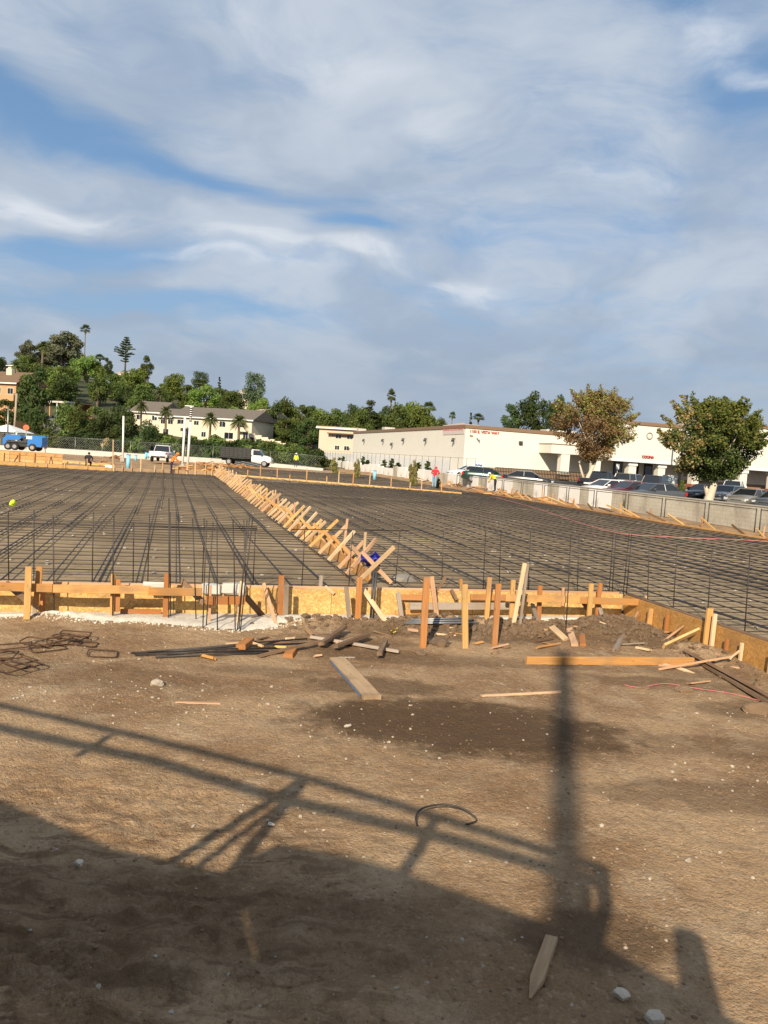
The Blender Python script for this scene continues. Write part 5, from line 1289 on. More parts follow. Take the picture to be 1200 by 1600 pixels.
# dark crouching person
J = pose(pelvis=(0, -.05, .55), waist=(0, .05, .70), chest=(0, .20, .90), neck=(0, .28, 1.05), head=(0, .33, 1.16), crown=(0, .34, 1.26), nose=(0, .43, 1.14), shl=(-.2, .2, 1.0), shr=(.2, .2, 1.0), ell=(-.32, .36, .80), elr=(.30, .38, .78), wrl=(-.25, .56, .66), wrr=(.2, .58, .64), hal=(-.23, .62, .62), har=(.18, .64, .60),
         hil=(-.11, 0, .52), hir=(.11, 0, .52), knl=(-.2, .34, .50), knr=(.2, .34, .46), anl=(-.17, .05, .09), anr=(.17, .03, .09), tol=(-.18, .2, .045), tor=(.18, .18, .045))
p = dp(137, 731.5, 66)
person('person', p, R(10), J, RAD, cloth('dark_cloth', 'dark_cloth', 'dark_cloth'), 'person in black crouching before the tall orange form', [('hair', hair_mesh((0, .34, 1.19)), 'hair')], 1.05)
# worker in red jacket and pale jeans
J = pose(waist=(0, .04, 1.10), chest=(.02, .10, 1.31), neck=(.02, .17, 1.46), head=(.03, .23, 1.56), crown=(.03, .24, 1.66), nose=(.05, .33, 1.53), shl=(-.19, .1, 1.40), shr=(.21, .1, 1.40), ell=(-.32, .2, 1.16), elr=(.34, .16, 1.18), wrl=(-.20, .40, 1.08), wrr=(.22, .40, 1.12), hal=(-.15, .45, 1.07), har=(.18, .46, 1.12), knl=(-.12, .06, .50), knr=(.12, -.02, .50))
p = dp(678, 762, 62)
person('person', p, R(-15), J, RAD, cloth('red_cloth', 'red_cloth', 'jeans'), 'person in red jacket and light blue jeans before the white wall', [('hair', hair_mesh((.03, .23, 1.58)), 'red_cloth')])
# worker in yellow vest bending by the wall
J = pose(waist=(0, .08, 1.06), chest=(0, .26, 1.22), neck=(0, .40, 1.30), head=(0, .50, 1.34), crown=(0, .57, 1.42), nose=(0, .58, 1.27), shl=(-.19, .3, 1.28), shr=(.19, .3, 1.28), ell=(-.24, .40, 1.0), elr=(.24, .42, 1.0), wrl=(-.2, .5, .80), wrr=(.2, .52, .80), hal=(-.2, .52, .72), har=(.2, .54, .72), pelvis=(0, -.04, .93))
p = dp(773, 768, 56.5)
person('person', p, R(70), J, RAD, cloth('yellow', 'yellow', 'dark_cloth'), 'person in yellow vest bending beside the parking wall', [('cap', cap_mesh((0, .53, 1.38)), 'white_paint')], .92)
# walker far up the driveway, and a yellow-clad person at the hedge
p = dp(82, 661, 165)
person('person', p, R(160), pose(knl=(-.11, .12, .5), anl=(-.12, .2, .1), tol=(-.12, .34, .05), knr=(.11, -.02, .5), anr=(.12, -.22, .12), tor=(.13, -.08, .05)), RAD, cloth('navy_cloth', 'navy_cloth', 'jeans'), 'distant person walking on the driveway among the trees', [('hair', hair_mesh((0, .04, 1.62)), 'hair')])
p = dp(462, 730, 96)
person('person', p, R(180), pose(), RAD, cloth('hi_vis', 'hi_vis', 'navy_cloth'), 'person in lime vest standing before the far hedge', [('cap', cap_mesh((0, .04, 1.66)), 'white_paint')])

# ================================================================== PARKING WALL AND FENCES
I4 = Matrix.Identity(4)
MV = Matrix((VD, -UD, Vector((0, 0, 1)))).transposed().to_4x4()      # local X runs away along the site, Y towards the slab
def site_box(u0, u1, v0, v1, z0, z1, c=.01):
    b = MB(); b.cbox(0, v1-v0, 0, u1-u0, z0, z1, c); M = Matrix((VD, -UD, Vector((0, 0, 1)))).transposed().to_4x4(); M.translation = W(u1, v0, 0); return b, M
m, t, b = new_mat('block_wall')
tc = t.add('ShaderNodeTexCoord'); v = tc.outputs['Object']; g = t.add('ShaderNodeNewGeometry')
n = t.noise(v, .5, 6, .65); n2 = t.noise(v, 3.0, 6, .65)
col = t.mix(t.ramp(n, .35, .65), (.40, .365, .29, 1), (.54, .50, .41, 1)); col = t.mix(t.math('MULTIPLY', t.ramp(n2, .5, .75), .35), col, (.27, .235, .18, 1))
col = t.mix(t.math('MULTIPLY', t.ramp(t.noise(t.mapping(v, (1.6, 1, .35)), .9, 6, .65), .52, .70), .5), col, (.22, .19, .15, 1))
b.inputs['Roughness'].default_value = .92
br = t.add('ShaderNodeTexBrick'); br.inputs['Scale'].default_value = 1.0; br.inputs['Brick Width'].default_value = .4; br.inputs['Row Height'].default_value = .2; br.inputs['Mortar Size'].default_value = .008
sx = t.add('ShaderNodeSeparateXYZ'); t.l.new(v, sx.inputs[0]); cb = t.add('ShaderNodeCombineXYZ'); t.l.new(sx.outputs[0], cb.inputs[0]); t.l.new(sx.outputs[2], cb.inputs[1]); t.l.new(cb.outputs[0], br.inputs['Vector'])
col = t.mix(t.math('MULTIPLY', br.outputs['Fac'], .45), col, (.24, .215, .17, 1)); t.l.new(col, b.inputs['Base Color'])
bump(t, b, t.math('SUBTRACT', t.math('MULTIPLY', n2, .4), br.outputs['Fac']), .4, .02)
m, t, b = new_mat('whitewash')
tc = t.add('ShaderNodeTexCoord'); v = tc.outputs['Object']; n = t.noise(v, 1.1, 6, .65, .4)
oi = t.add('ShaderNodeObjectInfo'); col = t.mix(t.ramp(n, .56, .70), (.82, .81, .78, 1), (.52, .50, .45, 1)); col = t.mix(t.math('MULTIPLY', oi.outputs['Random'], .25), col, (.50, .47, .42, 1))
t.l.new(col, b.inputs['Base Color']); b.inputs['Roughness'].default_value = .9
root = empty('parking_wall', W(27.6, 40, 0), 'grey block wall holding the parking lot along the slab', 'wall')
# length segments: bare block near, whitewashed repairs farther on
v0 = 4.0; segs = []
for v1, mt in ((14, 'block_wall'), (24, 'block_wall'), (34, 'block_wall'), (43.6, 'block_wall'), (46.4, 'whitewash'), (47.6, 'block_wall'), (50.6, 'whitewash'), (52.4, 'block_wall'), (54.6, 'whitewash'), (58.5, 'block_wall'), (61, 'whitewash'), (64, 'whitewash')):
    b, M = site_box(27.45, 27.7, v0, v1-.004, -.2, 1.38+.0, .01); b.build('wall_bay', mt, root, M=M)
    b, M = site_box(27.42, 27.74, v0, v1-.004, 1.384, 1.46, .015); b.build('coping', 'concrete', root, M=M); v0 = v1
root = empty('whitewashed_wall', W(27.6, 84, 0), 'patchy white low wall beside the store, beyond the red-jacketed person', 'wall')
q = random.Random(4)
while v0 < 139:
    L = q.uniform(1.6, 3.6); h = 1.35+q.choice((0, 0, .12, -.15)); b, M = site_box(27.5, 27.7, v0, v0+L-.06, -.2, h, .02); b.build('wall_bay', 'whitewash' if q.random() < .72 else 'block_wall', root, M=M); v0 += L
# privacy fence behind that wall
root = empty('privacy_fence', W(29.2, 85, 0), 'tall white panel fence with thin dark posts behind the low white wall', 'fence')
v0 = 71.0; k = 0
while v0 < 150:
    b, M = site_box(29.2, 29.24, v0+.05, v0+2.35, .75, 2.75, .006)
    if v0 > 77: b.build('panel', 'white_paint', root, M=M)
    b = MB(); b.tube([W(29.16, v0, .3), W(29.16, v0, 3.05)], .022, 6); b.build('post', 'steel_dark', root, True, I4)
    b = MB(); b.tube([W(29.16, v0, 3.02), W(29.16, v0+2.4, 3.02)], .015, 6); b.build('rail', 'steel_dark', root, True, I4)
    v0 += 2.4; k += 1
# low temporary fence panels before the parking wall
def temp_panel(v0, L, k, hh=1.12):
    root = empty('temporary_fence_panel', W(26.3, v0, .2), ('rightmost', 'second', 'third', 'fourth', 'fifth', 'sixth', 'seventh', 'eighth', 'ninth', 'tenth', 'eleventh', 'twelfth', 'last')[k]+(' low steel fence panel before the parking wall' if k == 0 else ' low steel fence panel before the parking wall, counted from the right'), 'fence panel', 'temporary fence panels before the parking wall')
    for vv in (v0, v0+L):
        b = MB(); b.tube([W(26.3, vv, .1), W(26.3, vv, hh+.25)], .028, 6); b.build('post', 'steel_dark', root, True, I4)
    b = MB(); b.tube([W(26.3, v0, hh+.2), W(26.3, v0+L, hh+.2)], .022, 6); b.build('top_rail', 'steel_dark', root, True, I4)
    b = MB(); b.tube([W(26.3, v0, .32), W(26.3, v0+L, .32)], .014, 6); b.build('bottom_rail', 'galv', root, True, I4)
    for i in range(1, int(L/.3)):
        b = MB(); vv = v0+i*.3; b.tube([W(26.3, vv, .32), W(26.3, vv, hh+.2)], .0025, 3); b.build('wire', 'galv', root, False, I4)
for k in range(13): temp_panel(22.5+k*3.55, 3.25, k)
# stakes and braces along the earth strip
root = empty('strip_form', W(23.2, 35, PAD), 'edge form with many short stakes and kickers along the right slab side', 'formwork')
q = random.Random(9); v0 = 5.0
while v0 < 54:
    board('edge_board', W(22.75, v0, PAD+.02), W(22.75, min(v0+4, 54)-.01, PAD+.02), .2, .045, 'wood_new', root); v0 += 4
v0 = 20.0
while v0 < 54:
    a = W(23.9+q.uniform(-.2, .8), v0+q.uniform(-.3, .3), .28); c = W(23.0+q.uniform(-.1, .4), v0+q.uniform(-.2, .4), .55+q.uniform(0, .35))
    if q.random() < .5: a.z, c.z = a.z, c.z
    board('kicker', a, c, .09, .045, q.choice(('wood_yellow', 'wood_pale', 'wood_new', 'wood_brown')), root, R(q.uniform(-40, 40)))
    if q.random() < .7:
        p = W(23.3+q.uniform(0, 1.8), v0, .15); stake('stake', p, p+Vector((q.uniform(-.1, .1), 0, q.uniform(.5, 1.0))), .07, .045, q.choice(('wood_red', 'wood_new', 'wood_pink')), root)
    v0 += q.uniform(1.1, 2.3)
for k, (vv, uu) in enumerate(((49, 24.8), (51.5, 24.2), (53.2, 23.6), (57, 25.2), (60.5, 25.5), (66, 25.4), (72, 25.6), (80, 25.5))):
    q = random.Random(60+k); c = W(uu, vv, .33); root = empty('scrap_heap', c, 'heap of orange scrap lumber on the earth strip by the parking wall', 'lumber', 'scrap lumber heaps along the earth strip')
    for i in range(7):
        p = c+UD*q.gauss(0, .6)+VD*q.gauss(0, 1.3)+Vector((0, 0, q.uniform(0, .25))); d = Vector((q.uniform(-1, 1), q.uniform(-1, 1), q.uniform(-.15, .4))).normalized()*q.uniform(.25, .6)
        board('scrap', p-d, p+d, .10, .05, q.choice(('wood_new', 'wood_red', 'wood_pink', 'wood_yellow', 'wood_brown')), root, R(q.uniform(0, 90)))

# far chain-link fence on a white kerb wall, across the back of the site
def back_fence():
    pts = [gp(-60, 702, .25), dp(70, 704.5, 104), dp(200, 713, 104), dp(330, 721, 106), dp(420, 728, 108), dp(505, 737, 106)]
    pts[0] = dp(-60, 698, 104)
    root = empty('low_kerb_wall', pts[2], 'long low white kerb wall across the back of the site', 'wall')
    for a, c in zip(pts[:-1], pts[1:]):
        M, L = frame(a, c); b = MB(); b.cbox(0, L-.01, -.15, .15, -.9, .45, .02); b.build('kerb_block', 'concrete_pale', root, M=M)
    root = empty('chain_link_fence', pts[2]+Vector((0, 1, 0)), 'dark chain-link fence with thin posts above the white kerb wall', 'fence')
    for a, c in zip(pts[:-1], pts[1:]):
        a = a+Vector((0, .8, 0)); c = c+Vector((0, .8, 0)); L = (c-a).length; n = max(1, int(L/3.0))
        for i in range(n):
            p = a.lerp(c, i/n); b = MB(); b.tube([p-Vector((0, 0, .5)), p+Vector((0, 0, 2.1))], .035, 6); b.build('post', 'galv', root, True, I4)
        for zz in (2.05, .5):
            b = MB(); b.tube([a+Vector((0, 0, zz)), c+Vector((0, 0, zz))], .022, 5); b.build('rail', 'galv', root, True, I4)
        w = MB(); k = 0.0; d = (c-a)/L
        while k < L-1.5:
            w.add([a+d*k+Vector((0, 0, .5)), a+d*(k+.014)+Vector((0, 0, .5)), a+d*(k+1.514)+Vector((0, 0, 2.05)), a+d*(k+1.5)+Vector((0, 0, 2.05))], [(0, 1, 2, 3)])
            w.add([a+d*(k+1.5)+Vector((0, .01, .5)), a+d*(k+1.514)+Vector((0, .01, .5)), a+d*(k+.014)+Vector((0, .01, 2.05)), a+d*k+Vector((0, .01, 2.05))], [(0, 1, 2, 3)]); k += .32
        o = w.build('wire_mesh', 'galv', root, M=I4); tag(o, kind='stuff')
back_fence()

# ================================================================== STORE
def text_mesh(body, size, depth, m, M, parent, name, xs=1.0):
    cu = bpy.data.curves.new('t', 'FONT'); cu.body = body; cu.size = size; cu.extrude = depth; cu.offset = 0.0
    ob = bpy.data.objects.new('t', cu); COL.objects.link(ob)
    dg = bpy.context.evaluated_depsgraph_get(); me = bpy.data.meshes.new_from_object(ob.evaluated_get(dg))
    bpy.data.objects.remove(ob); bpy.data.curves.remove(cu)
    w = max(v.co.x for v in me.vertices)
    o = mesh_obj(name, me, parent, m, M @ Matrix.Diagonal((xs, 1, 1, 1))); return o, w*xs
SV = 93.6; SU = UV(dp(726, 700, 100))[0]; ZT = 7.35
MF = Matrix((UD, Vector((0, 0, 1)), -VD)).transposed().to_4x4()      # text plane on the front: X right, Y up, Z out to the viewer
MS = Matrix((-VD, Vector((0, 0, 1)), -UD)).transposed().to_4x4()     # text plane on the left side wall
def fbox(u0, u1, v0, v1, z0, z1, c=.02):
    b = MB(); b.cbox(0, u1-u0, 0, v1-v0, z0, z1, c); M = Matrix((UD, VD, Vector((0, 0, 1)))).transposed().to_4x4(); M.translation = W(u0, v0, 0); return b, M
def store():
    root = empty('store', W(SU, SV, 1.05), 'cream flat-roofed store with red lettering across the parking lot', 'store')
    def part(name, mt, *a, **k):
        b, M = fbox(*a, **k); return b.build(name, mt, root, M=M)
    E = 118.0; B = 157.0
    part('wall', 'stucco_store', SU, E, SV, B, 1.0, ZT-.35)
    part('parapet_cap', 'trim_brown', SU-.12, E, SV-.12, B+.1, ZT-.346, ZT+.12)
    part('wainscot', 'wainscot', SU-.03, E-.1, SV-.05, SV-.004, 1.05, 2.15)
    # side wall light shade panel lines
    ends = []
    def pu(px, py, v): return UV(vp(px, py, v))[0]
    def pz(px, py, v): return vp(px, py, v).z
    FVn = 90.0
    c0 = pu(862, 700, FVn); c1 = pu(955, 700, FVn); zf0 = pz(862, 708, FVn); zf1 = pz(862, 694, FVn)
    part('canopy', 'stucco_store', c0, c1, FVn, SV-.01, zf0, zf1)
    part('canopy_cap', 'trim_brown', c0-.05, c1, FVn-.06, SV-.02, zf1+.002, zf1+.12)
    # taller entrance front with its medallion
    b0 = c1+.004; b1 = pu(1128, 700, FVn); zb0 = pz(990, 722, FVn); zb1 = pz(1000, 664.5, FVn)
    part('entrance_front', 'stucco_store', b0, b1, FVn-.25, SV-.02, zb0, zb1)
    part('entrance_cap', 'trim_brown', b0-.1, b1+.1, FVn-.4, SV, zb1+.003, zb1+.45)
    part('ledge', 'white_paint', b0-.05, b1, FVn-.40, FVn-.254, zb0-.02, zb0+.22)
    # gabled right wing
    g0 = b1+.2; g1 = E; zc0 = pz(1180, 735, FVn); pk = pz(1172, 662, FVn)
    b = MB(); span = 14.0
    b.prism([(g0, zc0), (g1, zc0), (g1, pk-2.5), (g0+span, pk-1.6), (g0+3.0, pk), (g0, pk-.4)], 0, 3.2); M = Matrix((UD, VD, Vector((0, 0, 1)))).transposed().to_4x4(); M.translation = W(0, FVn+.05, 0)
    b.build('gable_front', 'stucco_store', root, M=M)
    b = MB(); b.prism([(g0-.1, pk-.40), (g0+3.0, pk+.02), (g0+span, pk-1.58), (g0+span, pk-1.1), (g0+3.0, pk+.5), (g0-.1, pk+.06)], -.15, 3.2); b.build('gable_cap', 'trim_brown', root, M=M)
    part('ledge', 'white_paint', g0, g1, FVn-.12, FVn+.046, zc0-.02, zc0+.25)
    for px, w in ((884, 1.25), (934, 1.1), (990, 1.15), (1036, 1.1), (1090, 1.1), (1165, 1.2), (1215, 1.2)):
        u = pu(px, 720, FVn); z1 = zf0 if px < 950 else zb0-.03 if px < 1120 else zc0-.03
        part('column', 'stucco_store', u-w/2, u+w/2, FVn+.05, FVn+1.1, 1.0, z1-.004, c=.05)
        part('column_base', 'brick_red' if px > 1020 else 'wainscot', u-w/2-.08, u+w/2+.08, FVn-.03, FVn+1.18, 1.0, 1.7 if px > 1020 else 1.9, c=.04)
        if px > 900: part('column_cap', 'white_paint', u-w/2-.12, u+w/2+.12, FVn-.07, FVn+1.22, z1-.5, z1-.06, c=.05)
    # low brick planter along the arcade
    part('brick_base', 'brick_red', pu(1040, 740, FVn), E-.5, FVn+1.3, FVn+1.7, 1.0, 1.6)
    # doors
    for pxa, pxb, top in ((958, 972, 4.3), (986, 998, 4.3), (1006, 1019, 4.1)):
        ua, ub = pu(pxa, 730, SV), pu(pxb, 730, SV)
        o = part('door', 'door_dark', ua, ub, SV-.09, SV-.052, 1.06, top)
        b, M = fbox(ua+.15, ub-.15, SV-.115, SV-.094, 1.9, top-.35); q = b.build('pane', 'glass_dark', o)
        q.matrix_basis = o.matrix_basis.inverted() @ M
    # lettering
    o, w = text_mesh('1150 E. VISTA WAY', .95, .05, 'red_letters', I4, root, 'address_letters')
    p0 = vp(733.5, 675.5, SV-.06); p1 = vp(780, 678.5, SV-.06); k = (p1-p0).length/w; o.data.transform(Matrix.Diagonal((k, k*1.0, 1, 1)))
    M = MF.copy(); M.translation = p0; M.translation.z -= .0; o.matrix_basis = M; o.matrix_parent_inverse = Matrix.Translation(-root.location)
    # the lettering darkens towards its start: first characters are grey
    o, w = text_mesh('7A', .42, .04, 'trim_brown', I4, root, 'unit_letters')
    M = MF.copy(); M.translation = vp(733.5, 682.5, SV-.06); o.matrix_basis = M; o.matrix_parent_inverse = Matrix.Translation(-root.location)
    o, w = text_mesh('COCINA', 1.0, .06, 'red_letters', I4, root, 'shop_letters')
    p0 = vp(1003, 715, FVn-.42); p1 = vp(1021.5, 716, FVn-.42); k = (p1-p0).length/w; o.data.transform(Matrix.Diagonal((k, k*1.05, 1, 1)))
    M = MF.copy(); M.translation = p0; o.matrix_basis = M; o.matrix_parent_inverse = Matrix.Translation(-root.location)
    # medallion
    c = vp(1015, 681, FVn-.30); b = MB(); n = 22
    for k in range(n):
        a0 = 2*math.pi*k/n; a1 = 2*math.pi*(k+1)/n
        b.tube([c+UD*math.cos(a0)*.42+Vector((0, 0, math.sin(a0)*.42)), c+UD*math.cos(a1)*.42+Vector((0, 0, math.sin(a1)*.42))], .085, 6)
    b.build('medallion_ring', 'concrete', root, True, I4)
    b = MB(); b.add([c+UD*.2, c+Vector((0, 0, .25)), c-UD*.2, c-Vector((0, 0, .25)), c-VD*.08], [(0, 1, 4), (1, 2, 4), (2, 3, 4), (3, 0, 4)]); b.build('medallion_star', 'white_paint', root, M=I4)
    # banner on the side wall
    u = SU-.06; a = upl(692, 664.5, u); c = upl(725, 660.5, u); d = upl(692, 679.5, u); e = upl(725, 678, u)
    b = MB(); bv = [a, c, e, d]; b.add([q+UD*.03 for q in bv]+[q-UD*.0 for q in bv], [(7, 6, 5, 4), (0, 1, 2, 3), (0, 4, 5, 1), (1, 5, 6, 2), (2, 6, 7, 3), (3, 7, 4, 0)]); ba = b.build('banner', 'banner_grey', root, M=I4)
    o, w = text_mesh('GRAND RE-OPENING', 1.2, .02, 'red_banner', I4, root, 'banner_letters')
    hgt = (a.z-d.z)*.42; x0 = a.lerp(c, .03); L = (c-a).length*.94; o.data.transform(Matrix.Diagonal((L/w, hgt/.86, 1, 1)))
    M = MS.copy(); M.translation = Vector((x0.x, x0.y, d.z+(a.z-d.z)*.42))-UD*.012; o.matrix_basis = M; o.matrix_parent_inverse = Matrix.Translation(-root.location)
    # wall lamps on the side
    for px, py in ((570, 687), (600, 687), (632, 686), (667, 686), (711, 686), (547, 701), (614, 693)):
        p = upl(px, py, SU-.02); b = MB(); b.tube([p, p-UD*.18+Vector((0, 0, .10)), p-UD*.32], [.05, .05, .05], 6); b.tube([p-UD*.32+Vector((0, 0, .1)), p-UD*.32-Vector((0, 0, .38))], [.14, .24], 10); b.build('wall_lamp', 'steel_dark', root, True, I4)
    p = vp(745, 685, SV-.02); b = MB(); b.tube([p, p-VD*.4+UD*.25-Vector((0, 0, .25))], .09, 6); b.build('security_camera', 'galv', root, True, I4)
    u, z = UV(vp(813, 692, SV))[0], vp(813, 692, SV).z; part('wall_light', 'steel_dark', u-.24, u+.24, SV-.3, SV-.004, z-.22, z+.22)
    # roof plant
    for px, dv, w, h in ((695, 14, 2.2, .9), (702, 18, 3.2, 1.1), (836, 10, 5, .9), (647, 45, 2.0, .8), (630, 60, 1.6, .7)):
        u = SU+ (px-640)*.08+1.0; part('roof_unit', 'concrete_pale', u, u+w, SV+dv, SV+dv+2.0, ZT-.3, ZT+h)
plain('red_banner', (0.62, 0.10, 0.11), 0.7, 0, 0.1, 2)
plain('banner_grey', (0.58, 0.50, 0.47), 0.8, 0, 0.08, 1)
store()
# black iron railing before the store
root = empty('iron_railing', W(SU+14, 90.9, 1.05), 'black iron railing along the front of the store', 'railing')
u = UV(vp(772, 740, 90.2))[0]; uend = UV(vp(915, 740, 90.2))[0]
for zz in (1.2, 1.75, 2.2):
    b = MB(); b.tube([W(u, 90.2-.4, zz), W(uend, 90.2-.4, zz)], .045, 6); b.build('rail', 'iron_black', root, True, I4)
while u < uend:
    b = MB(); b.tube([W(u, 89.8, 1.0), W(u, 89.8, 2.25)], .05, 5); b.build('baluster', 'iron_black', root, False, I4); u += .22
# white board with a blue shield
c = dp(748, 745, 86); root = empty('shield_sign', c, 'white board with a blue shield emblem before the store corner', 'sign')
p = dp(748, 729, 86); X = UD; b = MB(); S = .48
def flat(root, name, c, pts, m, out, th=.03):
    n = len(pts); P = [c+UD*x+Vector((0, 0, z)) for x, z in pts]; f = MB()
    f.add([q-VD*out for q in P]+[q-VD*(out-th) for q in P], [tuple(range(n)), tuple(range(2*n-1, n-1, -1))]+[(i, i+n, (i+1) % n+n, (i+1) % n) for i in range(n)]); return f.build(name, m, root, M=I4)
flat(root, 'panel', p, [(-.5, -.55), (.5, -.55), (.5, .55), (-.5, .55)], 'white_paint', 0)
plain('sign_blue', (0.05, 0.13, 0.32), 0.5, 0, 0.1, 2)
flat(root, 'shield', p, [(-.4, .28), (-.2, .20), (0, .26), (.2, .20), (.4, .28), (.36, -.05), (.18, -.32), (0, -.46), (-.18, -.32), (-.36, -.05)], 'sign_blue', .035)
flat(root, 'arc', p, [(-.16, .02), (-.05, .10), (.12, .06), (.17, -.06), (.08, -.02), (-.02, .02), (-.12, -.05)], 'white_paint', .07)
flat(root, 'arc', p, [(-.14, -.18), (.0, -.12), (.14, -.18), (.1, -.25), (0, -.2), (-.1, -.25)], 'white_paint', .07)
b = MB(); b.tube([p-Vector((0, 0, 1.6)), p+Vector((0, 0, .4))], .035, 8); o = b.build('post', 'galv', root, True, Matrix.Translation(VD*.08))
# parking sign on a thin post
c = dp(963, 760, 82); top = dp(965, 727, 82); root = empty('parking_sign', c, 'small white sign on a thin post before the store entrance', 'sign')
b = MB(); b.tube([c, top], .035, 8); b.build('post', 'galv', root, True, I4)
flat(root, 'plate', top-Vector((0, 0, .15)), [(-.17, -.28), (.17, -.28), (.17, .28), (-.17, .28)], 'white_paint', .06)
# big white notice board on two posts
c = dp(1047, 768, 66); root = empty('notice_board', c, 'wide white notice board on two posts before the green sycamore', 'sign')
p = dp(1047, 749, 66)
flat(root, 'panel', p, [(-.72, -.36), (.72, -.36), (.72, .36), (-.72, .36)], 'white_paint', 0)
for k in range(3): flat(root, 'printed_line', p, [(-.5+.05*k, .14-.16*k), (.3, .14-.16*k), (.3, .18-.16*k), (-.5+.05*k, .18-.16*k)], 'blue_sleeve', .034, .004)
for s in (-.66, .66):
    b = MB(); b.tube([p+UD*s-Vector((0, 0, 1.5))+VD*.06, p+UD*s+Vector((0, 0, .36))+VD*.06], .035, 8); b.build('post', 'galv', root, True, I4)
c = dp(1060, 773, 63); root = empty('utility_box', c, 'white utility box behind the wall below the notice board', 'utility box')
b = MB(); b.cbox(-.35, .35, -.25, .25, -.3, .62, .03, M=Matrix.Translation(c)); b.build('cabinet', 'white_paint', root, M=I4)
b = MB(); b.cbox(-.38, .38, -.28, .28, .625, .68, .02, M=Matrix.Translation(c)); b.build('lid', 'concrete_pale', root, M=I4)
# parking-lot lamp
base = dp(1062, 770, 96); top = dp(1074, 617, 96); base.x = top.x; base.z = 1.0
root = empty('street_lamp', base, 'dark lamp post with two arms above the green sycamore', 'street lamp')
b = MB(); b.tube([base, top], [.14, .11], 10); b.build('pole', 'steel_dark', root, True, I4)
b = MB(); b.cbox(-.95, .1, -.2, .2, -.25, -.08, .03, M=Matrix.Translation(top)); b.build('lamp_head', 'steel_dark', root, M=I4)
for s, z in ((-1, .9), (1, 1.0)):
    q = top-Vector((0, 0, z)); b = MB(); b.tube([q-Vector((0, 0, .6)), q+Vector((s*.35, 0, -.25)), q+Vector((s*.42, 0, .05))], .05, 6); b.cbox(s*.42-.22, s*.42+.22, -.12, .12, .02, .2, .03, M=Matrix.Translation(q)); b.build('camera_arm', 'steel_dark', root, M=I4)

# ================================================================== HOUSES ON THE HILL
def house(name, pl, pr, dl, dr, wall_h, depth, roof_h, wallm, roofm, label, wins, eave=.6, storeys=2, hip=False, flat_roof=False, extra=None, cat='house'):
    """front wall runs from pixel pl at depth dl to pixel pr at depth dr (wall foot)"""
    a = dp(pl[0], pl[1], dl); c = dp(pr[0], pr[1], dr); zb = min(a.z, c.z); a.z = c.z = zb
    x = (c-a); L = x.length; x.normalize(); y = Vector((0, 0, 1)).cross(x); root = empty(name, a, label, cat)
    M = Matrix((x, y, Vector((0, 0, 1)))).transposed().to_4x4(); M.translation = a
    b = MB(); b.cbox(0, L, 0, depth, -4, wall_h, .03); b.build('wall', wallm, root, M=M)
    e = eave; z0 = wall_h+.004
    b = MB()
    if flat_roof: b.cbox(-e, L+e, -e, depth+e, z0, z0+roof_h, .05)
    elif hip:
        v = [(-e, -e, z0), (L+e, -e, z0), (L+e, depth+e, z0), (-e, depth+e, z0), (depth*.35, depth/2, z0+roof_h), (L-depth*.35, depth/2, z0+roof_h)]
        b.add(v, [(0, 1, 5, 4), (1, 2, 5), (2, 3, 4, 5), (3, 0, 4), (3, 2, 1, 0)])
    else:
        v = [(-e, -e, z0), (L+e, -e, z0), (L+e, depth+e, z0), (-e, depth+e, z0), (-e, depth/2, z0+roof_h), (L+e, depth/2, z0+roof_h)]
        b.add(v, [(0, 1, 5, 4), (1, 2, 5), (2, 3, 4, 5), (3, 0, 4), (3, 2, 1, 0)])
    b.build('roof', roofm, root, M=M)
    b = MB(); b.cbox(-e-.02, L+e+.02, -e-.06, -e+.02, z0-.22, z0+.06, .02); b.build('eave_board', 'white_paint', root, M=M)
    for (fx, fz, w, h) in wins:
        wx = fx*L; b = MB()
        b.cbox(wx-w/2-.08, wx+w/2+.08, -.05, -.004, fz-.08, fz+h+.08, .01); o = b.build('window', 'white_paint', root, M=M)
        b = MB(); b.cbox(wx-w/2, wx-.03, -.075, -.052, fz, fz+h, .008); q = b.build('pane', 'glass_dark', o)
        b = MB(); b.cbox(wx+.03, wx+w/2, -.075, -.052, fz, fz+h, .008); q = b.build('pane', 'glass_dark', o)
    if extra: extra(root, M, L)
    return root, M, L
def apt_extra(root, M, L):
    for k in (0, 3):
        x = L*(.10+.25*k); b = MB(); b.cbox(x, x+2.3, -1.2, -.06, 2.35, 2.5, .02); b.cbox(x, x+2.3, -1.2, -1.12, 2.504, 3.3, .02); b.build('balcony', 'stucco_cream', root, M=M)
    b = MB(); b.cbox(L*.47, L*.47+.1, -.1, -.004, 0, 5, .02); b.build('downpipe', 'white_paint', root, M=M)
wins = [(.10, 3.2, 1.9, 1.1), (.30, 3.3, 1.2, .9), (.63, 3.2, 1.3, 1.2), (.66, 3.2, .5, 1.0), (.86, 3.0, 1.6, 1.3), (.17, .6, 1.7, 1.3), (.40, .7, 1.1, 1.1), (.72, .6, 2.2, 1.4), (.93, .4, 1.2, 1.8)]
house('apartment_house', (270, 683), (392, 692), 178, 172, 5.0, 11, 2.6, 'stucco_cream', 'roof_grey', 'long two-storey cream apartment house with grey roof at the hill foot', wins, extra=apt_extra)
house('apartment_house', (204, 675), (247, 678), 186, 184, 5.0, 10, 2.9, 'stucco_cream', 'roof_grey', 'apartment house with grey gable left of the long one, behind bushes', [(.30, 3.2, 1.5, 1.1), (.85, 3.2, 1.3, 1.1), (.6, .6, 1.5, 1.2)])
house('apartment_house', (246, 680), (272, 683), 181, 179, 4.6, 9, 2.2, 'stucco_cream', 'roof_grey', 'short cream link between the two apartment houses', [(.3, 3.0, 1.2, 1.0), (.75, 3.0, 1.4, 1.0), (.5, .6, 1.5, 1.2)])
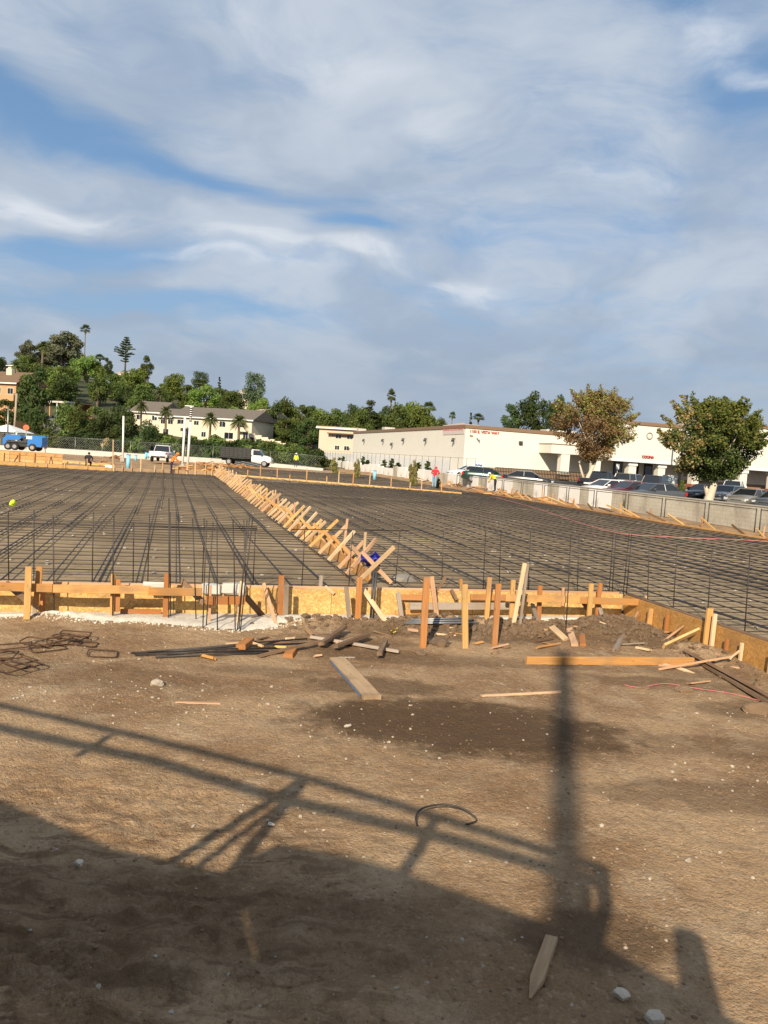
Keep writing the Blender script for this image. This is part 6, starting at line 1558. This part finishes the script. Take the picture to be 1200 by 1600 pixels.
def bal(root, M, L):
    b = MB(); b.cbox(L*.25, L*.80, -2.0, -.02, 2.5, 2.7, .02); b.cbox(L*.25, L*.80, -2.0, -1.9, 2.704, 3.6, .02); b.build('balcony', 'white_paint', root, M=M)
    b = MB(); b.cbox(L*.8, L*1.06, -1.6, -.02, 2.1, 3.4, .03); b.build('bay', 'stucco_orange', root, M=M)
    b = MB(); b.cbox(L*.62, L*.72, 3, 4, 6.0, 9.4, .03); b.build('chimney', 'stucco_cream', root, M=M)
house('hill_house', (-60, 638), (24, 640), 170, 166, 6.0, 9, 2.8, 'stucco_orange', 'roof_brown', 'orange stucco house with brown roof at the left edge', [(.66, 3.6, 1.8, 1.4), (.90, 3.7, 1.4, 1.2), (.5, 3.6, 1.4, 1.2)], extra=bal)
def carport():
    a = dp(76, 645, 172); c = dp(110, 648, 170); zb = a.z; c.z = zb; x = c-a; L = x.length; x.normalize(); y = Vector((0, 0, 1)).cross(x)
    root = empty('carport', a, 'open dark carport with pale fascia above the driveway', 'carport'); M = Matrix((x, y, Vector((0, 0, 1)))).transposed().to_4x4(); M.translation = a
    b = MB(); b.cbox(-.3, L+1, 0, 6, 2.35, 2.6, .03); b.build('roof', 'roof_brown', root, M=M)
    b = MB(); b.cbox(-.35, L+1.05, -.08, -.004, 2.3, 2.72, .02); b.build('fascia', 'concrete_pale', root, M=M)
    b = MB(); b.cbox(-.3, L+1, 5.6, 5.9, -1, 2.34, .03); b.build('back_wall', 'brick_red', root, M=M)
    for k in range(4):
        b = MB(); q = L*(.0+.33*k); b.cbox(q, q+.25, .1, .35, -1, 2.34, .02); b.build('post', 'white_paint' if k else 'stucco_orange', root, M=M)
carport()
def gazebo():
    c = dp(12, 690, 112); root = empty('canopy_shelter', c, 'white peaked canopy shelter at the left edge behind the boom lift', 'shelter'); w = 2.7
    b = MB(); zt = dp(12, 663, 112).z-c.z; ze = dp(12, 675, 112).z-c.z
    b.add([(c.x-w, c.y-w, c.z+ze), (c.x+w, c.y-w, c.z+ze), (c.x+w, c.y+w, c.z+ze), (c.x-w, c.y+w, c.z+ze), (c.x, c.y, c.z+zt)], [(0, 1, 4), (1, 2, 4), (2, 3, 4), (3, 0, 4), (3, 2, 1, 0)]); b.build('roof', 'white_paint', root, M=I4)
    for sx in (-1, 1):
        for sy in (-1, 1):
            b = MB(); p = c+Vector((sx*w*.9, sy*w*.9, 0)); b.cbox(-.15, .15, -.15, .15, -1, ze-.01, .02, M=Matrix.Translation(p)); b.build('post', 'white_paint', root, M=I4)
gazebo()
pole('utility_pole', 22, 680, 26, 615, 118, .16, 'wood_grey', 'brown wooden utility pole before the orange house', 'utility pole')
pole('steel_post', 12, 686, 13, 635, 108, .10, 'galv', 'pale thin post left of the wooden utility pole', 'post')
c = dp(41, 690, 100); root = empty('road_sign', c, 'red octagonal road sign seen above the boom lift', 'sign'); p = dp(41, 668, 100)
b = MB(); b.tube([c-Vector((0, 0, 1)), p], .05, 8); b.build('post', 'galv', root, True, I4)
flat(root, 'plate', p, [(.38*math.cos(R(22.5+45*k)), .38*math.sin(R(22.5+45*k))) for k in range(8)], 'sign_orange', .08)
sheet_pts = [dp(55, 690, 128), dp(98, 690, 128), dp(92, 652, 168), dp(72, 652, 168)]
b = MB(); b.add([q+Vector((0, 0, .25)) for q in sheet_pts]+[q-Vector((0, 0, 3)) for q in sheet_pts], [(0, 1, 2, 3), (0, 4, 5, 1), (1, 5, 6, 2), (2, 6, 7, 3), (3, 7, 4, 0)]); tag(b.build('driveway', 'driveway'), kind='structure')
# pink house beside the store
def ph(root, M, L):
    b = MB(); b.cbox(L*.25, L*1.02, -1.2, 6, 3.9, 4.15, .03); b.build('lower_roof', 'roof_brown', root, M=M)
    b = MB(); b.cbox(-.2, L*1.02, -.15, 6, 5.21, 5.5, .03); b.build('roof_band', 'trim_brown', root, M=M)
house('pink_house', (497, 704), (556, 708), 172, 170, 5.2, 8, .3, 'stucco_pink', 'roof_tan', 'pink stucco house partly hidden by the store wall', [(.52, 3.0, 1.3, .8), (.82, 3.0, 1.3, .8), (.5, .5, 1.0, .9), (.75, .5, 1.1, .9)], flat_roof=True, extra=ph)
# stepped white garden walls
root = empty('terraced_wall', dp(430, 706, 150), 'white stepped retaining wall going down right of the apartment house', 'wall')
for k in range(9):
    x0 = 388+k*10; yt = 677+k*3.1; a = dp(x0, yt, 160-k); c = dp(x0+10.5, yt, 160-k); M, L = frame(a, c)
    b = MB(); b.cbox(0, L-.01, 0, 1.2+.02*k, -3.5, 0, .03); b.build('step', 'stucco_cream', root, M=M)
    if k in (0, 1, 2, 4):
        b = MB(); b.cbox(L*.2, L*.8, -.05, -.004, -2.6, -.8, .02); b.build('recess', 'door_dark', root, M=M)
def gable_side(name, pl, pr, dl, dr, wh, dpt, rh, lab): house(name, pl, pr, dl, dr, wh, dpt, rh, 'stucco_cream', 'roof_tan', lab, [(.3, 1.0, 1.2, 1.0), (.7, 1.0, 1.2, 1.0)], eave=.5)
gable_side('white_house', (381, 664), (406, 665), 205, 200, 3.0, 8, 1.6, 'white house with pale roof below the dark pine')
gable_side('white_house', (398, 672), (418, 674), 192, 190, 3.6, 8, 1.4, 'lower white house among trees right of the apartments')
gable_side('hill_house', (12, 588), (34, 589), 285, 283, 4.0, 9, 1.6, 'small pale house on the hill crest at far left')
gable_side('hill_house', (64, 593), (86, 593), 285, 283, 3.4, 9, 1.4, 'small pale house on the hill crest below the date palm')
gable_side('hill_house', (178, 598), (212, 598), 285, 283, 3.0, 9, 1.6, 'low pale house below the tiered pine')
gable_side('hill_house', (375, 627), (388, 628), 240, 240, 2.6, 7, 1.3, 'tiny white house on the slope left of the dark pine')

# ================================================================== TREES
def leaf_mesh(name, centres, radii, n, size, seed, squash=.85, up=.35, aspect=1.5):
    """leaf faces spread through clumps; 'tint' varies per clump and per leaf"""
    g = np.random.default_rng(seed); C = np.array(centres); Rr = np.array(radii)
    w = Rr**2.0; k = g.choice(len(C), n, p=w/w.sum())
    d = g.normal(size=(n, 3)); d /= np.linalg.norm(d, axis=1)[:, None]
    rr = g.random(n)**.42
    P = C[k]+d*(rr*Rr[k])[:, None]*np.array([1, 1, squash])
    nr = d*.7+g.normal(size=(n, 3))*.65+np.array([0, 0, up]); nr /= np.linalg.norm(nr, axis=1)[:, None]
    a = np.cross(nr, g.normal(size=(n, 3))); a /= np.linalg.norm(a, axis=1)[:, None]; b = np.cross(nr, a)
    s = size*(.6+.8*g.random(n))
    a = a*(s*aspect*.5)[:, None]; b = b*(s*.5)[:, None]
    V = np.stack([P-a, P-b*.9+a*.1, P+a, P+b*.9+a*.1], 1).reshape(-1, 3)
    me = bpy.data.meshes.new(name); me.vertices.add(n*4); me.vertices.foreach_set('co', V.ravel())
    me.loops.add(n*4); me.loops.foreach_set('vertex_index', np.arange(n*4, dtype=np.int32)); me.polygons.add(n); me.polygons.foreach_set('loop_start', np.arange(0, n*4, 4, dtype=np.int32)); me.update()
    ct = g.random(len(C)); tint = np.clip(.25+.5*ct[k]+.5*(g.random(n)-.5), 0, 1)
    at = me.attributes.new('tint', 'FLOAT', 'FACE'); at.data.foreach_set('value', tint.astype(np.float32))
    return me
def limbs(b, base, tops, r0, q, n=7, bend=.25):
    for t_, r1, h0 in tops:
        st = base+Vector((0, 0, h0)); t_ = Vector(t_)
        mid = st.lerp(t_, .5)+Vector((q.uniform(-bend, bend), q.uniform(-bend, bend), bend*.6))
        b.tube([st, mid, t_], [r1, r1*.65, r1*.2], n)
def round_tree(name, h, w, leafm, seed, nleaf=3600, size=.34, trunk=.32, barkm='bark', clumps=26, low=.22, shape='round'):
    """unit prototype: origin at the foot"""
    q = random.Random(seed); root = empty(name, (0, 0, 0), 'proto', 'tree'); C = []; Rr = []
    for i in range(clumps):
        for _ in range(40):
            z = q.random(); a = q.uniform(0, 6.3)
            if shape == 'round': prof = math.sin(math.pi*min(1, .12+.88*z))**.6
            elif shape == 'tall': prof = (1-z)**.45*min(1, .45+z*2.5)
            elif shape == 'umbrella': prof = (math.sin(math.pi*min(1, .2+.8*z))**.5)*(.55+.6*z)
            else: prof = 1-.75*z
            rad = w/2*prof*q.uniform(.25, .82)
            p = (math.cos(a)*rad, math.sin(a)*rad, h*(low+(1-low)*(.06+.86*z)))
            if all((p[0]-c[0])**2+(p[1]-c[1])**2+(p[2]-c[2])**2 > (w*.10)**2 for c in C): break
        C.append(p); Rr.append(w*q.uniform(.10, .20)*(1.0 if shape != 'cone' else .7))
    me = leaf_mesh('crown', C, Rr, nleaf, size, seed); mesh_obj('crown', me, root, leafm)
    b = MB(); b.tube([(0, 0, -1.2), (.06*w*q.uniform(-1, 1)*.3, 0, h*.25), (0, 0, h*.55)], [trunk*1.2, trunk*.8, trunk*.35], 8)
    limbs(b, Vector((0, 0, 0)), [(Vector(c)*.92, trunk*.35, h*q.uniform(.18, .34)) for c in C[:9]], trunk, q)
    b.build('trunk', barkm, root, True); return root
PROTO = {
 'g1': round_tree('tree', 9, 9, 'leaf_green', 1), 'g2': round_tree('tree', 9, 8, 'leaf_green', 2, low=.12), 'b1': round_tree('tree', 8, 9, 'leaf_bright', 3, low=.1),
 'd1': round_tree('tree', 10, 8, 'leaf_dark', 4, low=.1), 'd2': round_tree('tree', 9, 10, 'leaf_dark', 5, low=.15), 'e1': round_tree('tree', 13, 9, 'leaf_euc', 6, size=.40, nleaf=5200, low=.25, trunk=.4),
 'e2': round_tree('tree', 12, 7, 'leaf_euc', 7, size=.36, nleaf=2600, shape='tall', low=.15), 'p1': round_tree('tree', 11, 11, 'leaf_pine', 8, nleaf=4200, size=.32, shape='umbrella', low=.3, clumps=20),
 'c1': round_tree('tree', 10, 2.6, 'leaf_dark', 9, nleaf=2200, size=.28, shape='tall', low=.05, clumps=30), 't1': round_tree('tree', 12, 6, 'leaf_dark', 10, shape='tall', low=.12),
 's1': round_tree('shrub', 3.2, 4.2, 'leaf_dark', 11, nleaf=2200, size=.24, low=.0, trunk=.1), 's2': round_tree('shrub', 3.0, 4.0, 'leaf_green', 12, nleaf=2200, size=.24, low=.0, trunk=.1),
 's3': round_tree('shrub', 2.6, 2.4, 'leaf_olive', 13, nleaf=2000, size=.15, low=.0, trunk=.05), 's4': round_tree('shrub', 2.6, 3.0, 'leaf_dry', 14, nleaf=1300, size=.18, low=.0, trunk=.06),
 's5': round_tree('shrub', 2.4, 1.6, 'leaf_dark', 15, nleaf=700, size=.18, low=.0, trunk=.04, shape='cone')}
def fan_palm(name, h, seed, r=1.3, skirt=True, date=False):
    q = random.Random(seed); root = empty(name, (0, 0, 0), 'proto', 'palm')
    b = MB(); b.tube([(0, 0, -1), (.05, 0, h*.3), (.0, .05, h*.7), (0, 0, h)], [.26, .2, .17, .19] if not date else [.5, .4, .36, .42], 8); b.build('trunk', 'palm_bark', root, True)
    V = []; F = []
    n = 46 if not date else 60
    for i in range(n):
        a = q.uniform(0, 6.3); el = q.uniform(-.5, 1.3) if not date else q.uniform(-.35, 1.35); L = r*q.uniform(.85, 1.15)*(1 if not date else 2.3)
        d = Vector((math.cos(a)*math.cos(el), math.sin(a)*math.cos(el), math.sin(el))); sd = Vector((-math.sin(a), math.cos(a), 0)); top = Vector((0, 0, h))
        if not date:
            for k in range(9):
                f_ = (k-4)*.20; e = (d+sd*math.sin(f_)*1.1).normalized()*L*(1-.05*abs(k-4)); o = len(V); base = top+d*L*.35
                V += [base, base+(e-d*L*.35)*.6+sd*.12, top+e-Vector((0, 0, .12*L)), base+(e-d*L*.35)*.6-sd*.14]; F.append((o, o+1, o+2, o+3))
        else:
            pr = None
            for k in range(10):
                t_ = (k+1)/10; p = top+d*L*t_-Vector((0, 0, .55*L*t_*t_)); w = .42*math.sin(math.pi*min(1, t_*.9+.1))
                if pr is not None:
                    for s in (-1, 1):
                        o = len(V); V += [pr, pr.lerp(p, .6), p+sd*s*w-Vector((0, 0, w*.5)), pr+sd*s*w*.7-Vector((0, 0, w*.4))]; F.append((o, o+1, o+2, o+3))
                pr = p
    me = pydata('crown', V, F); at = me.attributes.new('tint', 'FLOAT', 'FACE'); at.data.foreach_set('value', [q.random() for _ in F]); mesh_obj('crown', me, root, 'leaf_palm')
    if skirt:
        b = MB()
        for i in range(40):
            a = q.uniform(0, 6.3); z = h-q.uniform(.05, .2)*min(h, 6); rr = q.uniform(.15, .35); p = Vector((math.cos(a)*rr*.5, math.sin(a)*rr*.5, z)); e = p+Vector((math.cos(a)*rr, math.sin(a)*rr, -.7)); s = Vector((-math.sin(a), math.cos(a), 0))*.16
            b.add([p, e+s, e-s], [(0, 1, 2)])
        b.build('dead_fronds', 'dead_frond', root)
    return root
PROTO['fan'] = fan_palm('fan_palm', 10, 21, 2.1); PROTO['fan_tall'] = fan_palm('fan_palm', 16, 22, 2.3); PROTO['date'] = fan_palm('date_palm', 6, 23, 1.6, True, True); PROTO['queen'] = fan_palm('feather_palm', 5.5, 24, 1.45, False, True)
def tier_pine():
    q = random.Random(31); root = empty('tiered_pine', (0, 0, 0), 'proto', 'tree'); h = 15.0; C = []; Rr = []; b = MB(); b.tube([(0, 0, -1), (0, 0, h*.5), (0, 0, h)], [.35, .25, .05], 8)
    for k in range(11):
        z = h*(.36+.058*k); L = (1.9, 1.2, 2.6, 3.3, 3.6, 3.4, 3.0, 2.5, 2.0, 1.4, .8)[k]
        for j in range(6):
            if q.random() < .12: continue
            a = 2*math.pi*j/6+k*.5+q.uniform(-.2, .2)
            L = L*q.uniform(.75, 1.15); e = Vector((math.cos(a)*L, math.sin(a)*L, z+L*.18)); b.tube([(0, 0, z), e], [.07, .02], 5)
            for s in range(6):
                t_ = .25+.15*s; C.append((math.cos(a)*L*t_, math.sin(a)*L*t_, z+L*.18*t_)); Rr.append(.40+.18*(1-t_))
    mesh_obj('crown', leaf_mesh('crown', C, Rr, 6500, .30, 31, squash=.45), root, 'leaf_pine'); b.build('trunk', 'bark', root, True); return root
PROTO['tier'] = tier_pine()
USED = set()
def plant(kind, p, hgt, wid, label, group=None, cat=None, rz=None):
    src = PROTO[kind]; base_h = {'g1': 9, 'g2': 9, 'b1': 8, 'd1': 10, 'd2': 9, 'e1': 13, 'e2': 12, 'p1': 11, 'c1': 10, 't1': 12, 's1': 3.2, 's2': 3.0, 's3': 2.6, 's4': 2.6, 's5': 2.4, 'fan': 10.8, 'fan_tall': 16.8, 'date': 7.5, 'queen': 6.6, 'tier': 15}[kind]
    base_w = {'g1': 9, 'g2': 8, 'b1': 9, 'd1': 8, 'd2': 10, 'e1': 9, 'e2': 7, 'p1': 11, 'c1': 2.6, 't1': 6, 's1': 4.2, 's2': 4, 's3': 2.4, 's4': 3, 's5': 1.6, 'fan': 3, 'fan_tall': 3.4, 'date': 7, 'queen': 5, 'tier': 7.2}[kind]
    k = hgt/base_h; kw = (wid/base_w) if wid else k; rz = rnd.uniform(0, 6.28) if rz is None else rz
    if kind not in USED:
        USED.add(kind); o = src; o.location = p; o.rotation_euler = (0, 0, rz); o.scale = (kw, kw, k); o['label'] = label
        if group: o['group'] = group
    else: o = copy_tree(src, p, rz, (kw, kw, k), label, group)
    if group is None and 'group' in o: del o['group']
    o['category'] = cat or ('palm tree' if kind in ('fan', 'fan_tall', 'date', 'queen') else 'shrub' if kind[0] == 's' else 'tree'); return o
def by_px(kind, px, ytop, ybot, dep, wpx, label, group=None, cat=None):
    """tree whose top and foot are seen at these heights when it stands at this distance"""
    p = dp(px, ybot, dep); t_ = dp(px, ytop, dep); return plant(kind, p, t_.z-p.z, wpx/1200*dep if wpx else None, label, group, cat)
for q in (('e1', 42, 530, 584, 290, 36, 'grey-green eucalyptus at the left end of the crest group'), ('e1', 98, 516, 582, 290, 58, 'tall grey eucalyptus, largest on the hill crest'), ('e1', 112, 522, 586, 294, 44, 'grey eucalyptus right behind the largest one'), ('e1', 84, 524, 586, 297, 44, 'grey eucalyptus left behind the largest one'), ('e1', 70, 533, 584, 298, 42, 'grey eucalyptus behind the date palm on the crest'),
          ('date', 66, 533, 576, 280, 30, 'date palm on the crest before the eucalypts'), ('fan_tall', 131, 511, 582, 285, 14, 'tall thin fan palm standing alone above the hill'),
          ('c1', 123, 548, 582, 282, 6, 'left cypress beside the tall fan palm'), ('c1', 128, 552, 583, 282, 5, 'right cypress beside the tall fan palm'), ('tier', 195, 524, 588, 270, 30, 'tiered pine with level branches on the hill crest'),
          ('g2', 227, 554, 595, 265, 24, 'upright green tree right of the tiered pine'), ('fan', 155, 556, 590, 275, 14, 'fan palm between the tall palm and the tiered pine'), ('d1', 168, 558, 590, 275, 16, 'dark tree left of the tiered pine'),
          ('p1', 312, 581, 615, 250, 42, 'flat-topped dark tree in the middle of the ridge'), ('c1', 342, 587, 615, 245, 8, 'slim cypress alone on the ridge right of the flat-topped tree'), ('p1', 395, 583, 650, 225, 54, 'large dark pine on the ridge above the white houses'),
          ('fan', 312, 595, 640, 225, 18, 'fan palm among trees above the apartment roof'), ('date', 250, 608, 640, 215, 24, 'yellowish palm above the apartment roof'),
          ('fan', 607, 613, 690, 190, 12, 'fan palm standing above the trees left of the store roof'), ('fan', 667, 632, 690, 185, 18, 'fan palm at the right end of the trees behind the store'), ('fan', 704, 646, 690, 210, 9, 'small far palm above the store roof'), ('c1', 733, 641, 690, 180, 8, 'cypress tip showing above the store parapet'), ('fan', 745, 649, 690, 185, 16, 'palm crown showing above the store parapet'),
          ('queen', 220, 628, 668, 168, 20, 'feather palm before the grey gable'), ('queen', 258, 636, 680, 160, 22, 'feather palm with yellow fronds before the apartment wall'), ('queen', 327, 646, 696, 160, 24, 'feather palm before the middle of the apartment wall'), ('queen', 372, 650, 700, 155, 28, 'feather palm before the right end of the apartment wall'),
          ('d1', 52, 572, 668, 160, 60, 'big dark tree right of the orange house'), ('g1', 38, 585, 650, 168, 40, 'green tree above the orange house roof'), ('d2', 60, 635, 690, 135, 50, 'dark spreading tree above the red sign'), ('g2', 6, 622, 676, 140, 44, 'low tree under the orange house'),
          ('g1', 118, 640, 706, 122, 44, 'olive green bushy tree before the driveway'), ('s2', 140, 655, 700, 124, 40, 'bushy shrub right of the olive tree'), ('d2', 160, 645, 705, 120, 60, 'dark leafy tree left of the lone white post'), ('d1', 200, 640, 708, 118, 46, 'dark tree behind the lone white post'), ('d2', 228, 655, 712, 116, 48, 'dark tree behind the white pickup'), ('s1', 256, 678, 714, 114, 36, 'dark shrub right of the white pickup roof'),
          ('d2', 185, 632, 706, 126, 70, 'broad dark tree filling the gap behind the lone white post'), ('g1', 100, 630, 700, 140, 50, 'green tree right of the driveway'), ('g2', 145, 632, 704, 130, 50, 'green tree left of the broad dark one'), ('s2', 98, 672, 706, 116, 44, 'olive shrub right of the red sign'), ('s4', 166, 684, 707, 109, 22, 'dry brown shrub at the fence'), ('date', 120, 625, 660, 160, 24, 'palm among bushes right of the carport'),
          ('d2', 832, 612, 690, 178, 64, 'left of the two big dark trees behind the store'), ('d2', 872, 617, 690, 182, 56, 'right of the two big dark trees behind the store'), ('d1', 795, 630, 690, 180, 40, 'lower dark tree at the left of the pair behind the store')):
    by_px(*q)
# rows of trees right of the apartments, up to the store
q = random.Random(17)
row = ((428, 630, 'd1', 34), (440, 625, 'g1', 36), (452, 633, 'd2', 40), (470, 632, 'g2', 36), (487, 634, 'd1', 32), (500, 640, 'b1', 40), (520, 638, 'g2', 34), (546, 632, 'd1', 30), (560, 640, 'g1', 34), (576, 626, 't1', 34), (598, 634, 'd1', 24), (620, 634, 'g1', 40), (636, 628, 'b1', 36), (655, 636, 'b1', 40), (672, 652, 'g2', 30), (688, 656, 'g1', 22), (415, 640, 'g2', 36), (462, 648, 'b1', 40), (480, 655, 'd2', 40), (530, 655, 'd2', 40), (422, 650, 'd1', 34), (446, 655, 'g2', 36), (497, 650, 'd1', 34), (512, 648, 'g1', 36), (536, 646, 'g1', 34), (568, 650, 'd2', 36), (588, 648, 'g2', 36), (610, 646, 'd2', 36), (645, 648, 'g2', 36), (664, 650, 'g1', 34))
for i, (px, yt, kd, w) in enumerate(row):
    by_px(kd, px, yt-2, 700, 185+q.uniform(-12, 20), w*1.4, {'g': 'mid-green', 'b': 'bright green', 'd': 'dark green', 't': 'tall dark'}[kd[0]]+' tree '+('above the white garden steps' if px < 465 else 'behind the pink house' if px < 550 else 'above the far end of the store roof' if px < 610 else 'behind the middle of the store roof'), 'trees between apartments and store')
# the mass of trees on the hill
n = 0
while n < 95:
    a = q.uniform(-.56, -.10); y = q.uniform(196, 312); x = a*y; z = hz(x, y)
    kd = q.choice(('g1', 'g2', 'b1', 'd1', 'd2', 'g1', 'b1', 'e2', 'b1', 't1', 'p1', 'date')); h = q.uniform(5.5, 9.5)*(1 if y < 265 else .66)
    tone = {'g1': 'mid-green round', 'g2': 'mid-green', 'b1': 'bright green', 'd1': 'dark green', 'd2': 'dark spreading', 'e2': 'grey-green', 't1': 'tall dark', 'p1': 'flat-topped', 'date': 'palm'}[kd]
    zone = ('above the orange house' if a < -.455 else 'above the carport' if a < -.40 else 'below the tall fan palm' if a < -.35 else 'below the tiered pine' if a < -.305 else 'behind the grey gable' if a < -.26 else 'above the apartment roof' if a < -.20 else 'left of the dark pine' if a < -.165 else 'right of the dark pine')
    tier_ = 'on the crest' if y > 270 else 'halfway up the hill' if y > 232 else 'low on the hill'
    plant(kd, Vector((x, y, z-.3)), h, h*(q.uniform(.9, 1.25) if kd not in ('t1', 'e2', 'date') else .7), '%s tree %s %s' % (tone, tier_, zone), 'trees covering the hill'); n += 1
for i in range(46):
    px = q.uniform(285, 505); p = dp(px, 700+(px-285)*.055+q.uniform(-3, 8), q.uniform(109, 128)); p.z = hz(p.x, p.y)-.3
    plant(q.choice(('s1', 's2', 's1')), p, q.uniform(1.8, 3.2), q.uniform(3.5, 5), 'shrub in the hedge behind the far fence, '+('below the apartment house' if px < 345 else 'behind the stake-bed truck' if px < 420 else 'left of the lime-vested person' if px < 462 else 'right of the lime-vested person'), 'hedge behind the far fence')
for i in range(34):
    px = q.uniform(288, 480); p = dp(px, 707+(px-285)*.05, q.uniform(128, 150)); p.z = max(hz(p.x, p.y), .4)-.2
    plant(q.choice(('s2', 's1', 's2')), p, q.uniform(2.6, 3.8), q.uniform(4, 6), 'shrub on the bank below the apartment house', 'shrubs below the apartment house')
for i in range(26):
    px = q.uniform(60, 290); p = dp(px, 704, q.uniform(107, 124)); p.z = .3
    plant(q.choice(('s1', 's2')), p, q.uniform(1.8, 3.4), q.uniform(3, 4.5), 'leafy shrub behind the fence, '+('right of the boom lift' if px < 120 else 'behind the wooden post' if px < 185 else 'behind the pipe sleeves' if px < 240 else 'behind the pickup and the white posts'), 'shrubs behind the fence at left')
for (px, yt, yb, dep, w, kd, lab) in ((521, 714, 744, 88, 18, 's3', 'tall olive weed bush at the left end of the white wall'), (557, 716, 750, 77, 13, 's3', 'tall tan weed bush in the middle of the white wall'), (644, 718, 763, 66, 18, 's3', 'tall tan weed bush left of the red-jacketed person'), (927, 752, 764, 60, 12, 's4', 'dry bush behind the wall beside the black pickup'),
                                      (975, 778, 796, 48, 7, 's3', 'small weed before the parking wall'), (683, 745, 765, 64, 10, 's3', 'weed clump right of the red-jacketed person'), (1063, 750, 784, 58, 16, 's2', 'low green bush at the sycamore foot')):
    by_px(kd, px, yt, yb, dep, w, lab)
for k, px in enumerate((530, 536, 567, 574, 600, 612, 622, 653, 668)):  # row of dark leafy cones between low wall and fence
    p = upl(px, 724+(px-536)*.075, 28.35); p.z = .75
    plant('s5', p, 1.35+.25*(k % 3), 1.5, 'small dark leafy cone between white wall and panel fence, %s from the left' % ('first', 'second', 'third', 'fourth', 'fifth', 'sixth', 'seventh', 'eighth', 'ninth')[k], 'small dark leafy cones along the white wall')

# the two sycamores of the parking lot
def sycamore(label, px, ybase, dep, cx, cy, wpx, hpx, leafs, seed, ntop, tw, leanpx, shape_pow=.55):
    base = dp(px, ybase, dep); q = random.Random(seed); s = dep/1200.0
    root = empty('sycamore_tree', base, label, 'tree'); cc = dp(cx, cy, dep); Wd = wpx*s; Hh = hpx*s; C = []; Rr = []
    for i in range(120):
        z = q.uniform(-1, 1); a = q.uniform(0, 6.3); pr = (1-abs(z)**2.4)**shape_pow*q.uniform(.2, .88)
        C.append((cc.x+math.cos(a)*pr*Wd/2, cc.y+math.sin(a)*pr*Wd/2, cc.z+z*Hh/2*.90)); Rr.append(Wd*q.uniform(.06, .13))
    for i in range(34):      # shoots that break the outline
        a = q.uniform(0, 6.3); z = q.uniform(-.5, 1.0); pr = (1-abs(min(z, .97))**2.4)**shape_pow
        for k in range(4): C.append((cc.x+math.cos(a)*pr*Wd/2*(.85+.07*k), cc.y+math.sin(a)*pr*Wd/2*(.85+.07*k), cc.z+z*Hh/2*.94+k*(.16+.16*max(z, 0)))); Rr.append(Wd*(.05-.008*k))
    for j, (m, frac, cond) in enumerate(leafs):
        ids = [i for i in range(len(C)) if cond((C[i][0]-cc.x)/(Wd/2), (C[i][2]-cc.z)/(Hh/2))]
        if not ids: continue
        me = leaf_mesh('crown', [C[i] for i in ids], [Rr[i] for i in ids], int(ntop*frac), .15, seed+j, up=.2, aspect=1.2)
        mesh_obj('crown', me, root, m, I4)
    b = MB()
    fork = base+Vector((leanpx*s, 0, (ybase-cy)*s*.42)); fork2 = base+Vector((-leanpx*s*.7, .3, (ybase-cy)*s*.38))
    b.tube([base-Vector((0, 0, .8)), base, base.lerp(fork, .5)+Vector((.05, 0, 0)), fork], [tw*1.35, tw*1.05, tw*.85, tw*.72], 10)
    b.tube([base+Vector((0, 0, .3)), base.lerp(fork2, .6), fork2, Vector(C[5])], [tw*.6, tw*.5, tw*.4, tw*.08], 8)
    for i in range(18):
        t_ = Vector(C[i]); st = fork.lerp(base, q.uniform(-.0, .25)); b.tube([st, st.lerp(t_, .45)+Vector((0, 0, .4)), t_], [tw*.42, tw*.25, tw*.06], 6)
    b.build('trunk', 'bark_pale', root, True, I4)
    return root
sycamore('brown-leaved sycamore before the store front', 913, 757, 80, 927, 665, 128, 104, [('leaf_syc', .80, lambda x, z: True), ('leaf_syc_green', .22, lambda x, z: z > .25 or x > .3)], 41, 30000, .24, 14)
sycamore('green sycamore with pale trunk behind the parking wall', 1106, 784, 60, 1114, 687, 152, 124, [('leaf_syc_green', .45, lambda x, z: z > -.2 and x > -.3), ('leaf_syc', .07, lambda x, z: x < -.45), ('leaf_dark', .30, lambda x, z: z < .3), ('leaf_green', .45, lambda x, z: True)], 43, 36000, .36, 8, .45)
for k, o in list(PROTO.items()):
    if k not in USED:
        for c in list(o.children): bpy.data.objects.remove(c)
        bpy.data.objects.remove(o)
